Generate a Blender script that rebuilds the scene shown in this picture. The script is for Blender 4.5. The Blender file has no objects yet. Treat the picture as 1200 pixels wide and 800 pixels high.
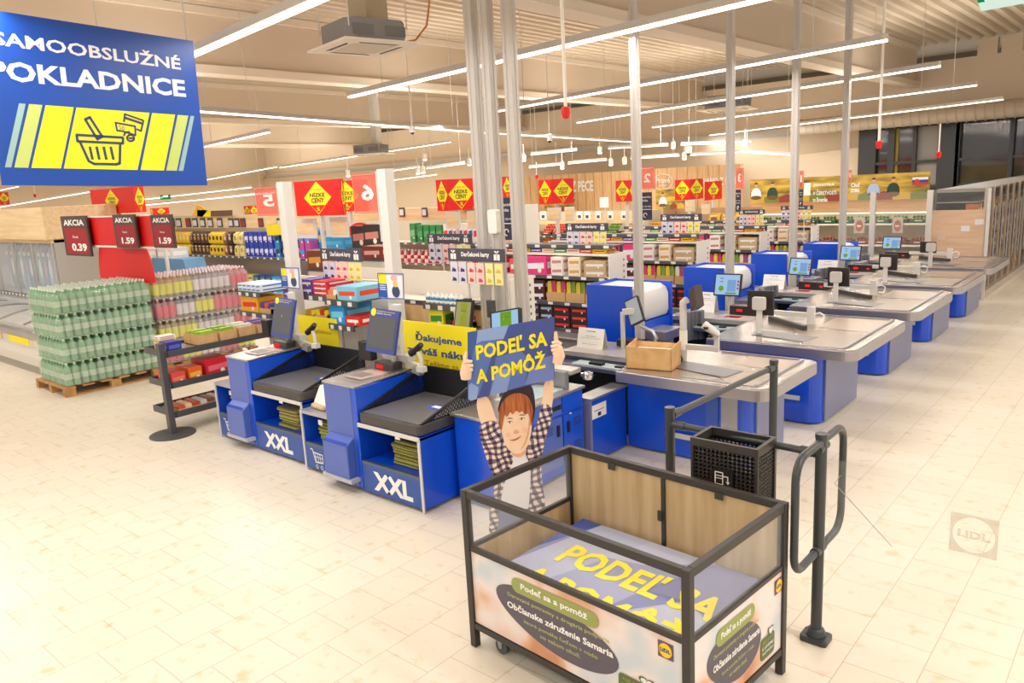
import bpy, math, random
import numpy as np
from mathutils import Vector, Matrix
random.seed(7)
C = bpy.context.scene.collection
# ------------------------------------------------------------------ camera (pose solved from the photo's vanishing lines)
H = 2.6
CX, CY, FOC = 600.0, 400.0, 901.95
RW = np.array([[0.7585, 0.0916, -0.6452], [0.6496, -0.1857, 0.7373], [-0.0523, -0.9783, -0.2003]])
def _solve():
    c = np.array([600., 400.]); VL = np.array([-460., 272.]); VR = np.array([1395., 172.])
    f = math.sqrt(-np.dot(VL-c, VR-c))
    def d(p):
        v = np.array([p[0]-c[0], p[1]-c[1], f]); return v/np.linalg.norm(v)
    X = -d(VL); Y = d(VR); Y = Y-np.dot(Y, X)*X; Y /= np.linalg.norm(Y)
    Z = np.cross(X, Y)
    if Z[1] > 0: Z = -Z
    return f, np.array([X, Y, Z])
FOC, RW = _solve()
def ray(px, py):
    v = np.array([px-CX, py-CY, FOC]); v = v/np.linalg.norm(v); return RW@v
def atz(px, py, z=0.):
    r = ray(px, py); t = (z-H)/r[2]; return Vector((r[0]*t, r[1]*t, z))
def atx(px, py, x):
    r = ray(px, py); t = x/r[0]; return Vector((x, r[1]*t, H+r[2]*t))
def aty(px, py, y):
    r = ray(px, py); t = y/r[1]; return Vector((r[0]*t, y, H+r[2]*t))
def atd(px, py, d):
    r = ray(px, py); t = d/math.hypot(r[0], r[1]); return Vector((r[0]*t, r[1]*t, H+r[2]*t))
cd = bpy.data.cameras.new('camera'); cam = bpy.data.objects.new('camera', cd); C.objects.link(cam)
cd.sensor_width = 36; cd.lens = 36*FOC/1200; cd.clip_end = 300; cd.clip_start = .05
xa = RW@np.array([1, 0, 0]); ya = RW@np.array([0, -1, 0]); za = RW@np.array([0, 0, -1])
cam.matrix_world = Matrix(((xa[0], ya[0], za[0], 0), (xa[1], ya[1], za[1], 0), (xa[2], ya[2], za[2], H), (0, 0, 0, 1)))
bpy.context.scene.camera = cam
# ------------------------------------------------------------------ materials
def lin(h):
    if isinstance(h, str):
        h = h.lstrip('#'); c = [int(h[i:i+2], 16)/255 for i in (0, 2, 4)]
    else: c = list(h)
    return tuple(x/12.92 if x <= .04045 else ((x+.055)/1.055)**2.4 for x in c)+(1,)
_M = {}
def M(col, rough=.5, metal=0., emit=0., alpha=1., trans=0., coat=0., name=None, spec=.5):
    k = (col, rough, metal, emit, alpha, trans, coat, spec)
    if k in _M: return _M[k]
    m = bpy.data.materials.new(name or ('paint_'+str(len(_M)))); m.use_nodes = True
    b = m.node_tree.nodes['Principled BSDF']; c = lin(col)
    b.inputs['Base Color'].default_value = c; b.inputs['Roughness'].default_value = rough
    b.inputs['Metallic'].default_value = metal
    b.inputs['Specular IOR Level'].default_value = spec
    if emit: b.inputs['Emission Color'].default_value = c; b.inputs['Emission Strength'].default_value = emit
    if alpha < 1: b.inputs['Alpha'].default_value = alpha
    if trans: b.inputs['Transmission Weight'].default_value = trans
    if coat: b.inputs['Coat Weight'].default_value = coat; b.inputs['Coat Roughness'].default_value = .1
    _M[k] = m; return m
def noisy(c1, c2, scale=(4, 4, 4), rough=.5, detail=4, name='mottled', metal=0., rot=(0, 0, 0), bump=0., pos=(.35, .65), obj=True):
    m = bpy.data.materials.new(name); m.use_nodes = True; nt = m.node_tree; b = nt.nodes['Principled BSDF']
    tc = nt.nodes.new('ShaderNodeTexCoord'); mp = nt.nodes.new('ShaderNodeMapping'); n = nt.nodes.new('ShaderNodeTexNoise')
    r = nt.nodes.new('ShaderNodeValToRGB'); mp.inputs['Scale'].default_value = scale; mp.inputs['Rotation'].default_value = rot
    n.inputs['Detail'].default_value = detail; n.inputs['Scale'].default_value = 1
    nt.links.new(tc.outputs['Object'], mp.inputs[0]); nt.links.new(mp.outputs[0], n.inputs['Vector'])
    nt.links.new(n.outputs['Fac'], r.inputs[0]); nt.links.new(r.outputs[0], b.inputs['Base Color'])
    r.color_ramp.elements[0].color = lin(c1); r.color_ramp.elements[1].color = lin(c2)
    r.color_ramp.elements[0].position = pos[0]; r.color_ramp.elements[1].position = pos[1]
    b.inputs['Roughness'].default_value = rough; b.inputs['Metallic'].default_value = metal
    return m
def wood_mat(c1, c2, along='x', name='wood_grain'):
    s = {'x': (1.2, 14, 14), 'z': (14, 14, 1.2), 'y': (14, 1.2, 14)}[along]
    return noisy(c1, c2, s, .45, 5, name)
WHITE = M('#eeeae4', .4); GREYW = M('#cfccc6', .45); BLUE = M('#0a4fd6', .28, coat=.4); DBLUE = M('#1f3f9c', .35)
LBLUE = M('#4a66bd', .3, coat=.3); STEEL = noisy('#b9b7b6', '#cfcbc6', (2, 40, 40), .28, 3, 'brushed_steel', .85)
STEELX = M('#a9a7ae', .3, .8); CHROME = M('#d8d8da', .12, 1.); DARK = M('#3b3b3f', .45); BLACK = M('#17171a', .45)
CHAR = M('#403d3b', .45, .3); ANTH = M('#3f4447', .35, .2); YEL = M('#f3e312', .5); RED = M('#dc0f0c', .4)
ALU = M('#c3beb9', .45, .2); WPOST = M('#e2dfda', .4, .1); KRAFT = noisy('#c79c66', '#d8b07b', (9, 9, 9), .8, 4, 'kraft_card')
BEECH = wood_mat('#d9b98c', '#e6cca2', 'x', 'beech'); BEECHZ = wood_mat('#d3ac79', '#e3c293', 'z', 'beech_upright')
NAVY = M('#2b2f4a', .5); PAPER = M('#f6f5f2', .6); INK = M('#2a2a2c', .6); OLIVE = M('#8a8438', .8)
GLASS = M('#dfe8e6', .02, alpha=.06); SCREEN = M('#40454a', .12)
def emis(col, s, name='glow'):
    m = bpy.data.materials.new(name); m.use_nodes = True; nt = m.node_tree; nt.nodes.clear()
    e = nt.nodes.new('ShaderNodeEmission'); o = nt.nodes.new('ShaderNodeOutputMaterial')
    e.inputs[0].default_value = lin(col); e.inputs[1].default_value = s; nt.links.new(e.outputs[0], o.inputs[0]); return m
TUBE = emis('#fff6e6', 4.5, 'lit_tube'); SCRBLUE = emis('#a9cdf0', .95, 'lit_screen'); SCRGRN = emis('#7fb32a', .8, 'screen_green')
SCRYEL = emis('#b9bf3c', .7, 'screen_yellow'); REDLED = emis('#ff2020', 1.6, 'red_scan_light'); SPOT = emis('#fff3d8', 9, 'spot_lamp')
# ------------------------------------------------------------------ mesh builder
_TX = {}
def text_mesh(s, bold=.0):
    k = (s, bold)
    if k in _TX: return _TX[k]
    cu = bpy.data.curves.new('t', 'FONT'); cu.body = s; cu.offset = bold; cu.resolution_u = 2; cu.size = 1
    o = bpy.data.objects.new('t', cu); C.objects.link(o)
    dg = bpy.context.evaluated_depsgraph_get(); me = bpy.data.meshes.new_from_object(o.evaluated_get(dg))
    vs = [(v.co.x, v.co.y) for v in me.vertices]; fs = [tuple(p.vertices) for p in me.polygons]
    bpy.data.objects.remove(o); bpy.data.curves.remove(cu); bpy.data.meshes.remove(me)
    x0 = min(v[0] for v in vs); x1 = max(v[0] for v in vs); y0 = min(v[1] for v in vs); y1 = max(v[1] for v in vs)
    vs = [((x-x0)/(x1-x0), (y-y0)/(y1-y0)) for x, y in vs]
    _TX[k] = (vs, fs); return _TX[k]
class MB:
    def __init__(s): s.v = []; s.f = []; s.m = []; s.mats = []
    def mi(s, m):
        if m not in s.mats: s.mats.append(m)
        return s.mats.index(m)
    def add(s, vs, fs, m):
        n = len(s.v); i = s.mi(m); s.v += [Vector(v) for v in vs]
        for f in fs: s.f.append(tuple(n+k for k in f)); s.m.append(i)
        return s
    def box(s, a, b, m, rz=0, piv=None):
        x0, x1 = sorted((a[0], b[0])); y0, y1 = sorted((a[1], b[1])); z0, z1 = sorted((a[2], b[2]))
        vs = [Vector(p) for p in ((x0, y0, z0), (x1, y0, z0), (x1, y1, z0), (x0, y1, z0), (x0, y0, z1), (x1, y0, z1), (x1, y1, z1), (x0, y1, z1))]
        if rz:
            p = Vector(piv) if piv else Vector(((x0+x1)/2, (y0+y1)/2, 0)); R = Matrix.Rotation(rz, 3, 'Z'); vs = [R@(v-p)+p for v in vs]
        return s.add(vs, [(0, 3, 2, 1), (4, 5, 6, 7), (0, 1, 5, 4), (1, 2, 6, 5), (2, 3, 7, 6), (3, 0, 4, 7)], m)
    def beam(s, p, q, w, h, m, up=(0, 0, 1)):
        p, q = Vector(p), Vector(q); d = (q-p).normalized(); u = Vector(up)
        if abs(d.dot(u)) > .98: u = Vector((0, 1, 0))
        r = d.cross(u).normalized(); u = r.cross(d).normalized(); r *= w/2; u *= h/2
        vs = [p-r-u, p+r-u, p+r+u, p-r+u, q-r-u, q+r-u, q+r+u, q-r+u]
        return s.add(vs, [(0, 1, 2, 3), (7, 6, 5, 4), (0, 4, 5, 1), (1, 5, 6, 2), (2, 6, 7, 3), (3, 7, 4, 0)], m)
    def prism(s, pts, vec, m):
        pts = [Vector(p) for p in pts]; n = len(pts); v = Vector(vec)
        return s.add(pts+[p+v for p in pts], [tuple(range(n-1, -1, -1)), tuple(range(n, 2*n))]+[(i, (i+1) % n, n+(i+1) % n, n+i) for i in range(n)], m)
    def face(s, pts, m): return s.add(pts, [tuple(range(len(pts)))], m)
    def tube(s, pts, r, m, n=10, closed=False, caps=True):
        P = [Vector(p) for p in pts]; k = len(P); rings = []; prev = None
        for i in range(k):
            if closed: t = (P[(i+1) % k]-P[i-1]).normalized()
            else: t = (P[min(i+1, k-1)]-P[max(i-1, 0)]).normalized()
            if prev is None:
                a = Vector((0, 0, 1)) if abs(t.z) < .9 else Vector((1, 0, 0)); u = t.cross(a).normalized()
            else: u = (prev-t*prev.dot(t)).normalized()
            prev = u; w = t.cross(u); rr = r[i] if isinstance(r, (list, tuple)) else r
            rings.append([P[i]+u*rr*math.cos(2*math.pi*j/n)+w*rr*math.sin(2*math.pi*j/n) for j in range(n)])
        vs = [v for g in rings for v in g]; fs = []
        for i in range(k if closed else k-1):
            a = i*n; b = ((i+1) % k)*n
            fs += [(a+j, a+(j+1) % n, b+(j+1) % n, b+j) for j in range(n)]
        if not closed and caps: fs += [tuple(range(n-1, -1, -1)), tuple((k-1)*n+j for j in range(n))]
        return s.add(vs, fs, m)
    def lathe(s, prof, m, n=12, c=(0, 0, 0)):
        c = Vector(c); vs = []; fs = []
        for r, z in prof:
            for j in range(n): vs.append(c+Vector((r*math.cos(2*math.pi*j/n), r*math.sin(2*math.pi*j/n), z)))
        for i in range(len(prof)-1):
            fs += [(i*n+j, i*n+(j+1) % n, (i+1)*n+(j+1) % n, (i+1)*n+j) for j in range(n)]
        fs += [tuple(range(n-1, -1, -1)), tuple((len(prof)-1)*n+j for j in range(n))]
        return s.add(vs, fs, m)
    def text(s, t, fr, u0, v0, w, h, m, off=.002, bold=.02, sl=0.):
        O, U, V = fr; N = U.cross(V).normalized(); vs, fs = text_mesh(t, bold)
        return s.add([O+U*(u0+w*x)+V*(v0+h*y+sl*w*x)+N*off for x, y in vs], fs, m)
    def fp(s, fr, pts, m, off=.001):
        O, U, V = fr; N = U.cross(V).normalized(); return s.face([O+U*a+V*b+N*off for a, b in pts], m)
    def build(s, name, parent=None, smooth=False, bevel=0., world=True, loc=None, seg=2):
        me = bpy.data.meshes.new(name); vs = s.v
        o = bpy.data.objects.new(name, me)
        if parent is not None:
            o.parent = parent
            if world:
                mi = MW(parent).inverted(); vs = [mi@v for v in vs]
        elif loc is not None:
            L = Vector(loc); vs = [v-L for v in vs]; o.location = L
        me.from_pydata([tuple(v) for v in vs], [], s.f)
        for m in s.mats: me.materials.append(m)
        me.polygons.foreach_set('material_index', s.m)
        if smooth:
            me.polygons.foreach_set('use_smooth', [True]*len(s.f))
            try: me.set_sharp_from_angle(angle=.7)
            except Exception: pass
        me.update(); C.objects.link(o)
        if bevel:
            b = o.modifiers.new('edge', 'BEVEL'); b.width = bevel; b.segments = seg; b.limit_method = 'ANGLE'
        return o
def MW(o):
    m = Matrix.Translation(o.location)@Matrix.Rotation(o.rotation_euler.z, 4, 'Z')
    return (MW(o.parent)@m) if o.parent else m
def tag(o, label=None, cat=None, group=None, kind=None):
    if label: o['label'] = label
    if cat: o['category'] = cat
    if group: o['group'] = group
    if kind: o['kind'] = kind
    return o
def thing(name, label, cat, loc=(0, 0, 0), rz=0, group=None):
    o = bpy.data.objects.new(name, None); o.empty_display_size = .1; C.objects.link(o); o.location = loc; o.rotation_euler = (0, 0, rz)
    return tag(o, label, cat, group)
def struct(mb, name, **k): return tag(mb.build(name, **k), kind='structure')
KIDS = {}
def dup(root, loc, rz=0, label=None, group=None):
    r = root.copy(); C.objects.link(r); r.location = loc; r.rotation_euler = (0, 0, rz)
    if label: r['label'] = label
    if group: r['group'] = group
    for ch in list(root.children):
        c = ch.copy(); C.objects.link(c); c.parent = r
        for g in list(ch.children):
            d = g.copy(); C.objects.link(d); d.parent = c
    return r
def frame(O, U, V=(0, 0, 1)): return (Vector(O), Vector(U).normalized(), Vector(V).normalized())
def rrect(x0, y0, x1, y1, r, n=5, corners=(1, 1, 1, 1)):
    pts = []
    for k, (cx, cy, a) in enumerate(((x1-r, y0+r, -90), (x1-r, y1-r, 0), (x0+r, y1-r, 90), (x0+r, y0+r, 180))):
        if corners[k]:
            for i in range(n+1):
                t = math.radians(a+90*i/n); pts.append((cx+r*math.cos(t), cy+r*math.sin(t)))
        else: pts.append(((x1, y0), (x1, y1), (x0, y1), (x0, y0))[k])
    return pts
def circ(cx, cy, r, n=20, ry=None): return [(cx+r*math.cos(2*math.pi*i/n), cy+(ry or r)*math.sin(2*math.pi*i/n)) for i in range(n)]
# ------------------------------------------------------------------ the room
def floor_mat():
    m = bpy.data.materials.new('stone_tile'); m.use_nodes = True; nt = m.node_tree; b = nt.nodes['Principled BSDF']; L = nt.links.new
    tc = nt.nodes.new('ShaderNodeTexCoord'); sx = nt.nodes.new('ShaderNodeSeparateXYZ'); cx = nt.nodes.new('ShaderNodeCombineXYZ')
    L(tc.outputs['Object'], sx.inputs[0])
    ax = nt.nodes.new('ShaderNodeMath'); ax.operation = 'ADD'; ax.inputs[1].default_value = 1.16+.35*60
    ay = nt.nodes.new('ShaderNodeMath'); ay.operation = 'ADD'; ay.inputs[1].default_value = -5.1+.35*60
    L(sx.outputs[0], ax.inputs[0]); L(sx.outputs[1], ay.inputs[0]); L(ay.outputs[0], cx.inputs[0]); L(ax.outputs[0], cx.inputs[1])
    br = nt.nodes.new('ShaderNodeTexBrick'); br.offset = .5; L(cx.outputs[0], br.inputs['Vector'])
    br.inputs['Scale'].default_value = 1; br.inputs['Brick Width'].default_value = .35; br.inputs['Row Height'].default_value = .35
    br.inputs['Mortar Size'].default_value = .0022; br.inputs['Mortar Smooth'].default_value = .3
    br.inputs['Color1'].default_value = lin('#dfd6c6'); br.inputs['Color2'].default_value = lin('#e2dacc'); br.inputs['Mortar'].default_value = lin('#b3a48f')
    n = nt.nodes.new('ShaderNodeTexNoise'); n.inputs['Scale'].default_value = 9; n.inputs['Detail'].default_value = 6; L(tc.outputs['Object'], n.inputs['Vector'])
    r = nt.nodes.new('ShaderNodeValToRGB'); r.color_ramp.elements[0].color = lin('#f3e6cf'); r.color_ramp.elements[1].color = (1, 1, 1, 1)
    r.color_ramp.elements[0].position = .28; r.color_ramp.elements[1].position = .42; L(n.outputs['Fac'], r.inputs[0])
    mx = nt.nodes.new('ShaderNodeMix'); mx.data_type = 'RGBA'; mx.blend_type = 'MULTIPLY'; mx.inputs[0].default_value = 1
    L(br.outputs['Color'], mx.inputs[6]); L(r.outputs[0], mx.inputs[7]); L(mx.outputs[2], b.inputs['Base Color'])
    b.inputs['Roughness'].default_value = .33; b.inputs['Specular IOR Level'].default_value = .4
    return m
mb = MB(); mb.box((-48, -8, -.1), (14, 34, 0), floor_mat()); struct(mb, 'floor')
# corrugated roof deck, ribs running across
DECK = M('#cbbba5', .6); GIRD = M('#d6c6b1', .7); FLANGE = M('#eaddcb', .6); CEILW = M('#dccbb5', .75)
mb = MB(); pts = []
x = -46.; k = 0
while x < 14:
    for dx, z in ((0, 0), (.12, 0), (.17, .09), (.27, .09)): pts.append((x+dx, z))
    x += .32
n = len(pts)
vs = [(a, y, 6.25+z) for y in (-8, 29) for a, z in pts]
mb.add(vs, [(i, i+1, n+i+1, n+i) for i in range(n-1)], DECK); mb.box((-46, -8, 6.36), (14, 33, 6.42), DECK)
struct(mb, 'ceiling')
for i, (gx, b) in enumerate(((-7.15, 0), (-14.8, 0), (-24., 0), (-35., 0), (1.8, 0))):
    mb = MB(); mb.box((gx-.22, -8, 5.0), (gx+.22, 28.9, 5.16), FLANGE); mb.box((gx-.1, -8, 5.16), (gx+.1, 28.9, 6.1), GIRD); mb.box((gx-.2, -8, 6.1), (gx+.2, 28.9, 6.24), FLANGE)
    struct(mb, 'trim_%d' % (i+1))
mb = MB(); mb.box((-46, 29, 3.75), (14, 29.3, 5.75), CEILW); mb.box((-46, 28.85, 3.75), (14, 29, 4.05), GREYW)
mb.box((-46, 33, 5.5), (14, 33.1, 6.4), M('#8f8a80', .8))
for x in (-9.3, -5.35, -4.7, -2.5): mb.box((x, 29.0, 5.75), (x+.55, 29.3, 6.25), CEILW)
struct(mb, 'wall_back')
mb = MB(); mb.box((-46.2, -8, 0), (-46, 34, 6.3), M('#cbbba5', .8)); struct(mb, 'wall_left')
# warm cream wall and bakery timber cladding
def wall_px(name, p0, p1, pyt, y, mat, zb=0., kind='structure', th=.15):
    a = aty(p0, pyt[0], y); b = aty(p1, pyt[1], y); mb = MB()
    mb.prism([(a.x, y, zb), (b.x, y, zb), (b.x, y, b.z), (a.x, y, a.z)], (0, th, 0), mat)
    o = mb.build(name, loc=((a.x+b.x)/2, y, zb)); return tag(o, kind='structure')
CREAM = M('#d6c4ac', .8); wall_px('wall_side', 868, 1012, (190, 172), 28.4, CREAM)
mb = MB(); mb.box((-46, 28.6, 0), (-7.5, 28.8, 3.75), M('#cfbea6', .8)); struct(mb, 'wall_far')
mb = MB(); a = aty(430, 255, 27.5); b = aty(612, 240, 27.5)
WC = wood_mat('#cda273', '#ddb98b', 'z', 'timber_cladding')
a = aty(612, 209, 27); b = aty(868, 195, 27)
mb = MB(); mb.box((a.x, 27, 0), (b.x, 27.2, 2.86), WC)
for i in range(24):
    x = a.x+(b.x-a.x)*i/24; mb.box((x, 26.985, 0), (x+.02, 27, 2.86), M('#b98f60', .6))
fr = frame((0, 26.98, 0), (1, 0, 0)); p = aty(672, 225, 26.98); q = aty(693, 211, 26.98)
mb.text('Z PECE', fr, p.x-.1, p.z, q.x-p.x+.2, q.z-p.z, WHITE, .02, .04)
p = aty(867-3, 216, 26.98); q = aty(849, 207, 26.98)
mb.text('PRIAMO Z PECE', fr, aty(820, 214, 26.98).x, p.z, p.x-aty(820, 214, 26.98).x, .28, WHITE, .02, .04)
p = aty(777, 213, 26.98)
c1 = [(p.x+.42*math.cos(t*math.pi/14), p.z+.3*math.sin(t*math.pi/14)) for t in range(28)]
mb.tube([(u, 26.96, v) for u, v in c1], .018, WHITE, 5, True)
mb.text('Pravé', fr, p.x-.32, p.z-.05, .64, .22, WHITE, .02, .02); mb.text('pečivo', fr, p.x-.18, p.z-.17, .36, .08, WHITE, .02, .02)
struct(mb, 'wall_bakery')
# dark glazed facade
FR = M('#3a3c3f', .4, .3); a = aty(1010, 155, 28.2); b = aty(1300, 130, 28.2)
DG = M('#5c5a5a', .05, .65)
mb = MB(); mb.box((a.x, 28.3, 0), (b.x+2, 28.36, 3.75), DG)
mb.box((a.x+.9, 28.25, 1.9), (a.x+1.15, 28.29, 3.7), M('#b79d3d', .6)); mb.box((a.x+1.7, 28.25, 1.8), (a.x+2.4, 28.29, 3.7), M('#948e88', .6))
struct(mb, 'window_1')
for i, (px, w) in enumerate(((1017, .55), (1045, .2), (1072, .12), (1112, .62), (1122, .1), (1185, .12))):
    p = aty(px, 180, 28.2); mb = MB(); mb.box((p.x-w/2, 28.08, 0), (p.x+w/2, 28.24, 3.75), FR); struct(mb, 'trim_%d' % (i+8))
mb = MB()
for z in (1.75, 2.55): mb.box((a.x, 28.1, z), (b.x+2, 28.22, z+.09), FR)
struct(mb, 'trim_14')
mb = MB(); mb.tube([(a.x-2, 27.3, 3.95), (b.x+4, 27.3, 4.0)], .26, M('#c3b7a6', .6, .2), 16)
for i in range(60):
    x = a.x-2+i*.25; mb.tube([(x, 27.3, 3.955), (x+.04, 27.3, 3.955)], .272, M('#b7ab9a', .6, .2), 16)
tag(mb.build('air_duct', smooth=True, loc=((a.x+b.x)/2, 27.3, 3.95)), 'long round grey ventilation duct above the dark glazing', 'duct')
# ------------------------------------------------------------------ ceiling light strips
LN = [0]
def strip(p, q, lab, w=.075, lamp=True, hang=True, power=1., grp=None, top=6.24):
    p, q = Vector(p), Vector(q); c = (p+q)/2
    t = thing('strip_light', lab, 'ceiling light', c, group=grp)
    b = MB(); up = Vector((0, 0, .06)); b.beam(p+up, q+up, w, .07, M('#cfcac3', .45)); b.build('light_housing', t)
    b = MB(); b.beam(p+Vector((0, 0, .018)), q+Vector((0, 0, .018)), w*.8, .03, TUBE); b.build('lit_tube', t)
    if hang:
        b = MB()
        for s in (.12, .88):
            r = p.lerp(q, s); b.tube([r+Vector((0, 0, .09)), (r.x, r.y, top)], .006, GREYW, 5)
        tag(b.build('suspension_wire', t))
    if lamp:
        d = (q-p); l = bpy.data.lights.new('strip_lamp', 'AREA'); l.shape = 'RECTANGLE'; l.size = d.length; l.size_y = w*.8
        l.energy = 17*d.length*power; l.color = (1, .955, .89); o = bpy.data.objects.new('strip_lamp', l); C.objects.link(o)
        x = d.normalized(); z = Vector((0, 0, 1)); y = z.cross(x).normalized(); z = x.cross(y)
        o.matrix_world = Matrix(((x.x, y.x, z.x, c.x), (x.y, y.y, z.y, c.y), (x.z, y.z, z.z, c.z-.002), (0, 0, 0, 1)))
    return t
def zp(px, py, z=4.0): return atz(px, py, z)
e1 = zp(900, 0); s1 = zp(410, 115); strip(s1, s1+(e1-s1)*1.12, 'long lit ceiling strip nearest the camera, crossing the two close posts', w=.1)
strip(zp(580, 132), zp(1038.5, 49), 'lit ceiling strip second in the staggered row over the checkouts', w=.095)
strip(zp(677, 144.5), zp(1101, 79), 'lit ceiling strip third in the staggered row over the checkouts')
strip(zp(765, 150), zp(1144, 101), 'lit ceiling strip fourth in the staggered row over the checkouts')
strip(zp(832, 159), zp(1175, 117.5), 'lit ceiling strip farthest back of the staggered row, ending before the duct')
e1 = zp(380, 0); s1 = zp(225, 67); strip(s1-(e1-s1)*.2, s1+(e1-s1)*1.25, 'lit ceiling strip running up from behind the big blue hanging sign', w=.1)
strip(zp(234, 132, 3.9), zp(556, 155.5, 3.9), 'long lit ceiling strip sloping away behind the near ceiling air unit')
strip(zp(564, 156, 3.9), zp(742, 167, 3.9), 'lit ceiling strip continuing right of the two close posts')
strip(zp(241, 172.5, 3.9), zp(315, 156, 3.9), 'short lit ceiling strip just right of the big blue sign')
FARL = [((328, 197), (528, 167), 30, 'lit strip passing under the small far ceiling air unit'), ((243, 211), (325, 196), 34, 'lit strip to the left of the one under the far air unit'),
 ((622, 182), (676, 176.6), 26, None), ((713, 174.6), (783, 171), 26, None), ((798, 170.4), (880, 166.5), 26, None), ((620, 197), (656, 193.4), 26.5, None),
 ((665.6, 192.4), (711, 188), 26.5, None), ((739, 186.6), (796, 183), 26.5, None), ((809, 182.4), (866, 179), 26.5, None), ((868, 179), (930, 182.4), 25, None),
 ((170, 234), (295, 220), 36, None), ((170, 240.7), (323, 226), 40, None), ((0, 243), (108, 225), 38, None), ((0, 223.5), (22, 219), 38, None), ((457, 201), (492, 196), 27, None), ((457, 212), (512, 205), 30, None), ((500, 198), (545, 192), 27, None)]
for a, b, d, lab in FARL:
    strip(atd(*a, d), atd(*b, d), lab or 'short lit strip among the distant ceiling lights over the shelves', lamp=False, hang=True, grp=None if lab else 'distant ceiling strips')
# further lamps of the same ceiling, beyond the picture's edge and deeper in the shop, with added fill
def lamp(p, q, power=1.):
    p, q = Vector(p), Vector(q); c = (p+q)/2; d = q-p; l = bpy.data.lights.new('shop_and_fill_lamp', 'AREA'); l.shape = 'RECTANGLE'; l.size = d.length; l.size_y = .15
    l.energy = 15.5*d.length*power; l.color = (1, .95, .88); o = bpy.data.objects.new('shop_and_fill_lamp', l); C.objects.link(o); o.location = c; o.rotation_euler = (0, 0, math.atan2(d.y, d.x))
    l2 = l.copy(); l2.energy = 12*d.length*power; o = bpy.data.objects.new('shop_and_fill_lamp', l2); C.objects.link(o); o.location = c+Vector((0, 0, .1)); o.rotation_euler = (math.pi, 0, -math.atan2(d.y, d.x))  # unseen upward copy, added to brighten the ceiling
for y in (-5, -1.5, 2.): lamp((-9.5, y, 4), (-2.8, y, 4))
for y in (-1, 4, 9, 14, 19): lamp((-.5, y, 4), (5.5, y, 4), 1.9)
for y in (-1, 3, 7, 13, 19): lamp((-20, y, 4), (-12, y, 4), 1.2)
for y in (12, 20, 25): lamp((-34, y, 4), (-24, y, 4), 1.6)
for y in (5, 12, 20, 26): lamp((-44, y, 3.6), (-37, y, 3.6), 2.2)  # fill lamps added to lift the dark far-left wall and ceiling
for x in (-19, -13, -7.5): lamp((x, 22.5, 3.9), (x+4, 22.5, 3.9), 1.4)
# ------------------------------------------------------------------ world, colour
w = bpy.data.worlds.new('shop_air'); bpy.context.scene.world = w; w.use_nodes = True
w.node_tree.nodes['Background'].inputs[0].default_value = (1, .95, .88, 1); w.node_tree.nodes['Background'].inputs[1].default_value = .8
vs_ = bpy.context.scene.view_settings; vs_.view_transform = 'Standard'; vs_.look = 'None'; vs_.gamma = 1; vs_.exposure = -.08; vs_.use_curve_mapping = False
# ------------------------------------------------------------------ air units
def ac_unit(cx, cy, cz, rz, lab, s=1.):
    t = thing('ceiling_air_unit', lab, 'air conditioner', (cx, cy, cz), rz)
    def L(a): return tuple(v*s for v in a)
    b = MB(); b.prism([L((x, y, .04)) for x, y in ((-.47, -.35), (-.35, -.47), (.35, -.47), (.47, -.35), (.47, .35), (.35, .47), (-.35, .47), (-.47, .35))], (0, 0, .28*s), M('#8d8f93', .4, .6))
    for x in (-.25, .25): b.box(L((x-.16, -.475, .1)), L((x+.16, -.47, .24)), M('#7c7e82', .5, .5))
    b.build('unit_body', t, world=False)
    P = M('#f1e9dc', .5); b = MB()
    for a, c in (((-.6, -.6, 0), (.6, -.34, .03)), ((-.6, .34, 0), (.6, .6, .03)), ((-.6, -.34, 0), (-.34, .34, .03)), ((.34, -.34, 0), (.6, .34, .03))): b.box(L(a), L(c), P)
    b.build('cover_panel', t, world=False)
    b = MB()
    for r in range(4):
        q = Matrix.Rotation(r*math.pi/2, 3, 'Z'); b.prism([q@Vector(L(v)) for v in ((-.32, -.44, -.004), (.32, -.44, -.004), (.27, -.39, -.004), (-.27, -.39, -.004))], (0, 0, .003), M('#5a5550', .6))
    b.build('air_slot', t, world=False)
    b = MB(); b.box(L((-.33, -.33, .005)), L((.33, .33, .02)), M('#d8cbb8', .6)); b.build('intake_grille', t, world=False)
    b = MB()
    for x in (-.45, .45):
        for y in (-.45, .45): b.tube([(x*s, y*s, .2*s), (x*s, y*s, 2.1)], .008, GREYW, 5)
    b.build('hanger_rod', t, world=False)
    return t
ps = [atz(*p, 4.15) for p in ((365.5, 59.5), (412.5, 41), (491, 54.5), (436, 71))]; c = sum(ps, Vector())/4
d = ps[1]-ps[0]; t = ac_unit(c.x, c.y, 4.15, math.atan2(d.y, d.x)+math.pi/2, 'grey ceiling cassette air unit nearest the camera with an orange hose', .78)
b = MB(); e = atz(491, 48, 4.3); b.tube([atz(470, 50, 4.3), atz(487, 47, 4.35), aty(500, 30, atz(487, 47, 4.35).y), aty(503, 5, atz(487, 47, 4.35).y), aty(504, -25, atz(487, 47, 4.35).y)], .012, M('#c9752c', .5), 6)
b.build('orange_hose', t, smooth=True)
b = MB(); p = atz(432, 30, 4.45); b.box((p.x-.16, p.y-.16, 4.38), (p.x+.16, p.y+.16, 6.2), M('#b9a98e', .6)); b.build('supply_duct', t)
p = atz(435, 176, 3.9); t = ac_unit(p.x, p.y, 3.75, .5, 'small far ceiling cassette air unit beside a grey column', 1.0)
b = MB(); q = atd(441, 160, p.xy.length-.3); b.box((q.x-.12, q.y-.12, 3.9), (q.x+.12, q.y+.12, 6.2), GREYW); b.build('supply_duct', t)
p = atz(853, 129, 4.2); ac_unit(p.x, p.y, 4.2, .2, 'ceiling cassette air unit behind the light strips over the checkouts', 1.1)
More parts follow.
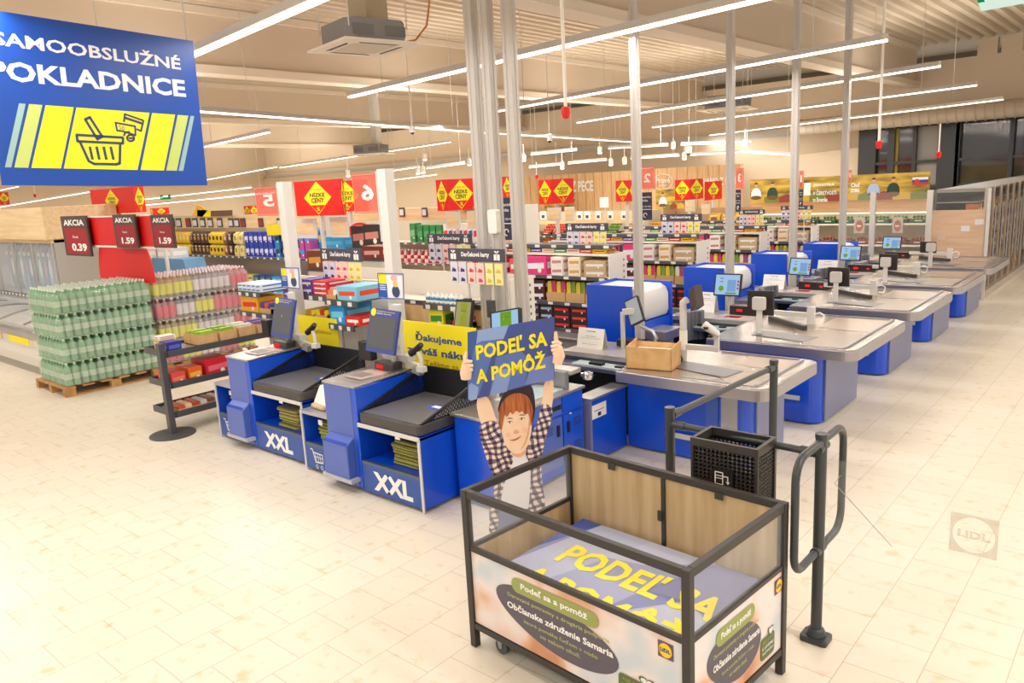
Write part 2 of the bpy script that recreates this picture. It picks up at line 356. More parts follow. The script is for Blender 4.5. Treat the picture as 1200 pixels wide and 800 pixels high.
# cameras, sensors, red capped cable drops
def drop(px, py, ptop, y, lab, red=True, r=.035, pr=.012, name='cable_drop', cat='cable drop', grp=None):
    a = aty(px, py, y); z1 = aty(px, ptop, y).z if ptop is not None else 6.24
    t = thing(name, lab, cat, a, group=grp)
    b = MB(); b.tube([(a.x, a.y, a.z), (a.x, a.y, max(z1, a.z+.3))], pr, WHITE, 8); b.build('conduit', t)
    b = MB()
    if red: b.lathe([(.3*r, -r*1.5), (r*.8, -r*1.2), (r, -.3*r), (r, r*.9), (r*.6, r*1.1)], M('#e01a10', .4), 12, a)
    else: b.lathe([(.4*r, -r*1.2), (r*.9, -r*.8), (r, 0), (r, r), (r*.8, r*1.1)], WHITE, 12, a); b.lathe([(.2*r, -r*1.5), (r*.6, -r*1.2), (r*.8, -r*.75)], BLACK, 12, a)
    b.build('end_cap', t, smooth=True); return t
drop(663, 131, -60, 5, 'white cable drop with a large red cap in front of the strip lights', r=.035, pr=.014)
drop(1030, 169, 2, 12, 'white cable drop with red cap beside the dark glazing', r=.045, pr=.02)
drop(1100, 181, 145, 14, 'white cable drop with red cap farthest right in front of glazing', r=.04, pr=.012)
drop(629, 207, 190, 18, 'small cable drop with red cap above the bakery wall corner', r=.05, pr=.01)
drop(41, 229, 215, 9, 'short cable drop with red cap under the blue hanging sign', r=.04, pr=.015)
drop(483, 152, 60, 9, 'white dome camera on a long thin rod between ceiling strips', False, r=.05, name='dome_camera', cat='camera')
drop(644, 162, 65, 13, 'dome camera on a rod left of the second checkout post', False, r=.06, name='dome_camera', cat='camera')
drop(807, 176, 160, 22, 'small dome camera hanging before the bakery wall', False, r=.1, name='dome_camera', cat='camera')
for px, py in ((614, 188), (659, 197), (716, 193), (732, 191), (789, 173), (802, 186), (703, 179), (873, 171), (498, 187), (496, 202), (550, 193), (408, 206), (490, 203)):
    p = atd(px, py, 25); t = thing('spot_light', 'small ceiling spotlight shining among the distant strips', 'spotlight', p, group='distant spotlights')
    b = MB(); b.lathe([(.06, 0), (.07, .04), (.07, .16), (.03, .2)], WHITE, 10, p); b.tube([p+Vector((0, 0, .18)), p+Vector((0, 0, .5))], .01, WHITE, 5); b.build('spot_housing', t, smooth=True)
    b = MB(); b.lathe([(.03, -.03), (.055, -.012), (.06, 0)], SPOT, 10, p); b.build('spot_lens', t, smooth=True)
# ------------------------------------------------------------------ big blue hanging sign (three-sided)
PR = aty(243, 217, 3.5); PT = aty(222, 47, 3.5); PL = aty(2, 217, 1.9)
hh = (PT.z-PR.z); t = thing('hanging_sign', 'big blue hanging box sign with white lettering and yellow basket picture', 'sign', ((PR.x+PL.x)/2, (PR.y+PL.y)/2, PL.z))
U = (PR-PL).normalized(); V = Vector((0, 0, 1)); V = (V-U*V.dot(U)).normalized(); Wd = (PR-PL).length
BACK = atz(80, 225, 2.72); BACK = PL.lerp(PR, .45)+Vector((-1.0, .62, 0))*.75
b = MB(); b.prism([PL, PR, BACK], V*hh, M('#0a44a0', .35)); b.build('sign_box', t)
class Pix:
    """a real vertical (or given) plane in the shop; photo pixels are read as points on it"""
    def __init__(s, O, U, V=(0, 0, 1)):
        s.O = Vector(O); s.U = Vector(U).normalized(); s.V = Vector(V).normalized(); s.N = s.U.cross(s.V).normalized(); s.fr = (s.O, s.U, s.V)
    def uv(s, px, py):
        r = Vector(ray(px, py)); o = Vector((0, 0, H)); t = (s.O-o).dot(s.N)/r.dot(s.N); d = o+r*t-s.O
        A = np.array([[1, s.U.dot(s.V)], [s.U.dot(s.V), 1]]); b_ = np.array([d.dot(s.U), d.dot(s.V)]); return tuple(np.linalg.solve(A, b_))
    def pts(s, L, z=None): return [s.uv(*p) for p in L]
    def world(s, px, py):
        u, v = s.uv(px, py); return s.O+s.U*u+s.V*v
S = Pix(PL, U, V)
def q4(z, L, ox, oy, k): return [(ox+a/k, oy+c/k) for a, c in L]
b = MB()
def txt(b, S, s, bl, br, hpx, m, off=.003, bold=.035, tl=None):
    u0, v0 = S.uv(*bl); u1, v1 = S.uv(*br); ut, vt = S.uv(bl[0], bl[1]-hpx)
    b.text(s, S.fr, u0, v0, u1-u0, vt-v0, m, off, bold, sl=(v1-v0)/(u1-u0))
WL = M('#e6e6ee', .5)
u0 = S.uv(-22, 52); 
txt(b, S, 'SAMOOBSLUŽNÉ', (-8, 52), (212, 82), 20, WL, bold=.022); txt(b, S, 'POKLADNICE', (-13, 93), (218, 114), 24, WL, bold=.032)
b.build('lettering', t)
b = MB(); YB = M('#f4e516', .45); YG = M('#b9c86a', .5); YP = M('#8fb3b0', .5)
for x0, x1, sx, m in (((88, 120), (22, 52), 0, YP), ((135, 198), (66, 132), 0, YG), ((213, 345), (146, 285), 0, YB), ((357, 700), (298, 644), 0, YB), ((712, 820), (658, 768), 0, YB), ((832, 882), (778, 828), 0, YG), ((892, 910), (836, 858), 0, YP)):
    ty = lambda x: 484+(x-88)*.073; by = lambda x: 784+(x-22)*.02
    P4 = [(x1[0]/4, by(x1[0])/4), (x1[1]/4, by(x1[1])/4), (x0[1]/4, ty(x0[1])/4), (x0[0]/4, ty(x0[0])/4)]
    b.fp(S.fr, S.pts(P4), m, .003)
NV = M('#2a3f66', .5)
def line(b, S, pts, wpx, m, off=.005, closed=False, k=1., ox=0., oy=0.):
    P_ = [S.uv(ox+x/k, oy+y/k) for x, y in pts]; P_ = P_+[P_[0]] if closed else P_
    a = S.uv(ox+pts[0][0]/k, oy+pts[0][1]/k); c = S.uv(ox+(pts[0][0])/k+wpx, oy+pts[0][1]/k); w = abs(c[0]-a[0])/2
    for (x0, y0), (x1, y1) in zip(P_, P_[1:]):
        d = math.hypot(x1-x0, y1-y0)
        if d < 1e-6: continue
        nx, ny = -(y1-y0)/d*w, (x1-x0)/d*w; ex, ey = (x1-x0)/d*w*.5, (y1-y0)/d*w*.5
        b.fp(S.fr, [(x0-nx-ex, y0-ny-ey), (x1-nx+ex, y1-ny+ey), (x1+nx+ex, y1+ny+ey), (x0+nx-ex, y0+ny-ey)][::1], m, off)
line(b, S, [(358, 632), (575, 645), (575, 672), (362, 662)], 3.2, NV, closed=True, k=4)
line(b, S, [(375, 668), (415, 755), (440, 768), (545, 770), (560, 765), (562, 676)], 3.2, NV, k=4)
line(b, S, [(398, 560), (420, 550), (478, 640), (455, 652)], 3.2, NV, closed=True, k=4)
for x in (420, 452, 485, 518): line(b, S, [(x, 690), (x+12, 745)], 3.2, NV, k=4)
line(b, S, [(540, 575), (632, 592), (634, 634), (575, 615), (548, 612)], 2.2, NV, closed=True, k=4)
line(b, S, [(580, 570), (584, 535), (671, 565), (660, 614), (640, 606)], 2.2, NV, k=4); line(b, S, [(584, 552), (668, 580)], 3, NV, k=4)
line(b, S, [(603, 648)] + [(611+17*math.cos(t*.6), 647+15*math.sin(t*.6)) for t in range(11)], 2.2, NV, k=4)
line(b, S, [(580, 635), (585, 622), (605, 618)], 2.2, NV, k=4); txt(b, S, '50', (139, 151.5), (146, 152.5), 4.5, NV, .006, .0)
b.build('basket_picture', t)
b = MB()
for f in (.02, .5, .97):
    p = PL.lerp(PR, f)+V*hh+Vector((-.1, .05, 0)); b.tube([p, (p.x, p.y, 5.0)], .004, GREYW, 5)
b.build('suspension_wire', t)
# ------------------------------------------------------------------ shared electronics
def led_patch(b, c, r=.02): b.lathe([(r*.6, 0), (r, r*.5), (r*.6, r)], REDLED, 10, c)
def tilted_screen(name, lab, cat, base, top_z, px4, y, bezel, art, grp=None, thick=.03, S=None, stand=True):
    """px4: photo pixels of the four corners (bl, br, tr, tl) read on a vertical-ish plane at depth y"""
    pts = [aty(*p, y) for p in px4] if S is None else [S.world(*p) for p in px4]
    c = sum(pts, Vector())/4; U = ((pts[1]-pts[0])+(pts[2]-pts[3])).normalized(); V = ((pts[3]-pts[0])+(pts[2]-pts[1])).normalized(); V = (V-U*V.dot(U)).normalized()
    N = U.cross(V); w = ((pts[1]-pts[0]).length+(pts[2]-pts[3]).length)/2; h = ((pts[3]-pts[0]).length+(pts[2]-pts[1]).length)/2
    # lean the screen back a little: real tilt
    V2 = (V*math.cos(.25)-N*math.sin(.25)).normalized(); N2 = U.cross(V2).normalized()
    O = c-U*w/2-V2*h/2; fr = (O, U, V2)
    t = thing(name, lab, cat, Vector(base), group=grp)
    b = MB(); R_ = rrect(0, 0, w, h, .012, 3); b.prism([O+U*a+V2*d-N2*thick for a, d in R_], N2*thick, bezel); b.build('screen_frame', t)
    b = MB(); art(b, fr, w, h); b.build('display', t)
    if stand:
        b = MB(); m = c-N2*(thick+.02); b.beam(Vector(base), (base[0], base[1], m.z), .035, .035, GREYW); b.beam((base[0], base[1], m.z), c-N2*thick*.5, .04, .06, GREYW); b.build('stand', t)
    return t
def art_dark(b, fr, w, h):
    b.fp(fr, rrect(.03*w/.3, .1*h, w*.92, h*.8, .005, 2), M('#5a5b58', .15), .002)
# ------------------------------------------------------------------ self-service kiosks
def kiosk(x0, y0, lab, cablab, cartside=True, hcol=.95, group='self-service tills', wc=.45, wx=.79):
    """x0 = left of the column, y0 = front plane"""
    t = thing('self_checkout', lab, 'self-service till', (x0, y0, 0))
    xc = x0+wc; xr = xc+wx; D = .8
    b = MB(); b.box((x0, y0, .03), (xc-.06, y0+.74, hcol), LBLUE); b.box((xc-.06, y0+.0, .03), (xc, y0+.74, hcol), BLUE); b.build('column', t, bevel=.008)
    b = MB(); b.prism([(x0-.005, y0-.008, hcol), (xc+.003, y0-.008, hcol), (xc+.003, y0+.74, hcol+.02), (x0-.005, y0+.74, hcol+.02)], (0, 0, .018), STEEL); b.build('steel_top', t, bevel=.003)
    b = MB(); b.prism([(xc, y0+.0, .66), (xc, y0+.81, .66), (xc, y0+.81, .96), (xc, y0+.0, .94)], (.012, 0, 0), BLUE); b.build('side_panel', t)
    b = MB(); b.prism([(x0+.03, y0, .1), (x0+.03, y0-.09, .1), (x0+.03, y0-.09, .44), (x0+.03, y0, .5)], (wc-.1, 0, 0), LBLUE); b.build('receipt_bin', t, bevel=.01)
    b = MB(); b.prism([(x0+.045, y0-.02, .475), (x0+.045, y0-.092, .44), (x0+wc-.085, y0-.092, .44), (x0+wc-.085, y0-.02, .475)], (0, 0, .004), M('#0a3fb0', .4)); b.build('bin_slot', t)
    b = MB(); b.box((x0+.0, y0-.1, .1), (xc-.03, y0, .135), M('#b9b9c4', .4)); b.build('kick_bar', t)
    b = MB(); b.lathe([(.012, 0), (.012, .01)], STEELX, 8, (0, 0, 0)); o = b.build('lock', t, world=False); o.location = (wc-.06, -.012, .07)
    # shelf cabinet with XXL drawer front
    b = MB(); b.box((xc+.012, y0+D-.02, .03), (xr, y0+D, .64), BLUE); b.box((xr-.02, y0, .03), (xr, y0+D-.02, .64), BLUE); b.box((xc+.012, y0+.02, .03), (xr-.02, y0+D-.02, .05), BLUE); b.box((xc+.012, y0, .62), (xr, y0+D, .645), BLUE)
    b.box((xc+.012, y0+.05, .28), (xr-.02, y0+D-.02, .295), BLUE); b.build('cabinet', t)
    b = MB(); b.box((xc+.012, y0-.012, .615), (xr, y0, .65), M('#d9d6d2', .4)); b.box((xr-.022, y0-.012, .0), (xr+.002, y0, .62), M('#d9d6d2', .4)); b.build('edge_trim', t)
    b = MB(); b.box((xc+.02, y0-.005, .03), (xr-.03, y0+.01, .28), M('#3457a8', .4)); b.box((xc+.02, y0-.007, .28), (xr-.03, y0+.03, .31), M('#5b6b86', .35, .5)); b.build('drawer_front', t)
    b = MB(); b.text('XXL', frame((xc+.16, y0-.006, .07), (1, 0, 0)), 0, 0, .5, .17, PAPER, .002, .05); b.build('lettering', t)
    b = MB(); b.box((xc+.45, y0+.03, .57), (xc+.51, y0+.035, .61), PAPER); b.build('tag', t)
    # scale tray
    z = .655; bx0, bx1, by0, by1 = xc+.02, xr-.005, y0+.0, y0+D
    b = MB(); b.prism([(a, d, z) for a, d in rrect(bx0, by0, bx1, by1, .04, 4)], (0, 0, .085), M('#4a4645', .45)); b.build('scale_base', t, bevel=.006)
    b = MB(); b.box((bx0+.03, by0+.03, z+.085), (bx1-.03, by1-.04, z+.092), M('#77777b', .3, .3)); b.build('scale_plate', t)
    b = MB(); b.fp(frame((bx1-.25, by0+.45, z+.093), (1, 0, 0), (0, 1, 0)), circ(0, 0, .1, 24, .08), M('#3558b8', .4), .001)
    b.box((bx1-.3, by0+.43, z+.0945), (bx1-.2, by0+.48, z+.0955), PAPER); b.build('scale_sticker', t)
    # perforated side walls made as real lattices, rising to the back
    K = BLACK
    for sx in (bx0+.006, bx1-.014):
        b = MB()
        hz = lambda y: z+.085+.26*max(0, (y-by0-.05))/(D-.05)*.9
        b.beam((sx, by0+.06, hz(by0+.06)), (sx, by1, hz(by1)), .02, .022, K); b.beam((sx, by0+.04, z+.085), (sx, by1, z+.085), .012, .02, K)
        for i in range(22):
            y = by0+.06+i*(D-.08)/21
            for s in (1, -1):
                ya = y; yb = y+s*.09; yb = min(max(yb, by0+.06), by1-.01); za = z+.085; 
                top = hz(yb); 
                if abs(yb-ya) > .02: b.beam((sx, ya, za), (sx, yb, min(top, za+abs(yb-ya)*1.6)), .006, .006, K)
                if top > za+.15: b.beam((sx, yb, min(top, za+.144)), (sx, ya, min(hz(ya), za+.26)), .006, .006, K)
        b.build('perforated_side', t)
    b = MB(); b.box((bx0, by1-.02, z+.085), (bx1, by1, z+.34), K); b.build('tray_back', t)
    b = MB(); b.box((bx1-.07, by1-.024, z+.24), (bx1-.03, by1-.02, z+.3), M('#3d67c9', .4)); b.build('tray_sticker', t)
    # scanner, card reader
    b = MB(); b.box((x0+.12, y0+.5, hcol+.03), (x0+.38, y0+.62, hcol+.1), M('#3a3838', .3)); b.build('scanner_body', t, bevel=.01)
    b = MB(); b.box((x0+.16, y0+.493, hcol+.045), (x0+.24, y0+.5, hcol+.075), REDLED); b.build('scan_light', t)
    b = MB(); b.box((x0+.1, y0+.16, hcol+.028), (x0+.36, y0+.46, hcol+.034), M('#c8b6ac', .15)); b.box((x0+.13, y0+.2, hcol+.034), (x0+.3, y0+.34, hcol+.037), M('#9a9090', .1)); b.build('scan_glass', t)
    # mast for monitor and hand scanner
    b = MB(); b.beam((x0+.3, y0+.68, hcol), (x0+.3, y0+.68, hcol+.62), .07, .05, WPOST); b.beam((x0+.2, y0+.66, hcol+.26), (x0+.3, y0+.66, hcol+.22), .05, .05, WPOST)
    b.box((x0+.1, y0+.62, hcol+.1), (x0+.46, y0+.72, hcol+.16), GREYW); b.build('mast', t, bevel=.005)
    b = MB(); b.beam((x0+.32, y0+.66, hcol+.1), (x0+.62, y0+.66, hcol+.05), .04, .05, GREYW); b.beam((x0+.56, y0+.6, hcol+.06), (x0+.66, y0+.6, hcol+.04), .06, .06, M('#8b8987', .4)); b.build('scanner_arm', t)
    return t
k2 = kiosk(-5.70, 3.91, 'blue self-service till with XXL bag drawer, nearest the camera beside the boy cutout', '')
k1 = kiosk(-7.58, 4.03, 'blue self-service till with XXL bag drawer, farther left next to the candy rack', '', wc=.43, wx=.9)
k1.children[0].name  # (first till keeps its own parts)
def basket_bay(x0, y0, w, h, lab):
    t = thing('basket_bay', lab, 'cabinet', (x0, y0, 0)); D = .7
    b = MB(); b.box((x0, y0, .02), (x0+.02, y0+D, h), BLUE); b.box((x0+w-.02, y0, .02), (x0+w, y0+D, h), BLUE); b.box((x0, y0+D-.02, .02), (x0+w, y0+D, h), BLUE); b.box((x0, y0, .25), (x0+w, y0+D, .27), BLUE); b.build('carcass', t)
    b = MB(); b.box((x0-.005, y0-.01, h), (x0+w, y0+D, h+.03), M('#b8b6c0', .3, .5)); b.box((x0-.012, y0-.012, 0), (x0+.012, y0, h+.03), M('#d4d2cf', .4)); b.build('steel_top', t)
    b = MB(); b.box((x0+.012, y0-.005, .03), (x0+w, y0+.01, .25), M('#3457a8', .4)); b.box((x0+.012, y0-.007, .25), (x0+w, y0+.03, .29), M('#5b6b86', .35, .5)); b.build('drawer_front', t)
    fr = frame((x0+.1, y0-.006, .04), (1, 0, 0)); b = MB(); s = .19
    S_ = type('F', (), {'fr': fr, 'uv': staticmethod(lambda x, y: (x*s, y*s))})
    line(b, S_, [(0, 1), (.15, .98), (.35, .35), (.95, .4)], .07, PAPER, .002); line(b, S_, [(.17, .85), (.95, .82), (.95, .4)], .06, PAPER, .002)
    for u in (.4, .6, .78): line(b, S_, [(u-.05, .83), (u, .4)], .04, PAPER, .002)
    line(b, S_, [(.25, .65), (.95, .62)], .04, PAPER, .002)
    for u in (.42, .82):
        line(b, S_, [(u+.09*math.cos(a), .13+.09*math.sin(a)) for a in [i*.7 for i in range(10)]], .05, PAPER, .002)
    b.build('trolley_symbol', t)
    b = MB(); b.box((x0+.2, y0+.04, h-.1), (x0+.26, y0+.045, h-.05), PAPER); b.build('tag', t)
    return t
basket_bay(-6.2, 3.98, .49, .57, 'low blue bay with trolley symbol between the two self-service tills')
basket_bay(-7.93, 4.05, .34, .6, 'low blue bay with trolley symbol at the left end beside the rack foot')
# folded bags in the bays
def bag_stack(x, y, z, n, w, d, cols, lab, grp):
    for i in range(n):
        m = M(cols[i % len(cols)], .85); b = MB(); jx = random.uniform(-.02, .02); jy = random.uniform(-.02, .02); h = .17/n+.006
        b.prism([(x+jx+a, y+jy+c, z+i*h) for a, c in rrect(0, 0, w, d, .03, 3)], (0, 0, h*.9), m)
        b.prism([(x+jx+.01+a, y+jy-.012+c, z+i*h+h*.25) for a, c in rrect(0, 0, w*.9, d*.9, .03, 3)], (0, 0, h*.4), M('#a3a050', .85))
        tag(b.build('folded_bag', loc=(x+jx, y+jy, z+i*h), bevel=.004), lab, 'shopping bag', grp)
BG = ('#6d6a32', '#8c8a45', '#7a7432', '#9b9450')
bag_stack(-4.97, 4.05, .296, 7, .36, .4, BG, 'folded olive shopping bag in the stack under the nearest self-service till', 'olive bags under the nearest till')
bag_stack(-6.83, 4.12, .296, 6, .36, .4, ('#7e6f42', '#97855a'), 'folded brown-green shopping bag in the stack under the left self-service till', 'bags under the left till')
bag_stack(-6.08, 4.08, .271, 7, .3, .4, ('#6f7b24', '#88962e'), 'folded green bag in the bay between the two tills', 'green bags in the middle bay')
bag_stack(-7.83, 4.15, .271, 5, .18, .4, ('#7e8a35', '#93a03f'), 'folded green bag in the leftmost bay', 'green bags in the left bay')
b = MB(); x, y, z = -6.16, 4.06, .602
b.prism([(x+a, y+c, z) for a, c in ((0, 0), (.22, -.02), (.27, .1), (.25, .3), (.05, .33), (-.04, .18))], (0, 0, .045), M('#c8b48e', .8))
b.add([(x-.02, y+.05, z+.045), (x+.22, y+.02, z+.045), (x+.26, y+.3, z+.05), (x, y+.32, z+.05), (x+.0, y+.12, z+.2), (x+.18, y+.13, z+.17), (x+.2, y+.26, z+.24), (x+.04, y+.27, z+.21)], [(0, 1, 5, 4), (1, 2, 6, 5), (2, 3, 7, 6), (3, 0, 4, 7), (4, 5, 6, 7)], M('#efece6', .8))
tag(b.build('paper_bag', loc=(x, y, z), bevel=.02, seg=3, smooth=True), 'crumpled white paper bag lying on the bay between the tills', 'bag')
# till monitors
def art_till(b, fr, w, h):
    b.fp(fr, [(.05*w, .1*h), (.95*w, .1*h), (.95*w, .82*h), (.05*w, .82*h)], M('#55565a', .15), .002)
    b.fp(fr, circ(.13*w, .91*h, .035, 16), M('#f4e31a', .5), .003); b.text('bezhotovostná', fr, .25*w, .93*h, .62*w, .035*h, M('#d8d24a', .5), .003, .01); b.text('platba kartou', fr, .25*w, .875*h, .5*w, .035*h, PAPER, .003, .01)
NB = M('#3c4a93', .35)
tilted_screen('till_monitor', 'blue-framed upright monitor above the nearest self-service till', 'monitor', (-5.4, 4.5, 1.0), 0, ((427, 408), (461, 413), (468, 368), (436, 362)), 4.35, NB, art_till)
tilted_screen('till_monitor', 'blue-framed upright monitor above the left self-service till', 'monitor', (-7.3, 4.62, 1.0), 0, ((315, 389), (339, 393), (346, 355), (325, 351)), 4.5, NB, art_till)
def hand_scanner(px, py, y, lab, k=1.):
    c = aty(px, py, y); t = thing('hand_scanner', lab, 'barcode scanner', c); U = Vector((1, .1, 0)).normalized()
    b = MB(); b.tube([c+Vector((-.07, 0, -.05))*k, c+Vector((.02, 0, .0))*k, c+Vector((.08, 0, .05))*k], [.03*k, .032*k, .025*k], BLACK, 10); b.build('scanner_head', t, smooth=True)
    b = MB(); b.tube([c+Vector((.02, 0, 0))*k, c+Vector((.06, 0, -.08))*k, c+Vector((.06, 0, -.16))*k], [.02*k, .018*k, .02*k], GREYW, 8); b.build('handle', t, smooth=True)
    b = MB(); b.box(c+Vector((.02, -.03, -.2))*k, c+Vector((.1, .03, -.15))*k, GREYW); b.build('holder', t); return t
hand_scanner(487, 409, 4.5, 'black hand scanner in its white holder right of the nearest till monitor')
hand_scanner(364, 385, 4.6, 'black hand scanner in its white holder right of the left till monitor')
b = MB(); c = aty(309, 382, 4.5); b.box(c+Vector((-.05, 0, -.11)), c+Vector((.08, .08, .07)), BLACK); tag(b.build('card_reader', loc=c, bevel=.01), 'black card reader box behind the left till monitor', 'card reader')
b = MB(); c = aty(426, 410, 4.45); b.box(c+Vector((-.08, 0, -.1)), c+Vector((.1, .08, .08)), BLACK); tag(b.build('card_reader', loc=c, bevel=.01), 'black card reader box behind the nearest till monitor', 'card reader')
# ------------------------------------------------------------------ service counter with lockers
t = thing('service_counter', 'blue service counter with two locker doors behind the boy cutout', 'counter', (-4.2, 4.9, 0))
b = MB(); b.prism([(x, y, .03) for x, y in rrect(-4.44, 4.26, -4.0, 5.5, .05, 4, (1, 0, 0, 1))], (0, 0, .72), BLUE); b.build('cabinet_body', t)
for i, (y0, y1, m) in enumerate(((4.3, 4.75, LBLUE), (4.77, 5.17, LBLUE), (5.19, 5.48, BLUE))):  # lighter blue on the first two doors is reflected light put into the colour
    b = MB(); b.box((-4.0, y0, .12), (-3.988, y1, .57), m); b.box((-4.0, y0, .59), (-3.99, y1, .74), m); d = b.build('locker_door', t, bevel=.003)
    b = MB(); b.box((-3.988, (y1-.08) if i < 2 else y0+.05, .4), (-3.975, (y1-.05) if i < 2 else y0+.08, .5), BLACK); b.build('handle', d)
    b = MB()
    for z in (.2, .22, .24, .26, .28, .44, .46, .48, .5): b.box((-3.988, y0+.14, z), (-3.986, y0+.26, z+.008), M('#1d2f6e', .5))
    b.build('vent_slot', d)
    if i: 
        b = MB(); b.lathe([(.014, 0), (.014, .012), (.008, .016)], CHROME, 8, (-3.985, y0+.1, .56)); b.build('lock', d)
b = MB(); b.box((-3.99, 5.0, .64), (-3.985, 5.16, .68), BLACK); b.build('grip_slot', t)
b = MB(); b.box((-4.44, 4.24, .75), (-3.97, 5.51, .775), STEEL); b.box((-4.95, 4.93, .7), (-4.46, 6.1, .72), STEEL); b.build('worktop', t, bevel=.004)
b = MB(); b.box((-4.92, 4.74, .66), (-4.36, 4.78, .88), M('#cdbfb0', .35, .3)); b.box((-4.92, 4.74, .86), (-4.42, 5.5, .9), M('#c4b8ae', .35, .4)); b.box((-4.92, 4.93, .72), (-4.88, 5.5, .86), GREYW); b.box((-4.45, 5.3, .775), (-4.04, 5.36, .93), M('#9b9c9f', .3, .5)); b.box((-4.46, 5.34, .9), (-4.0, 5.5, .94), STEEL); b.build('packing_ledge', t, bevel=.004)
b = MB(); b.box((-4.36, 4.7, .776), (-4.05, 5.28, .785), M('#b9cdd4', .1)); b.build('glass_tray', t)
b = MB(); b.lathe([(.02, -.04), (.045, -.03), (.055, 0), (.045, .03), (.02, .04)], CHROME, 14, (-3.93, 5.5, .87)); b.tube([(-4.0, 5.5, .87), (-3.95, 5.5, .87)], .02, CHROME, 8); b.build('chrome_knob', t, smooth=True)
b = MB(); c = atz(638, 436, .8); b.prism([(c.x+a, c.y+d, .786) for a, d in rrect(-.05, -.11, .05, .11, .02, 3)], (0, 0, .035), BLACK); tag(b.build('phone_handset', loc=(c.x, c.y, .786), bevel=.008), 'black handset lying in the glass tray of the service counter', 'handset')
# service counter screens
def art_note(m1, m2):
    def f(b, fr, w, h):
        b.fp(fr, [(.06*w, .08*h), (.94*w, .08*h), (.94*w, .92*h), (.06*w, .92*h)], m1, .002); b.fp(fr, [(.35*w, .15*h), (.72*w, .15*h), (.72*w, .9*h), (.35*w, .9*h)], m2, .003); b.text('Pokladňa', fr, .4*w, .6*h, .27*w, .06*h, INK, .004, .0)
    return f
tilted_screen('customer_screen', 'black tablet screen showing a yellow-green page above the thank-you banner', 'screen', (-5.3, 5.25, .94), 0, ((530, 385), (549.5, 386), (555, 353), (536, 351.5)), 5.0, BLACK, art_note(M('#8c8f60', .3), SCRYEL))
tilted_screen('customer_screen', 'black landscape screen with a green square rising over the cardboard sign', 'screen', (-4.55, 5.1, .9), 0, ((577, 389), (612, 383), (607, 360), (572, 366)), 5.05, BLACK, art_note(SCRBLUE, SCRGRN))
# ------------------------------------------------------------------ checkout lanes
LANE = [dict(n='nearest checkout', y0=6.15, s0=5.72, s1=6.93, xb=-2.68, xs=-2.36, seed=0), dict(n='second checkout', y0=7.68, s0=7.38, s1=9.2, xb=-2.61, xs=-2.2, seed=1),
        dict(n='third checkout', y0=9.98, s0=9.68, s1=11.5, xb=-2.61, xs=-2.2, seed=2), dict(n='fourth checkout', y0=12.22, s0=11.9, s1=13.7, xb=-2.62, xs=-2.2, seed=3), dict(n='farthest checkout', y0=14.43, s0=14.1, s1=15.8, xb=-2.6, xs=-2.2, seed=4)]
LAB = ['steel and blue checkout counter nearest the camera, with the kraft box on it', 'steel and blue checkout counter second from the front, behind the one with the kraft box',
       'steel and blue checkout counter third from the front, in the middle of the row', 'steel and blue checkout counter fourth from the front, next to last in the row', 'steel and blue checkout counter farthest back, in front of the glass screen']
RIB = noisy('#77777c', '#8c8c90', (260, 260, 4), .35, 1, 'ribbed_plate', .6)
TOPM = noisy('#b3a9a0', '#c6bcb2', (2, 30, 30), .24, 3, 'steel_worktop', .75)
EDGE = M('#a9a6ac', .3, .85)
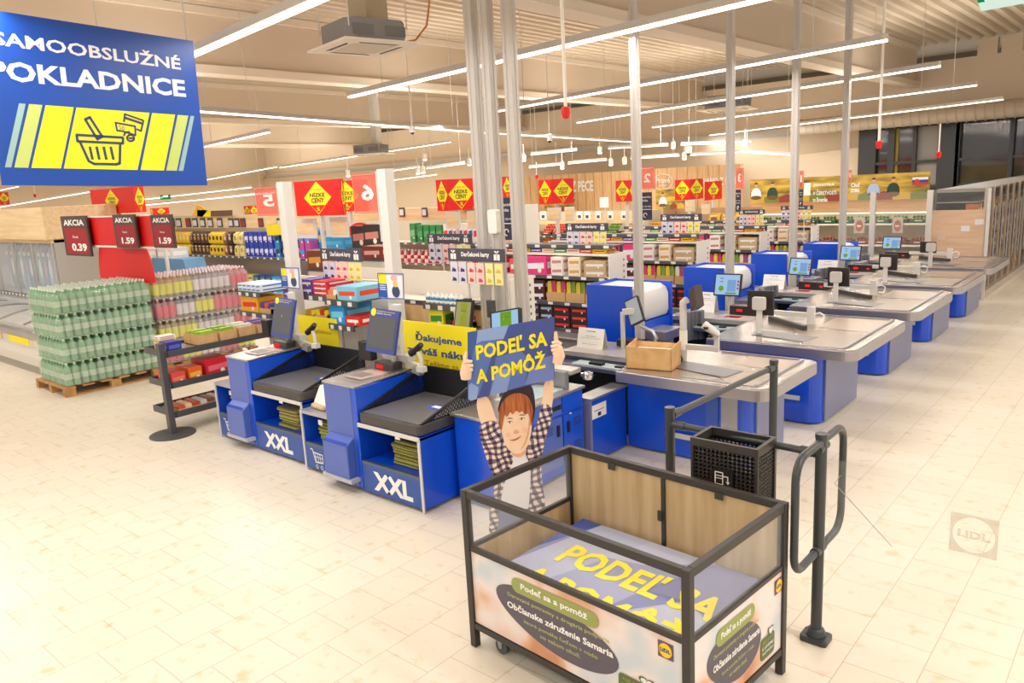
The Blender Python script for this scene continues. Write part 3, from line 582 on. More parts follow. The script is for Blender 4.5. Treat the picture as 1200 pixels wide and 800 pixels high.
for i, L in enumerate(LANE):
    y0, s0, s1, xb, xs = L['y0'], L['s0'], L['s1'], L['xb'], L['xs']; XL = -3.78 if i == 0 else -3.72; ye = y0+1.17 if i else 6.9
    zt = .88; t = thing('checkout_counter', LAB[i], 'checkout', (-3.2, y0, 0))
    b = MB(); b.prism([(x, y, .02) for x, y in rrect(XL-.15, y0, xb-.02, ye, .14, 6, (1, 0, 0, 0))], (0, 0, zt-.12), BLUE); b.build('base_cabinet', t)
    b = MB(); b.box((xb-.02, y0+.14, .02), (xb, ye, zt-.1), M('#7f86ac', .3, .4)); b.build('end_panel', t, bevel=.003)
    if i == 0:
        b = MB(); b.box((-2.95, y0-.015, .02), (-2.8, y0, zt-.12), M('#a9a8ad', .35, .3)); b.box((-3.1, y0-.012, .02), (-2.98, y0, zt-.12), M('#3a5fc0', .3)); b.build('front_panel', t)
    b = MB(); xm = -3.35 if i else -3.6; b.box((xm+.1, y0-.045, .26 if i else .2), (xb-.2, y0-.03, .31 if i else .25), M('#cfcbc9', .4)); b.box((xm+.2, y0-.03, .27 if i else .21), (xm+.25, y0, .3 if i else .24), GREYW); b.build('bumper_rail', t, bevel=.004)
    # slab with rounded rim and recessed troughs
    R_ = rrect(XL, s0, xs, s1, .13, 6, (1, 1, 0, 0)); b = MB(); b.prism([(x, y, zt-.1) for x, y in R_], (0, 0, .1), EDGE); b.build('worktop_rim', t, bevel=.006)
    b = MB(); xi0, xi1, yi0, yi1 = XL+.1, xs-.12, s0+.1, s1-.1; ym = (yi0+yi1)/2
    b.prism([(x, y, zt+.001) for x, y in rrect(XL+.01, s0+.02, xs-.02, s1-.02, .12, 5, (1, 1, 0, 0))], (0, 0, .004), TOPM)
    b.build('worktop', t)
    b = MB()
    b.prism([(xi0+.5, ym-.02, zt+.006), (xi1, ym-.02, zt+.006), (xi1, yi0, zt+.006), (xi0+.9, yi0+.02, zt+.006)], (0, 0, .002), M('#a8998c', .3, .5)); b.prism([(xi1-.02, yi1, zt+.006), (xi1-.02, ym+.06, zt+.006), (xi0+.7, ym+.1, zt+.006), (xi0+.7, yi1-.05, zt+.006)], (0, 0, .002), M('#b9a797', .3, .5))
    b.build('packing_trough', t)
    b = MB(); b.box((xi1-.03, yi0, zt+.004), (xi1, yi1, zt+.02), EDGE); b.box((xi0+.4, yi1, zt+.004), (xi1, yi1+.02, zt+.02), EDGE); b.box((xi0+.5, yi0-.02, zt+.004), (xi1, yi0, zt+.012), EDGE); b.build('trough_lip', t)
    b = MB(); b.prism([(XL+.35, s0+.35, zt+.009), (XL+.95, s0+.22, zt+.009), (XL+1.0, s0+.5, zt+.009), (XL+.3, s0+.62, zt+.009)], (0, 0, .003), RIB); b.build('ribbed_plate', t)
    if i:
        p, q = Vector((-3.52, s0+1.2, zt)), Vector((-2.96, s0+.79, zt)); b = MB(); b.beam(p+Vector((0, 0, .03)), q+Vector((0, 0, .03)), .05, .06, M('#3b3735', .4)); b.build('divider_bar', t, bevel=.005)
        b = MB(); b.beam((-3.7, s0+1.22, .985), (-3.04, s0+1.18, .985), .05, .05, GREYW); b.beam((-3.04, s0+1.18, zt), (-3.04, s0+1.18, zt+.2), .08, .06, M('#d2d0cc', .4)); b.tube([(-3.0, s0+1.15, 1.0), (-2.93, s0+1.13, 1.03), (-2.88, s0+1.13, 1.0), (-2.9, s0+1.13, .93), (-2.97, s0+1.15, .93)], .008, PAPER, 6); b.build('trolley_arm', t, bevel=.004)
    # cashier bay: dark well, scanner deck, blue front wall with steel cap, conveyor
    wy = 5.5 if i == 0 else y0+.12; fy = s1-.62
    b = MB()
    if i == 0: b.box((-4.07, 5.56, .02), (-3.95, y0+.0, .62), BLUE)
    else: b.box((-4.3, wy, .02), (XL-.15, wy+.04, .66), BLUE)
    b.box((-4.85, fy+.1, .02), (-3.9, s1-.05, .72), M('#1a1c24', .6)); b.build('bay_wall', t)
    b = MB()
    if i == 0: b.box((-4.1, 5.53, .62), (-3.92, y0-.01, .64), STEEL); b.box((-4.09, 5.53, .0), (-3.94, 5.56, .62), M('#8f93b4', .35, .4))
    else: b.box((-4.32, wy-.03, .66), (XL-.02, wy+.07, .68), STEEL)
    b.build('steel_cap', t)
    if i == 0:
        b = MB(); b.box((-3.95, 5.56, .43), (-3.945, 5.8, .56), PAPER); b.box((-3.945, 5.66, .445), (-3.944, 5.71, .48), INK); b.box((-3.945, 5.6, .5), (-3.944, 5.76, .506), INK); b.build('sticker', t)
    b = MB(); b.box((-4.85, fy-.18, .72), (XL, fy+.02, .76), M('#6f7391', .3, .6)); b.box((-4.85, fy+.02, .8), (XL, s1-.02, .85), M('#b8b2b0', .3, .5)); b.box((-4.85, fy+.02, .7), (XL, fy+.05, .8), M('#4d5066', .3, .5)); b.build('scanner_deck', t, bevel=.003)
    b = MB(); b.box((-4.6, fy-.16, .76), (XL-.15, fy-.0, .775), M('#bcd0d2', .15)); b.box((-4.4, fy-.13, .775), (-4.25, fy-.06, .8), BLACK); b.box((-4.1, fy-.12, .775), (-4.02, fy-.07, .79), BLACK); b.build('coin_tray', t)
    t = thing('conveyor', 'blue goods conveyor with dark belt leading to the '+L['n'], 'conveyor', (-6.5, fy+.05, 0))
    b = MB(); b.box((-7.9, fy+.05, .02), (-4.87, s1-.05, .8), BLUE); b.build('conveyor_body', t)
    b = MB(); b.box((-7.85, fy+.12, .8), (-4.9, s1-.12, .83), M('#26272a', .6)); b.build('conveyor_belt', t)
    b = MB(); b.box((-7.9, fy+.05, .8), (-4.87, fy+.11, .85), STEEL); b.box((-7.9, s1-.11, .8), (-4.87, s1-.05, .85), STEEL); b.build('belt_rail', t)
    L['fy'] = fy; L['XL'] = XL
    b = MB(); cx, cy = -4.1, fy-.28 if i else 6.0
    if i: b.lathe([(.22, .42), (.24, .46), (.22, .5)], M('#5a5d66', .6), 16, (cx-.1, cy, 0)); b.tube([(cx-.1, cy, .05), (cx-.1, cy, .42)], .03, STEELX, 8); b.lathe([(.25, .02), (.25, .05)], BLACK, 12, (cx-.1, cy, 0))
    if i:
        t = thing('cashier_chair', 'grey swivel chair with curved back in the bay of the '+L['n'], 'chair', (cx, cy, 0)); b.build('seat', t, smooth=True)
        b = MB(); pts = [(cx-.32+.0, cy+.22*math.sin(a), 0) for a in (0,)]
        for k in range(9):
            a = -.9+k*.225; b.beam((cx-.1-.26*math.cos(a), cy+.28*math.sin(a)-.03, .78), (cx-.1-.26*math.cos(a), cy+.28*math.sin(a)+.05, .78), .05, .36, M('#6e7076', .6))
        b.build('backrest', t, smooth=False, bevel=.01)
ORD = ['nearest', 'second', 'third', 'fourth', 'farthest']
def art_pos(b, fr, w, h):
    b.fp(fr, [(.05*w, .06*h), (.95*w, .06*h), (.95*w, .94*h), (.05*w, .94*h)], SCRBLUE, .002)
    b.fp(fr, [(.5*w, .2*h), (.82*w, .2*h), (.82*w, .72*h), (.5*w, .72*h)], emis('#8fb8ea', .8), .003)
    b.fp(fr, circ(.28*w, .33*h, .1*w, 10), SCRGRN, .004); b.fp(fr, [(.45*w, .09*h), (.85*w, .09*h), (.85*w, .16*h), (.45*w, .16*h)], SCRGRN, .003)
    for v in (.3, .45, .6): b.fp(fr, [(.86*w, v*h), (.93*w, v*h), (.93*w, (v+.1)*h), (.86*w, (v+.1)*h)], emis('#e0506a', .8), .003)
    for v in (.6, .75): b.fp(fr, [(.22*w, v*h), (.34*w, v*h), (.34*w, (v+.06)*h), (.22*w, (v+.06)*h)], M('#6d8fb8', .4), .003)
MON = [None, ((836, 346), (867, 347), (869.5, 321), (838, 320)), ((923, 321.5), (949, 323), (952.5, 303), (927, 301.5)), ((983, 304.5), (1008, 305.5), (1010, 288), (986, 287.5)), ((1033.5, 291.5), (1055.5, 292), (1057, 277.5), (1035, 277))]
# pole for each; terminals on their poles (back of the screen), base pixels
TERM = [None, ((875.5, 368), (906, 370), (906.5, 341), (876, 340.5), (889.6, 391)), ((929.5, 335), (951.5, 336), (952, 316), (929, 315.5), (937.5, 345)), ((969.5, 321), (993, 322), (993, 298), (970, 297.5), (994, 316)), ((1078, 296), (1097, 296.5), (1097, 283.5), (1078, 283), (1084, 315))]
TERM[2] = ((970, 384-70), (994, 314), (994, 297), (970, 297), (979, 354)); 
TERM[2] = ((969, 321), (994, 322), (994.5, 314.5), (969, 313.5), (979, 354)); TERM[2] = ((969.5, 335), (995, 336), (995, 314), (970, 313), (979, 354))
TERM[3] = ((1029.5, 316), (1051, 317), (1052, 298), (1030, 297), (1037, 331))
TERM[4] = ((1078, 296), (1097, 296.5), (1097, 283.5), (1078, 283), (1084.5, 315))
for i in range(1, 5):
    L = LANE[i]; y = L['s1']-.3; p = MON[i]; c = aty((p[0][0]+p[1][0])/2+2, p[0][1], y)
    tilted_screen('pos_monitor', 'lit cashier monitor with blue page standing on the '+ORD[i]+' checkout', 'monitor', (c.x, y+.06, .85), 0, p, y, BLACK, art_pos, grp='cashier monitors')
    T = TERM[i]; g = atz(T[4][0], T[4][1], .88); g.y = max(g.y, L['s0']+.05); t = thing('card_terminal', 'black card terminal seen from behind on a grey pole of the '+ORD[i]+' checkout', 'card terminal', g, group='card terminals')
    q = [aty(*T[k], g.y+.08) for k in range(4)]; b = MB(); b.prism(q, (0, .03, .0), M('#2b2523', .4)); b.build('screen_case', t, bevel=.004)
    b = MB(); c = sum(q, Vector())/4; b.beam(g, (g.x, g.y, c.z), .055, .04, M('#d6d4d0', .4)); b.beam((g.x, g.y, c.z), (g.x, g.y+.08, c.z), .04, .05, GREYW); b.build('pole', t, bevel=.006)
    b = MB(); b.prism([(g.x+a, g.y-.035, c.z+d) for a, d in rrect(-.07, -.06, .07, .08, .02, 3)], (0, .05, 0), M('#c9c6c1', .4)); b.build('swivel_head', t, bevel=.004)
    sc = L['s1']-.22; b = MB(); x = aty(866, 365, 8.95).x+.0
    t = thing('flatbed_scanner', 'dark checkout scanner with glowing red windows on the '+ORD[i]+' checkout', 'barcode scanner', (x, sc, .85), group='checkout scanners')
    b.box((x-.12, sc-.05, .85), (x+.32, sc+.08, .97), M('#2d2625', .3)); b.build('scanner_body', t, bevel=.01)
    b = MB(); b.box((x-.02, sc-.056, .9), (x+.05, sc-.05, .93), REDLED); b.box((x+.19, sc-.056, .9), (x+.23, sc-.05, .92), REDLED); b.build('red_window', t)
    b = MB(); b.box((x-.2, sc-.35, .851), (x+.35, sc-.07, .857), M('#d9cfcc', .12)); b.box((x-.1, sc-.26, .857), (x+.1, sc-.14, .859), M('#a03030', .2)); b.build('weighing_plate', t)
def tent(px4, y, lab, n=1):
    P = [aty(*p, y) for p in px4]; t = thing('notice_tent', lab, 'notice', (P[0]+P[1])/2, group=None)
    U = (P[1]-P[0]).normalized(); w = (P[1]-P[0]).length; h = P[3].z-P[0].z; z0 = P[0].z; O = Vector(P[0]); lean = Vector((0, .07, 0)); 
    V = (Vector((0, 0, h))+lean).normalized(); fr = (O, Vector((U.x, U.y, 0)).normalized(), V); hv = math.hypot(h, .07)
    Uh = fr[1]
    b = MB(); b.prism([O, O+Uh*w, O+Uh*w+V*hv, O+V*hv], (0, .004, 0), PAPER); b.prism([O+Vector((0, .14, 0)), O+Uh*w+Vector((0, .14, 0)), O+Uh*w+V*hv+Vector((0, .005, 0)), O+V*hv+Vector((0, .005, 0))], (0, .004, 0), M('#dedbd6', .6)); b.build('card', t)
    b = MB(); b.text('OZNAM', fr, w*.32, hv*.86, w*.34, hv*.045, INK, .002, .02); b.text('Vážení zákazníci', fr, w*.3, hv*.68, w*.42, hv*.04, INK, .002, 0.); b.text('platba kartou a hotovosť', fr, w*.14, hv*.6, w*.72, hv*.045, INK, .002, 0.); b.text('Ďakujeme za pochopenie', fr, w*.22, hv*.38, w*.56, hv*.04, INK, .002, 0.); b.build('print', t)
    return t
tent(((675, 413.5), (704, 409.5), (700, 379.5), (669.5, 384)), 6.5, 'white folded notice tent standing on the nearest checkout, left of the blue cabinet')
tent(((816, 366), (836.5, 366), (834, 343), (815, 342.5)), 8.98, 'white folded notice tent left of the lit monitor on the second checkout')
tent(((893, 338.5), (918, 339), (915, 322.5), (895, 322)), 11.15, 'white folded notice tent standing on the third checkout')
tent(((957, 320), (980, 320), (978, 305.5), (959, 305)), 13.3, 'white folded notice tent standing on the fourth checkout')
# nearest checkout: tilted screen, arm, box
tilted_screen('customer_screen', 'steeply tilted grey customer screen beside the tall blue cabinet', 'screen', (-4.32, 6.7, .85), 0, ((742, 383), (757, 374), (744, 346.5), (728.5, 353)), 6.75, BLACK, lambda b, fr, w, h: b.fp(fr, rrect(.06*w, .05*h, .94*w, .95*h, .004, 2), M('#a3b1bd', .15), .002))
t = thing('payment_mast', 'tall grey mast with a side arm rising from the nearest checkout top', 'mast', (-3.42, 6.33, .88))
b = MB(); b.tube([(-3.42, 6.33, .88), (-3.42, 6.33, 1.42)], .032, M('#cfccc8', .35), 12); b.tube([(-3.42, 6.33, 1.0), (-3.42, 6.33, 1.18)], .037, WHITE, 12); b.tube([(-3.42, 6.33, 1.38), (-3.42, 6.33, 1.44), (-3.38, 6.33, 1.47)], .034, GREYW, 10); b.build('pole', t, smooth=True)
b = MB(); b.beam((-3.4, 6.33, 1.03), (-3.08, 6.36, 1.03), .04, .05, M('#c9c6c2', .4)); b.beam((-3.1, 6.36, 1.0), (-3.1, 6.36, 1.2), .04, .04, M('#d2cfcb', .4)); b.build('side_arm', t, bevel=.004)
b = MB(); c = Vector((-3.12, 6.33, 1.2)); b.tube([c+Vector((-.09, 0, .05)), c, c+Vector((.06, 0, -.04))], [.04, .035, .02], M('#d5d2cd', .35), 10); b.lathe([(.022, 0), (.022, .02)], BLACK, 10, c+Vector((-.05, -.045, .02))); b.lathe([(.022, 0), (.022, .02)], BLACK, 10, c+Vector((0, -.05, -.05))); b.build('reader_head', t, smooth=True)
b = MB(); q = [aty(*p, 6.3) for p in ((809, 365), (816, 360), (813, 334.5), (806.5, 340))]; b.prism(q, (.02, .12, 0), M('#4a3d3c', .4)); b.build('terminal_screen', t, bevel=.006)
b = MB(); b.tube([(-3.42, 6.31, .93), (-3.44, 6.28, .95), (-3.4, 6.27, .92), (-3.42, 6.28, .885)], .008, BLACK, 6); b.build('plug_cable', t)
t = thing('carton_box', 'open kraft cardboard box on the steel top of the nearest checkout', 'box', (-3.56, 6.02, .888), .18)
b = MB(); w, d, h, k = .43, .27, .2, .008
for a, c in (((-w/2, -d/2), (w/2, -d/2+k)), ((-w/2, d/2-k), (w/2, d/2))): b.box((a[0], a[1], 0), (c[0], c[1], h), KRAFT)
for x in (-w/2, w/2-k): b.prism([(x, -d/2, 0), (x, d/2, 0), (x, d/2, h+.03), (x, -d/2, h)], (k, 0, 0), KRAFT)
b.box((-w/2, -d/2, 0), (w/2, d/2, k), KRAFT); b.build('carton', t, world=False)
b = MB(); b.box((-w/2+.015, -d/2+.015, .12), (w/2-.015, d/2-.015, .15), PAPER); b.build('paper_content', t, world=False)
b = MB(); b.tube([(-3.95, 6.65, .87), (-3.9, 6.66, 1.0), (-3.95, 6.68, 1.06), (-4.1, 6.7, 1.1)], .018, STEELX, 8); 
t = tag(b.build('steel_hook_rail', loc=(-3.95, 6.65, .85), smooth=True), 'bent steel tube rail beside the tilted customer screen', 'rail')
b = MB(); b.lathe([(.02, -.04), (.045, -.03), (.055, 0), (.045, .03), (.02, .04)], CHROME, 14, (-3.86, 6.02, .8)); tag(b.build('chrome_ball', loc=(-3.86, 6.02, .8), smooth=True), 'chrome ball knob at the edge of the coin tray left of the kraft box', 'knob')
b = MB(); c = atz(737, 405, .86); b.box((c.x-.12, c.y-.06, .856), (c.x+.14, c.y+.1, .93), M('#2a2827', .3)); tag(b.build('scanner_unit', loc=(c.x, c.y, .856), bevel=.01), 'black scanner block behind the kraft box on the nearest checkout', 'barcode scanner')
# posts with cable channels up to the roof
def post(x, y, lab, w=.12, z0=0, z1=6.24, rz=.3):
    t = thing('cable_post', lab, 'post', (x, y, z0), rz)
    b = MB(); h = w/2; g = w*.12
    prof = [(-h, -h), (-g, -h), (-g, -h+.006), (g, -h+.006), (g, -h), (h, -h), (h, -g), (h-.006, -g), (h-.006, g), (h, g), (h, h), (-h, h)]
    b.prism([(a, c, 0) for a, c in prof], (0, 0, z1-z0), ALU); b.build('profile', t, world=False, bevel=.004)
    b = MB(); b.box((-w*.8, -w*.8, 0), (w*.8, w*.8, .015), STEELX); b.build('foot_plate', t, world=False); return t
for i, (lab, px, py) in enumerate((('grey post left of the lane-number stripe, third of the three close posts', 611, 330), ('grey aluminium post passing in front of the nearest tall blue cabinet', 748, 300), ('grey aluminium post rising by the second tall blue cabinet', 855.5, 250), ('grey aluminium post rising by the third tall blue cabinet', 930, 250), ('grey aluminium post rising by the farthest tall blue cabinet', 988.5, 230))):
    xp = -4.6 if i == 0 else -4.42; p = atx(px, py, xp); post(xp, p.y, lab, (.095, .08, .088, .096, .1)[i], z0=.902 if i == 0 else 0, rz=0)
p = aty(585, 300, 5.4); post(p.x, p.y, 'wide grey post with the white switch box, middle of the three close posts', .095, z0=.902, rz=0)
p = aty(568, 300, 5.42); post(p.x, p.y, 'wide grey post at the left of the three close posts', .095, z0=.0, rz=0)
b = MB(); c = aty(576, 261, 5.3); b.prism([(c.x+a, c.y, c.z+d) for a, d in rrect(-.05, -.1, .06, .12, .02, 3)], (0, .06, 0), WHITE); tag(b.build('switch_box', loc=c, bevel=.006), 'small white switch box mounted on a near grey post', 'switch box')
# tall cabinets with white rounded shutter between the lanes
HD = [((687, 333), (739.5, 336), 7.38, 'nearest'), ((801, 313), (848, 314), 9.74, 'second'), ((880, 297), (922, 298), 12.0, 'third'), ((941, 285), (981.5, 286), 14.27, 'fourth')]
for a, c, y, nm in HD:
    p, q = aty(*a, y), aty(*c, y); zt = (p.z+q.z)/2; x0, x1 = p.x, q.x
    t = thing('cigarette_cabinet', nm+' tall blue cabinet with white rounded side between the checkouts, counting from the kraft box', 'cabinet', ((x0+x1)/2, y, .0))
    b = MB(); b.box((x0, y, .05), (x1, y+.03, zt), BLUE); b.build('front_panel', t, bevel=.004)
    b = MB(); b.box((x0, y+.62, .05), (x1+.16, y+.65, zt-.01), BLUE); b.box((x0, y+.03, .05), (x0+.03, y+.62, zt+.0), BLUE); b.box((x1-.15, y+.03, .05), (x1+.14, y+.62, .98), BLUE); b.build('rear_panel', t)
    b = MB(); prof = [(x0+.03, .99), (x1+.1, .99), (x1+.13, 1.05), (x1+.13, zt-.14), (x1+.1, zt-.07), (x1+.03, zt-.03), (x0+.03, zt-.03)]
    b.prism([(x, y+.04, z) for x, z in prof], (0, .57, 0), M('#dcdad9', .35)); b.build('rounded_shutter', t, smooth=True, bevel=.01)
    b = MB(); b.box((x1+.145, y+.03, .8), (x1+.42, y+.4, .9), STEELX); b.box((x1+.145, y+.06, .05), (x1+.32, y+.38, .8), M('#7d7d86', .5)); b.build('side_ledge', t, bevel=.004)
# lane number boards, seen mirrored from behind
def lane_board(px0, py0, px1, py1, y, num, lab, k=.55):
    p, q = aty(px0, py1, y), aty(px1, py0, y); t = thing('lane_number_board', lab, 'number board', ((p.x+q.x)/2, y, p.z)); w = q.x-p.x; h = q.z-p.z
    b = MB(); b.box((p.x, y, p.z), (q.x, y+.008, q.z), M('#f46a5a', .3, alpha=k)); b.build('red_board', t)
    b = MB(); fr = (Vector((q.x, y-.004, p.z)), Vector((-1, 0, 0)), Vector((0, 0, 1)))
    b.text(num, fr, w*.3, h*.32, w*.42, h*.42, M('#ffe9e4', .4), 0, .03)
    b.tube([(p.x+.01, y-.003, p.z+.01), (q.x-.01, y-.003, p.z+.01), (q.x-.01, y-.003, q.z-.01), (p.x+.01, y-.003, q.z-.01)], .006, M('#ff9a8a', .4), 4, True); b.build('white_number', t)
lane_board(302, 218, 329, 253, 5.1, '5', 'translucent red board with mirrored number 5 on the left white column')
lane_board(416, 202, 447, 250, 5.1, '6', 'translucent red board with mirrored number 6 on the second white column')
lane_board(750, 196, 767.5, 222, 10.6, '2', 'red board with mirrored number 2 beside the nearest cabinet post')
lane_board(862, 197, 871.5, 221, 13, '3', 'red board with mirrored number 3 right of the second cabinet post')
lane_board(936, 200, 942, 220, 15, '1', 'narrow red board with a number beside the third cabinet post')
lane_board(994, 199, 998.5, 212, 17, '5', 'tiny red board beside the farthest cabinet post')
for px0, py0, px1, py1, y in ((585.5, 231, 601, 281, 6.2), (749, 225, 763.5, 258, 10.7), (862, 222, 868, 248, 13.1), (936, 222, 941, 242, 15.1)):
    p, q = aty(px0, py1, y), aty(px1, py0, y); t = thing('lane_info_board', 'dark blue info board with fork symbol and a customer line text', 'info board', p, group='customer line boards')
    b = MB(); b.box((p.x, y, p.z), (q.x, y+.01, q.z), NAVY); b.build('board', t); fr = frame((p.x, y-.002, p.z), (1, 0, 0)); w, h = q.x-p.x, q.z-p.z
    b = MB(); b.text('Zákaznícka', fr, .05*w, .8*h, .9*w, .07*h, PAPER, .001, .01); b.text('linka', fr, .3*w, .67*h, .4*w, .08*h, PAPER, .001, .01); b.text('0850 123 456', fr, .06*w, .47*h, .88*w, .05*h, PAPER, .001, .01)
    b.box((p.x+.05*w, y-.004, p.z+.38*h), (q.x-.05*w, y-.002, p.z+.4*h), PAPER)
    b.tube([(p.x+w*(.5+.13*math.cos(a)), y-.004, p.z+h*(.18+.08*math.sin(a))) for a in [k*.7 for k in range(8)]], .006, PAPER, 5); b.build('lettering', t)
# white columns near the self tills
for px, py, yb, lab in ((342, 300, 5.05, 'tall white column behind the left self-service till, holding the number 5 board'), (459, 290, 5.05, 'tall white column behind the nearest self-service till, holding the number 6 board')):
    p = aty(px, py, yb); top = aty(px-11 if px < 400 else px-12, 213 if px < 400 else 198, yb)
    t = thing('white_column', lab, 'column', (p.x, yb, 0)); b = MB(); b.box((p.x-.06, yb-.06, 0), (p.x+.06, yb+.06, top.z), WPOST); b.build('column_shaft', t, bevel=.004)
    b = MB(); b.box((p.x-.12, yb-.03, 2.1), (p.x-.06, yb+.03, top.z-.02), M('#c9c5bf', .4)); b.build('board_holder', t)
    # small poster on the column
for a, lab in ((((331, 336), (351.5, 338), (350, 314), (329, 313.5)), 'small acrylic poster on the left white column with yellow and blue panel'), (((445, 349), (473.5, 350), (472.5, 321), (443, 320)), 'small acrylic poster on the second white column with yellow and blue panel')):
    yb = 4.93; S = Pix(aty(*a[0], yb), (1, 0, 0)); P4 = S.pts(a); t = thing('column_poster', lab, 'poster', aty(*a[0], yb)); b = MB()
    O = S.O; b.prism([O+S.U*u+S.V*v for u, v in P4], (0, .01, 0), M('#eef0f2', .2)); b.build('acrylic_sheet', t)
    b = MB(); w, h = P4[1][0], P4[2][1]; b.fp(S.fr, [(0, .58*h), (.35*w, .58*h), (.33*w, h), (0, h)], YEL, .002); b.fp(S.fr, [(0, .04*h), (.35*w, .04*h), (.35*w, .58*h), (0, .58*h)], M('#1c56b5', .4), .002)
    b.fp(S.fr, circ(.7*w, .3*h, .16*w), M('#34466e', .5), .002); b.fp(S.fr, circ(.7*w, .6*h, .09*w), M('#e8c46a', .5), .003); b.fp(S.fr, circ(.66*w, .82*h, .14*w, 16, .08*w), M('#eab0b8', .5), .002)
    b.tube([O+S.U*u+S.V*v-Vector((0, .004, 0)) for u, v in P4], .006, M('#2d56b8', .4), 4, True)
    for v in (.5, .42, .34): b.fp(S.fr, [(.05*w, v*h), (.3*w, v*h), (.3*w, (v+.03)*h), (.05*w, (v+.03)*h)], PAPER, .003)
    b.build('print', t)
# ------------------------------------------------------------------ barrier with gate loops, basket
def vz(px, py, x, y):
    r = ray(px, py); t = (r[0]*x+r[1]*y)/(r[0]**2+r[1]**2); return H+r[2]*t
t = thing('barrier_rail', 'dark grey tubular barrier with gate loop standing right of the donation crate', 'barrier', (-2.25, 4.04, 0))
A = Vector((-2.28, 4.04, 0)); B = Vector((-2.22, 5.5, 0)); G = Vector((-1.345, 3.99, 0)); hA = 1.2
def P(v, z): return (v.x, v.y, z)
for v, hh_ in ((A, 1.2), (B, 1.2), (G, 1.21)):
    b = MB(); b.tube([P(v, .0), P(v, hh_-.01)], .03, ANTH, 16); b.tube([P(v, hh_-.02), P(v, hh_+.005)], .033, ANTH, 16); b.build('post', t, smooth=True)
    b = MB(); b.prism([(v.x+a, v.y+c, 0) for a, c in rrect(-.075, -.06, .075, .06, .02, 3)], (0, 0, .035), ANTH); b.lathe([(.055, .035), (.045, .07), (.034, .08)], ANTH, 16, v); b.build('foot_cover', t, bevel=.006)
for p, q, z0, z1 in ((A, B, 1.15, 1.15), (A, G, 1.1, 1.1)):
    b = MB(); d = (q-p).normalized(); b.tube([P(p, z0), P(q, z1)], .021, ANTH, 14); b.tube([P(p+d*.03, z0), P(p+d*.11, z0)], .027, ANTH, 14); b.tube([P(q-d*.11, z1), P(q-d*.03, z1)], .027, ANTH, 14); b.build('cross_rail', t, smooth=True)
def loop(x, y0, y1, z0, z1, r, side):
    pts = []
    for cy, cz, a in ((y1-r, z0+r, -90), (y1-r, z1-r, 0), (y0+r, z1-r, 90), (y0+r, z0+r, 180)):
        for k in range(6):
            s = math.radians(a+90*k/5); pts.append((x, cy+r*math.cos(s), cz+r*math.sin(s)))
    return pts
b = MB(); b.tube(loop(G.x+.0, G.y-.36, G.y+.36, .55, 1.17, .11, 0), .021, ANTH, 12, True)
b.build('gate_loop', t, smooth=True)
b = MB()
for z in (.55, 1.14): b.tube([(G.x, G.y-.06, z), (G.x, G.y+.06, z)], .027, ANTH, 12)
b.build('hinge_sleeve', t, smooth=True)
t = thing('receipt_basket', 'dark perforated receipt basket hanging on the barrier rail', 'basket', (-1.8, 3.9, .75))
x0, x1, y0, y1, z0, z1 = -1.99, -1.61, 3.78, 4.01, .78, 1.14
PM = CHAR
def perf(b, O, U, V, w, h, nx, nz, m, th=.004):
    """sheet with square holes, built as crossing strips with real gaps"""
    O, U, V = Vector(O), Vector(U), Vector(V); N = U.cross(V); cw, ch = w/nx, h/nz; s = cw*.5
    for i in range(nx+1):
        u = min(max(i*cw, s/2), w-s/2); b.beam(O+U*u, O+U*u+V*h, s*1.25, th, m, up=N)
    s = ch*.5
    for j in range(nz+1):
        v = min(max(j*ch, s/2), h-s/2); b.beam(O+V*v, O+V*v+U*w, s*1.25, th, m, up=N)
b = MB(); perf(b, (x0, y0, z0), (1, 0, 0), (0, 0, 1), x1-x0, z1-z0-.04, 15, 14, PM); perf(b, (x0, y1, z0), (1, 0, 0), (0, 0, 1), x1-x0, z1-z0-.04, 15, 14, PM)
perf(b, (x1, y0, z0), (0, 1, 0), (0, 0, 1), y1-y0, z1-z0-.04, 8, 14, PM); perf(b, (x0, y0, z0), (0, 1, 0), (0, 0, 1), y1-y0, z1-z0-.04, 8, 14, PM); b.build('perforated_wall', t)
b = MB()
for a, c in (((x0-.01, y0-.01), (x1+.01, y0+.012)), ((x0-.01, y1-.012), (x1+.01, y1+.01)), ((x0-.01, y0+.012), (x0+.012, y1-.012)), ((x1-.012, y0+.012), (x1+.01, y1-.012))): b.box((a[0], a[1], z1-.045), (c[0], c[1], z1), PM)
for x, y in ((x0, y0), (x1, y0), (x0, y1), (x1, y1)): b.box((x-.008, y-.008, z0), (x+.008, y+.008, z1-.045), PM)
b.build('basket_rim', t); b = MB(); b.box((x0, y0, z0-.005), (x1, y1, z0+.005), PM); b.build('basket_floor', t)
b = MB(); fr = frame((x0+.13, y0-.012, z0+.05), (1, 0, 0)); b.prism([fr[0]+fr[1]*u+fr[2]*v for u, v in rrect(0, 0, .12, .16, .008, 2)], (0, .003, 0), BLACK)
F_ = type('F', (), {'fr': fr, 'uv': staticmethod(lambda x, y: (x, y))})
line(b, F_, [(.015, .07), (.015, .14), (.06, .14), (.06, .07)], .006, PAPER, .002, True); line(b, F_, [(.02, .12), (.055, .12)], .004, PAPER, .002); line(b, F_, [(.02, .105), (.055, .105)], .004, PAPER, .002)
line(b, F_, [(.065, .12), (.09, .12), (.09, .085)], .006, PAPER, .002); b.fp(fr, [(.078, .092), (.102, .092), (.09, .075)][::-1], PAPER, .002)
b.fp(fr, [(.072, .01), (.1, .01), (.106, .055), (.066, .055)], PAPER, .002); line(b, F_, [(.06, .062), (.112, .062)], .006, PAPER, .002); b.build('waste_sticker', t)
b = MB()
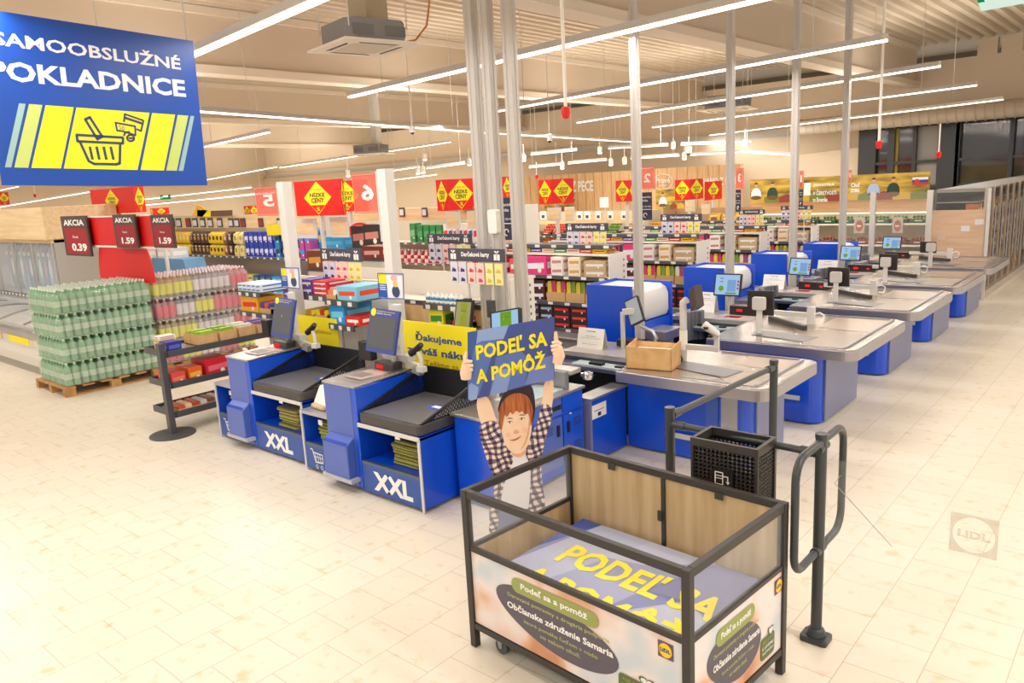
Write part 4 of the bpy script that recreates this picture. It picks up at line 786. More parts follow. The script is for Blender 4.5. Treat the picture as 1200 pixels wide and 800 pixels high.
for x in (x0+.07, x1-.07): b.box((x-.012, y1, 1.07), (x+.012, y1+.008, 1.13), PM); b.box((x-.012, y1, 1.125), (x+.012, y1+.045, 1.133), PM)
b.build('hook', t)
# clear gate wing with the shop emblem
t = thing('gate_wing', 'clear acrylic gate wing with a faint round emblem right of the barrier', 'gate', (G.x, G.y, .5)); yg = G.y+.0
e = [aty(*p, yg) for p in ((1112, 643), (1170, 655), (1172, 610), (1115, 598))]
b = MB(); b.box((G.x+.05, yg-.004, .42), (e[1].x+.25, yg+.004, 1.08), M('#ffffff', .03, alpha=.05)); b.build('acrylic_panel', t)
S = Pix(e[0], (1, 0, 0)); b = MB(); GM = M('#b9b2a4', .5, alpha=.45); w_, h_ = S.uv(1172, 610)
w_, h_ = abs(w_), abs(h_); ring = circ(w_/2, h_/2, w_*.44, 28, h_*.44); sq = [(w_, h_/2), (w_, h_), (w_/2, h_), (0, h_), (0, h_/2), (0, 0), (w_/2, 0), (w_, 0)]
def boundary(a):
    c, s = math.cos(a), math.sin(a); k = min((w_/2)/abs(c) if abs(c) > 1e-6 else 9, (h_/2)/abs(s) if abs(s) > 1e-6 else 9); return (w_/2+c*k, h_/2+s*k)
ang = sorted(set([2*math.pi*k/28 for k in range(28)]+[math.atan2(sy*h_, sx*w_) % (2*math.pi) for sx in (1, -1) for sy in (1, -1)]))
for a0, a1 in zip(ang, ang[1:]+[ang[0]+2*math.pi]):
    e0 = (w_/2+w_*.44*math.cos(a0), h_/2+h_*.44*math.sin(a0)); e1_ = (w_/2+w_*.44*math.cos(a1), h_/2+h_*.44*math.sin(a1))
    b.fp(S.fr, [e0, boundary(a0), boundary(a1), e1_], GM, .006)
b.text('LIDL', S.fr, w_*.16, h_*.4, w_*.68, h_*.2, GM, .006, .05); b.build('emblem', t)
b = MB(); b.tube([aty(985, 557, yg), aty(978, 566, yg), aty(986, 575, yg), aty(1045, 640, yg-.0)], .002, M('#a7a39a', .3, .5), 5); b.build('edge_wire', t)
# ------------------------------------------------------------------ donation crate
RZ = -.075; t = thing('donation_crate', 'wheeled dark metal donation crate with wood back and printed front panel', 'crate', (-2.13, 3.205, 0), RZ)
CW, CDp, CH = 1.42, .88, .96; hx, hy = CW/2, CDp/2; s = .042; T = t
def bl(name, f, parent=T, **k):
    b = MB(); f(b); return b.build(name, parent, world=False, **k)
for x, y in ((-hx, -hy), (hx, -hy), (hx, hy), (-hx, hy)):
    bl('corner_post', lambda b: b.box((x-s/2, y-s/2, .0 if 1 else 0), (x+s/2, y+s/2, CH), CHAR), bevel=.004)
def rails(b):
    for z, hgt in ((CH-s, s), (.12, .035)):
        b.box((-hx+s/2, -hy-s*.4, z), (hx-s/2, -hy+s*.4, z+hgt), CHAR); b.box((-hx+s/2, hy-s*.4, z), (hx-s/2, hy+s*.4, z+hgt), CHAR)
        b.box((-hx-s*.4, -hy+s/2, z), (-hx+s*.4, hy-s/2, z+hgt), CHAR); b.box((hx-s*.4, -hy+s/2, z), (hx+s*.4, hy-s/2, z+hgt), CHAR)
    z = .6; b.box((-hx+s/2, -hy-.014, z), (hx-s/2, -hy+.014, z+.03), CHAR); b.box((hx-.014, -hy+s/2, z), (hx+.014, hy-s/2, z+.025), CHAR); b.box((-hx-.014, -hy+s/2, z), (-hx+.014, hy-s/2, z+.025), CHAR)
    b.box((-.012, hy-.02, .15), (.012, hy+.005, CH-s), CHAR)
bl('frame_rail', rails, bevel=.003)
WB = wood_mat('#b3966b', '#cbb28a', 'z', 'oak_board')
for x0_, x1_ in ((-hx+s/2, -.012), (.012, hx-s/2)): bl('back_board', lambda b: b.box((x0_, hy-.006, .155), (x1_, hy+.006, CH-s), WB))
bl('side_board', lambda b: b.box((-hx-.006, -hy+s/2, .155), (-hx+.006, hy-s/2, .6), WB))
bl('clip', lambda b: [b.box((x-.025, hy-.024, CH-s-.03), (x+.025, hy-.02, CH-s+.01), CHAR) for x in (-.36, .36)]+[b.box((-.03, hy-.03, .66), (.0, hy-.02, .72), CHAR)])
CG = M('#dfe6ea', .03, alpha=.12)
bl('clear_pane', lambda b: b.box((-hx+s/2, -hy-.003, .63), (hx-s/2, -hy+.003, CH-s), M('#ffffff', .02, alpha=.04)))
bl('clear_pane', lambda b: b.box((hx-.003, -hy+s/2, .625), (hx+.003, hy-s/2, CH-s), CG))
bl('clear_pane', lambda b: b.box((-hx-.003, -hy+s/2, .625), (-hx+.003, hy-s/2, CH-s), CG))
bl('floor_panel', lambda b: b.box((-hx+s/2, -hy+s/2, .125), (hx-s/2, hy-s/2, .145), CHAR))
for x, y in ((-hx+.16, -hy+.05), (hx-.16, -hy+.05), (hx-.16, hy-.09), (-hx+.16, hy-.09)):
    def cw(b):
        b.box((x-.04, y-.03, .1), (x+.04, y+.03, .122), STEELX)
        for d in (-.018, .018): b.prism([(x-.02, y+d-.002, .105), (x+.03, y+d-.002, .105), (x+.025, y+d-.002, .04), (x+.005, y+d-.002, .03)], (0, .004, 0), STEELX)
        b.tube([(x+.015, y-.014, .045), (x+.015, y+.014, .045)], .045, M('#4d4d50', .5), 16)
    bl('caster', cw, smooth=False)
# printed panels
def grad_blur():
    m = bpy.data.materials.new('blurred_photo_print'); m.use_nodes = True; nt = m.node_tree; b = nt.nodes['Principled BSDF']; tc = nt.nodes.new('ShaderNodeTexCoord'); n = nt.nodes.new('ShaderNodeTexNoise'); r = nt.nodes.new('ShaderNodeValToRGB')
    mp = nt.nodes.new('ShaderNodeMapping'); mp.inputs['Location'].default_value = (3.1, 1.7, .4); nt.links.new(tc.outputs['Object'], mp.inputs[0]); nt.links.new(mp.outputs[0], n.inputs['Vector'])
    n.inputs['Scale'].default_value = 3.6; n.inputs['Detail'].default_value = 1.5; nt.links.new(n.outputs['Fac'], r.inputs[0]); nt.links.new(r.outputs[0], b.inputs['Base Color'])
    e = r.color_ramp.elements; e[0].position = .3; e[0].color = lin('#c98f6c'); e[1].position = .7; e[1].color = lin('#c9d3dc')
    for p, c in ((.4, '#ddb08f'), (.46, '#e6cdc2'), (.56, '#e9dfdc')): x = e.new(p); x.color = lin(c)
    b.inputs['Roughness'].default_value = .45; return m
PH = grad_blur(); EGG = M('#5d5763', .5); OLV = M('#98a25a', .5); GRT = M('#b7bf7c', .5); DGR = M('#5d7040', .5)
def poster(fr, w, h, parent):
    b = MB(); O, U, V = fr; N = U.cross(V); b.prism([O, O+U*w, O+U*w+V*h, O+V*h], -N*.004, PH); o = b.build('printed_panel', parent, world=False)
    b = MB()
    egg = [(w*(.42+.3*math.cos(a)*(1+.12*math.sin(a*1))+.02), h*(.47+.33*math.sin(a)+.1*math.cos(a)*-1.0)) for a in [k*2*math.pi/40 for k in range(40)]]
    b.fp(fr, [(min(max(u, .02*w), .98*w), min(max(v, .05*h), .97*h)) for u, v in egg], EGG, .002)
    b.fp(fr, rrect(.23*w, .72*h, .66*w, .92*h, .1*h, 6), OLV, .0035)
    b.text('Podeľ sa a pomôž', fr, .28*w, .77*h, .33*w, .11*h, PAPER, .005, .03)
    b.text('Darované potraviny a drogéria podporia', fr, .205*w, .61*h, .5*w, .065*h, GRT, .004, .01); b.text('Občianske združenie Samaria', fr, .2*w, .465*h, .52*w, .095*h, PAPER, .004, .03)
    b.text('ktoré pomáha ľuďom v núdzi', fr, .29*w, .34*h, .36*w, .065*h, GRT, .004, .01); b.text('vo vašom okolí.', fr, .37*w, .255*h, .2*w, .055*h, GRT, .004, .01)
    b.fp(fr, rrect(.74*w, .06*h, .91*w, .34*h, .05*h, 4), DGR, .0035); b.text('NA CESTE', fr, .76*w, .265*h, .11*w, .04*h, OLV, .005, .01); b.text('K LEPŠIEMU', fr, .755*w, .19*h, .14*w, .045*h, PAPER, .005, .01); b.text('ZAJTRAJŠKU', fr, .755*w, .12*h, .14*w, .045*h, PAPER, .005, .01)
    hc = [(.86*w+.035*w*(16*math.sin(a)**3)/16, .37*h+.07*h*(13*math.cos(a)-5*math.cos(2*a)-2*math.cos(3*a)-math.cos(4*a))/16) for a in [-k*2*math.pi/24 for k in range(24)]]
    b.fp(fr, hc[::1], DGR, .004); b.fp(fr, [(.86*w+(u-.86*w)*.75, .37*h+(v-.37*h)*.75) for u, v in hc], M('#dfe5df', .5), .005)
    L = .15*h; x0_, y0_ = .905*w, .76*h; b.fp(fr, [(x0_, y0_), (x0_+L*1.25, y0_), (x0_+L*1.25, y0_+L*1.25), (x0_, y0_+L*1.25)], M('#5c5a6b', .5), .003); b.fp(fr, circ(x0_+L*.625, y0_+L*.625, L*.55), M('#f2d320', .5), .004); b.tube([tuple(O+U*(x0_+L*.625+L*.55*math.cos(k*.3))+V*(y0_+L*.625+L*.55*math.sin(k*.3))+N*.005) for k in range(21)], .0015, M('#c8372c', .5), 4, True)
    b.text('LiDL', fr, x0_+L*.2, y0_+L*.48, L*.85, L*.3, M('#3d4a86', .5), .006, .04)
    b.build('print', o, world=False)
poster(frame((-hx+s/2, -hy-.006, .16), (1, 0, 0)), CW-s, .435, T); poster(frame((hx+.008, -hy+s/2, .16), (0, 1, 0)), CDp-s, .435, T)
# blue board lying inside the crate
def facets(b, fr, w, h, cols, off=.001):
    b.fp(fr, [(0, 0), (w, 0), (w, h), (0, h)], cols[0], off)
    for poly, ci in (([(0, 1), (.0, .45), (.12, 1)], 1), ([(.12, 1), (.0, .2), (.0, 0), (.2, 0), (.42, 1)], 2), ([(.42, 1), (.2, 0), (.55, 0), (.62, .45), (.75, 1)], 3), ([(.3, .62), (.42, 1), (.75, 1), (.5, .7)], 4), ([(.55, 0), (.8, .5), (1, .35), (1, 0)], 2), ([(.62, .45), (.8, .5), (.55, 0)], 5)):
        b.fp(fr, [(u*w, v*h) for u, v in poly][::-1] if sum((poly[i][0]*poly[(i+1) % len(poly)][1]-poly[(i+1) % len(poly)][0]*poly[i][1]) for i in range(len(poly))) < 0 else [(u*w, v*h) for u, v in poly], cols[ci], off+.0004*(ci+1))
FC = [M('#3f4f94', .4), M('#22397f', .4), M('#7d95c8', .4), M('#5a6cac', .4), M('#8093c6', .4), M('#465ba3', .4)]
FC2 = [M('#7d83b3', .35), M('#3850a5', .35), M('#a9b1cf', .35), M('#8f96c0', .35), M('#b3b9d3', .35), M('#6470ae', .35)]
t = thing('lid_board', 'blue faceted board with big yellow lettering lying inside the donation crate', 'board', (-2.13, 3.205, .5), RZ)
fr = frame((-hx+.13, -hy+.04, .485-.5), (1, 0, 0), (0, 1, .04)); b = MB(); O, U, V = fr; N = U.cross(V); bw, bh = CW-.17, CDp-.08
b.prism([O, O+U*bw, O+U*bw+V*bh, O+V*bh], -N*.012, M('#6a74a8', .4)); b.build('board', t, world=False)
b = MB(); facets(b, fr, bw, bh, FC2); b.build('faceted_print', t, world=False)
b = MB(); b.text('PODEĽ SA', fr, .15*bw, .38*bh, .8*bw, .29*bh, YEL, .005, .035); b.text('A POMÔŽ', fr, .11*bw, .02*bh, .82*bw, .29*bh, YEL, .005, .035); b.build('lettering', t, world=False)
b = MB()
for x in (-.55, .0, .5): b.box((x-.02, -.3, -.35), (x+.02, -.26, -.03), CHAR)
for x in (-.55, .0, .5): b.box((x-.02, .3, -.35), (x+.02, .34, -.0), CHAR)
b.build('support_leg', t, world=False)
# ------------------------------------------------------------------ cardboard boy holding the sign (a flat standee)
cpt = Vector((-3.42, 3.86, 0)); n = Vector((0-cpt.x, 0-cpt.y, 0)).normalized(); U = Vector((-n.y, n.x, 0))
rz = math.atan2(U.y, U.x); T = thing('boy_standee', 'cardboard cutout of a boy in cap and plaid shirt holding up a blue sign', 'cutout', cpt, rz)
S = Pix(cpt, U)
def zp1(L, ox=530., oy=360., k=3.333): return [(ox+x/k, oy+y/k) for x, y in L]
def piece(name, polys, m, off, th=.004, parent=T, wob=None):
    b = MB()
    for L in polys:
        P_ = S.pts(L); a = sum(P_[i][0]*P_[(i+1) % len(P_)][1]-P_[(i+1) % len(P_)][0]*P_[i][1] for i in range(len(P_)))
        if a < 0: P_ = P_[::-1]
        b.prism([S.O+S.U*u+S.V*v+S.N*(off-th) for u, v in P_], S.N*th, m)
    return b.build(name, parent)
def smooth(L, it=2):
    for _ in range(it):
        q = []
        for i in range(len(L)):
            a, c = L[i], L[(i+1) % len(L)]; q += [(a[0]*.75+c[0]*.25, a[1]*.75+c[1]*.25), (a[0]*.25+c[0]*.75, a[1]*.25+c[1]*.75)]
        L = q
    return L
def dz(L, **k): return smooth(zp1(L), 2)
SKIN = noisy('#f0c9a8', '#f7d8bd', (6, 6, 6), .5, 2, 'printed_skin'); SKIN2 = M('#e5b18c', .5); SKIN3 = M('#f8dcc4', .5)
HAIR = noisy('#8a4018', '#c4743c', (70, 70, 5), .5, 4, 'printed_auburn_hair'); CAPM = M('#33212f', .6); TEE = M('#e9e9f1', .5)
def plaid():
    m = bpy.data.materials.new('plaid_print'); m.use_nodes = True; nt = m.node_tree; b = nt.nodes['Principled BSDF']; L = nt.links.new
    tc = nt.nodes.new('ShaderNodeTexCoord'); mp = nt.nodes.new('ShaderNodeMapping'); mp.inputs['Rotation'].default_value = (0, .22, 0); L(tc.outputs['Object'], mp.inputs[0])
    nz = nt.nodes.new('ShaderNodeTexNoise'); nz.inputs['Scale'].default_value = 5; L(tc.outputs['Object'], nz.inputs['Vector'])
    va = nt.nodes.new('ShaderNodeVectorMath'); va.operation = 'MULTIPLY_ADD'; va.inputs[1].default_value = (.12, .12, .12); L(nz.outputs['Color'], va.inputs[0]); L(mp.outputs[0], va.inputs[2])
    outs = []
    for d, s in (('X', 6.2), ('Z', 7.0)):
        w = nt.nodes.new('ShaderNodeTexWave'); w.bands_direction = d; w.inputs['Scale'].default_value = s; w.wave_profile = 'SIN'; L(va.outputs[0], w.inputs['Vector'])
        r = nt.nodes.new('ShaderNodeValToRGB'); r.color_ramp.elements[0].position = .42; r.color_ramp.elements[1].position = .5; L(w.outputs['Fac'], r.inputs[0]); outs.append(r)
    a = nt.nodes.new('ShaderNodeMath'); a.operation = 'ADD'; L(outs[0].outputs[0], a.inputs[0]); L(outs[1].outputs[0], a.inputs[1])
    h = nt.nodes.new('ShaderNodeMath'); h.operation = 'MULTIPLY'; h.inputs[1].default_value = .5; L(a.outputs[0], h.inputs[0])
    r = nt.nodes.new('ShaderNodeValToRGB'); r.color_ramp.interpolation = 'CONSTANT'; e = r.color_ramp.elements; e[0].color = lin('#2b2447'); e[1].position = .25; e[1].color = lin('#7d6a78'); x = e.new(.75); x.color = lin('#ead9cf')
    L(h.outputs[0], r.inputs[0]); L(r.outputs[0], b.inputs['Base Color']); b.inputs['Roughness'].default_value = .6; return m
PLD = plaid()
# silhouette card, a centimetre thick, standing on the floor
piece('arm', [dz([(88, 350), (140, 340), (168, 430), (190, 480), (150, 500), (110, 460)])], SKIN, .004, .012)
piece('arm', [dz([(360, 285), (398, 270), (392, 385), (375, 430), (340, 420), (352, 360)])], SKIN, .004, .012)
piece('tee_shirt', [dz([(222, 560), (300, 552), (318, 600), (312, 700), (300, 800), (290, 905), (175, 905), (180, 790), (196, 690), (215, 610)])], TEE, .006, .014)
piece('plaid_sleeve', [dz([(108, 462), (122, 448), (165, 438), (185, 462), (192, 505), (215, 545), (242, 585), (228, 625), (200, 690), (183, 800), (172, 905), (140, 905), (150, 800), (166, 672), (140, 610), (112, 520), (104, 480)]), dz([(348, 372), (392, 384), (388, 440), (368, 500), (352, 560), (346, 610), (352, 700), (366, 765), (350, 905), (290, 905), (296, 800), (308, 660), (300, 600), (284, 572), (300, 520), (318, 478), (338, 440), (344, 400)])], PLD, .009, .014)
piece('collar', [dz([(228, 590), (240, 560), (232, 548), (214, 570), (218, 600)]), dz([(284, 560), (300, 545), (318, 575), (310, 610), (292, 590)])], PLD, .0115, .003)
piece('neck', [dz([(226, 545), (290, 540), (288, 572), (262, 585), (236, 578)])], SKIN2, .0115, .004)
piece('cap', [dz([(178, 410), (180, 380), (200, 330), (235, 305), (300, 296), (316, 315), (326, 380), (318, 440), (300, 450), (200, 440)])], CAPM, .010, .006)
piece('face', [dz([(186, 430), (194, 395), (232, 368), (292, 362), (311, 400), (312, 455), (305, 505), (292, 545), (268, 568), (244, 570), (216, 552), (200, 515), (190, 470)])], SKIN, .014, .004)
piece('ear', [dz([(184, 445), (194, 442), (200, 480), (192, 485), (184, 465)])], SKIN2, .0135, .003)
piece('hair', [dz([(184, 470), (180, 410), (192, 370), (222, 338), (262, 330), (298, 345), (314, 385), (314, 430), (306, 470), (302, 430), (294, 408), (284, 420), (272, 398), (262, 412), (250, 396), (236, 418), (226, 402), (214, 428), (205, 412), (198, 450), (193, 480)])], HAIR, .018, .004)
b = MB()
def fpoly(b, L, m, off, it=1):
    P_ = S.pts(smooth(zp1(L), it)); a = sum(P_[i][0]*P_[(i+1) % len(P_)][1]-P_[(i+1) % len(P_)][0]*P_[i][1] for i in range(len(P_)))
    b.fp(S.fr, P_ if a > 0 else P_[::-1], m, off)
for cx, cy in ((224, 447), (271, 434)):
    fpoly(b, [(cx-11, cy+3), (cx, cy-5), (cx+11, cy-1), (cx, cy+5)], PAPER, .015); fpoly(b, [(cx-5, cy), (cx, cy-5), (cx+5, cy), (cx, cy+5)], M('#5a6a86', .4), .0154); fpoly(b, [(cx-2, cy), (cx, cy-2), (cx+2, cy), (cx, cy+2)], BLACK, .0158)
    fpoly(b, [(cx-12, cy+1), (cx, cy-7), (cx+12, cy-4), (cx+12, cy-2), (cx, cy-4)], M('#6b4028', .5), .0156, 0)
    fpoly(b, [(cx-14, cy-13), (cx, cy-20), (cx+13, cy-16), (cx+12, cy-13), (cx, cy-15)], M('#8c5a38', .5), .015)
fpoly(b, [(240, 480), (246, 474), (258, 476), (262, 486), (250, 492), (240, 490)], SKIN2, .015); fpoly(b, [(243, 486), (247, 484), (247, 489)], M('#b5714f', .5), .0155, 0); fpoly(b, [(254, 485), (258, 484), (257, 488)], M('#b5714f', .5), .0155, 0)
fpoly(b, [(222, 515), (236, 514), (252, 508), (269, 498), (266, 505), (252, 516), (236, 520)], M('#c9705f', .5), .015); fpoly(b, [(220, 514), (238, 514), (254, 508), (271, 497), (254, 510), (238, 516)], M('#8c4038', .5), .0155, 0)
fpoly(b, [(206, 490), (222, 484), (230, 500), (214, 508)], M('#f3c0a5', .5), .0146); fpoly(b, [(272, 470), (290, 466), (292, 486), (276, 490)], M('#f3c0a5', .5), .0146)
fpoly(b, [(300, 420), (306, 450), (298, 500), (284, 538), (262, 558), (280, 530), (292, 490), (298, 450)], M('#e0ab88', .5), .0146)
b.build('facial_features', T)
# held sign
sg = [(548.3, 468.6), (649.4, 442.6), (649.4, 370.5), (548, 388.5)]; P_ = S.pts(sg)
b = MB(); b.prism([S.O+S.U*u+S.V*v+S.N*.02 for u, v in P_], S.N*.006, FC[0]); b.build('held_sign', T)
b = MB(); SG1, SG2, SG3 = M('#8aa5d6', .4), M('#5f7cbd', .4), M('#3c4f9a', .4)
def zf(L, m, off): 
    P2 = S.pts([(540+x/8, 380+y/8) for x, y in L]); a = sum(P2[i][0]*P2[(i+1) % len(P2)][1]-P2[(i+1) % len(P2)][0]*P2[i][1] for i in range(len(P2))); b.fp(S.fr, P2 if a > 0 else P2[::-1], m, off)
zf([(66, 66), (160, 50), (130, 200), (70, 480)], M('#35589f', .4), .0265); zf([(160, 50), (450, 0), (400, 130), (190, 150), (145, 180)], SG1, .0266); zf([(130, 200), (190, 150), (330, 140), (280, 330), (170, 650), (75, 690), (72, 470)], M('#5372b5', .4), .0267)
zf([(72, 690), (72, 560), (100, 540), (170, 580), (150, 690), (100, 705)], SG1, .0269); zf([(450, 0), (620, -30), (600, 120), (420, 110)], SG3, .0266); zf([(330, 300), (560, 230), (640, 330), (600, 560), (270, 660)], M('#586fb4', .4), .0268); zf([(600, 560), (640, 430), (780, 300), (870, 280), (870, 510)], M('#6f7ec0', .4), .0269); zf([(270, 660), (340, 420), (480, 400), (430, 620)], M('#7f97cc', .4), .027)
b.build('sign_print', T)
b = MB(); txt(b, S, 'PODEĽ SA', (558.5, 421), (641.5, 404), 19, YEL, .0285, .035); txt(b, S, 'A POMÔŽ', (558.5, 449), (639.5, 429.5), 20.5, YEL, .0285, .035); b.build('sign_lettering', T)
# hands: palm with separate fingers gripping the sign edges
def hand(side):
    b = MB(); o = .034
    def W(x, y, k=0): u, v = S.uv(530+x/3.333, 360+y/3.333); return S.O+S.U*u+S.V*v+S.N*(o+k)
    if side == 'l':
        b.tube([W(55, 275), W(54, 250), W(55, 215)], [.035, .042, .03], SKIN, 10)
        for y, x1, r in ((208, 78, .014), (224, 82, .015), (240, 80, .0145), (255, 75, .013)): b.tube([W(48, y), W(62, y-3, .01), W(x1, y-1, .004)], [r*1.1, r, r*.75], SKIN3, 8)
        b.tube([W(52, 210), W(52, 190), W(56, 172)], [.018, .015, .01], SKIN, 8)
    else:
        b.tube([W(408, 215), W(416, 185), W(412, 150)], [.035, .042, .03], SKIN, 10)
        for y, x1, r in ((128, 388, .013), (143, 384, .0145), (158, 386, .015), (172, 392, .014)): b.tube([W(422, y+12), W(406, y, .01), W(x1, y+6, .004)], [r*1.1, r, r*.75], SKIN3, 8)
        b.tube([W(408, 140), W(403, 115), W(402, 92)], [.018, .015, .01], SKIN, 8)
    return b.build('hand', T, smooth=True)
hand('l'); hand('r')
b = MB(); b.box((-.2, -.02, 0), (.2, .22, .012), M('#9a8a74', .7)); b.box((-.01, .012, .012), (.01, .2, .7), M('#b9a68c', .7)); b.build('base_stand', T, world=False)
b = MB(); b.box((-.2, -.008, .012), (.2, .0, .32), M('#5b6b9a', .5)); b.build('trousers', T, world=False)
# ------------------------------------------------------------------ goods: one mesh per design, every piece an object of its own
_G = {}
def goods_mesh(kind, c1, c2, w, h, d):
    k = (kind, c1, c2, round(w, 3), round(h, 3), round(d, 3))
    if k in _G: return _G[k]
    b = MB(); m1, m2 = M(c1, .45), M(c2, .45); w2 = w/2
    if kind == 'box':
        b.box((-w2, 0, 0), (w2, d, h), m1); fr = frame((-w2, 0, 0), (1, 0, 0))
        b.fp(fr, [(.1*w, .3*h), (.9*w, .36*h), (.9*w, .68*h), (.1*w, .62*h)], m2, .001); b.fp(fr, circ(.68*w, .24*h, .14*min(w, h), 8), M('#f1ede4', .5), .0015)
        b.fp(frame((w2, 0, 0), (0, 1, 0)), [(.1*d, .35*h), (.9*d, .35*h), (.9*d, .7*h), (.1*d, .7*h)], m2, .001)
    elif kind == 'tray':   # open display carton with bags sticking out
        kr = M('#c9a06b', .7); b.box((-w2, 0, 0), (w2, d, .45*h), kr); n = max(2, int(w/.07))
        for i in range(n):
            x = -w2+w*(i+.5)/n; b.prism([(x-.4*w/n, .02, .3*h), (x+.4*w/n, .02, .3*h), (x+.44*w/n, .02, .8*h), (x+.3*w/n, .02, h), (x-.34*w/n, .02, .97*h), (x-.46*w/n, .02, .75*h)], (0, d*.8, 0), (m1, m2)[i % 2])
        b.prism([(w2-.01, 0, 0), (w2, 0, 0), (w2, d, 0), (w2-.01, d, 0)], (0, 0, .6*h), kr)
    elif kind == 'bag':
        n = 8; vs = []; fs = []
        for z, dy, wx in ((0, .8, .95), (.15*h, 1, 1), (.5*h, 1., .98), (.85*h, .7, .94), (.93*h, .12, .98), (h, .1, 1)):
            for x in (-w2*wx, w2*wx):
                vs += [(x, d/2-d/2*dy, z), (x, d/2+d/2*dy, z)]
        for r in range(5):
            a, c = r*4, r*4+4; fs += [(a, a+2, c+2, c), (a+2, a+3, c+3, c+2), (a+3, a+1, c+1, c+3), (a+1, a, c, c+1)]
        fs += [(20, 22, 23, 21)]; b.add(vs, fs, m1)
        b.fp(frame((-w2, -.001, 0), (1, 0, 0)), circ(w2, .48*h, .3*w, 10, .2*h), m2, .001); b.fp(frame((-w2, -.001, 0), (1, 0, 0)), [(.2*w, .72*h), (.8*w, .72*h), (.8*w, .8*h), (.2*w, .8*h)], M('#efe9dc', .5), .0015)
    elif kind == 'bottle':
        r = w/2*.94; b.lathe([(r*.9, 0), (r, .03*h), (r, .3*h)], m1, 10, (0, r, 0)); b.lathe([(r*1.01, .3*h), (r*1.01, .56*h)], m2, 10, (0, r, 0)); b.lathe([(r, .56*h), (r*.97, .66*h), (r*.4, .86*h), (r*.32, .9*h)], m1, 10, (0, r, 0)); b.lathe([(r*.4, .9*h), (r*.4, h)], M('#f2f2f2', .4), 8, (0, r, 0))
    elif kind == 'fruit':   # one piece of fruit
        r = w/2; b.lathe([(.2*r, 0), (.75*r, .25*h), (r, .5*h), (.8*r, .8*h), (.25*r, h)], m1, 8, (0, r, 0)); b.lathe([(.06*r, .96*h), (.05*r, 1.12*h)], m2, 5, (0, r, 0))
    elif kind == 'crate':
        t_ = .012
        for a, c in (((-w2, 0), (w2, t_)), ((-w2, d-t_), (w2, d)), ((-w2, 0), (-w2+t_, d)), ((w2-t_, 0), (w2, d))): b.box((a[0], a[1], 0), (c[0], c[1], h), m1)
        b.box((-w2, 0, 0), (w2, d, t_), m1); b.fp(frame((-w2, 0, 0), (1, 0, 0)), [(.3*w, .6*h), (.7*w, .6*h), (.7*w, .85*h), (.3*w, .85*h)], m2, .001)
    me = bpy.data.meshes.new(kind); me.from_pydata([tuple(v) for v in b.v], [], b.f)
    for m in b.mats: me.materials.append(m)
    me.polygons.foreach_set('material_index', b.m)
    if kind in ('bottle', 'fruit'): me.polygons.foreach_set('use_smooth', [True]*len(b.f))
    me.update(); _G[k] = me; return me
def good(name, kind, c1, c2, w, h, d, loc, lab, cat, grp, rz=0, tilt=0):
    o = bpy.data.objects.new(name, goods_mesh(kind, c1, c2, w, h, d)); C.objects.link(o); o.location = (loc[0], loc[1]+.003, loc[2]+.002); o.rotation_euler = (tilt, 0, rz); return tag(o, lab, cat, grp)
def fill(x0, x1, y, z, w, h, d, name, kind, cols, lab, cat, grp, rows=1, gap=.006, jit=0.):
    """a run of like goods from x0 to x1 on a shelf"""
    n = max(1, int((x1-x0+gap)/(w+gap))); step = (x1-x0)/n
    for i in range(n):
        c = cols[i % len(cols)]
        for r in range(rows):
            good(name, kind, c[0], c[1], w, h, d, (x0+step*(i+.5), y+random.uniform(0, jit), z+r*(h+.002)), lab, cat, grp)
TAGM = M('#e9e7e2', .5); SH = M('#55565a', .45, .2); SHW = M('#e6e0d6', .5)
def tag_rail(b, x0, x1, y, z, m=SH, n=None):
    b.box((x0, y-.02, z-.045), (x1, y, z), m)
def tags(parent, x0, x1, y, z, step=.28):
    b = MB(); x = x0+step*.4
    while x < x1-.08:
        b.box((x, y-.024, z-.04), (x+.08, y-.02, z-.005), TAGM); x += step
    return tag(b.build('price_tag_strip', parent))
def gondola(name, lab, x0, x1, y, depth, ztop, shelves, m=SHW, rail=SH, backz=None, end=True, cat='shelving', header=None):
    t = thing(name, lab, cat, ((x0+x1)/2, y, 0)); b = MB()
    b.box((x0, y+depth-.02, 0), (x1, y+depth, ztop), m); b.build('back_panel', t)
    b = MB(); b.box((x0, y+.02, 0), (x1, y+depth-.02, .14), m); b.build('plinth', t)
    for xe in (x0-.02, x1):
        b = MB(); b.box((xe, y+.02, 0), (xe+.02, y+depth, ztop), m)
        if end and xe == x1:
            z = .2
            while z < ztop-.08: b.box((xe+.0, y+depth*.8, z), (xe+.0215, y+depth*.86, z+.03), M('#6a6a66', .6)); z += .075
        b.build('end_panel', t)
    for z in shelves:
        b = MB(); b.box((x0, y+.0, z-.03), (x1, y+depth-.02, z), m); tag_rail(b, x0, x1, y, z, rail); s = b.build('shelf', t); tags(s, x0, x1, y, z)
    if header:
        z0, z1, hm = header; b = MB(); b.box((x0, y-.03, z0), (x1, y+.0, z1), hm); b.build('header_board', t)
    return t
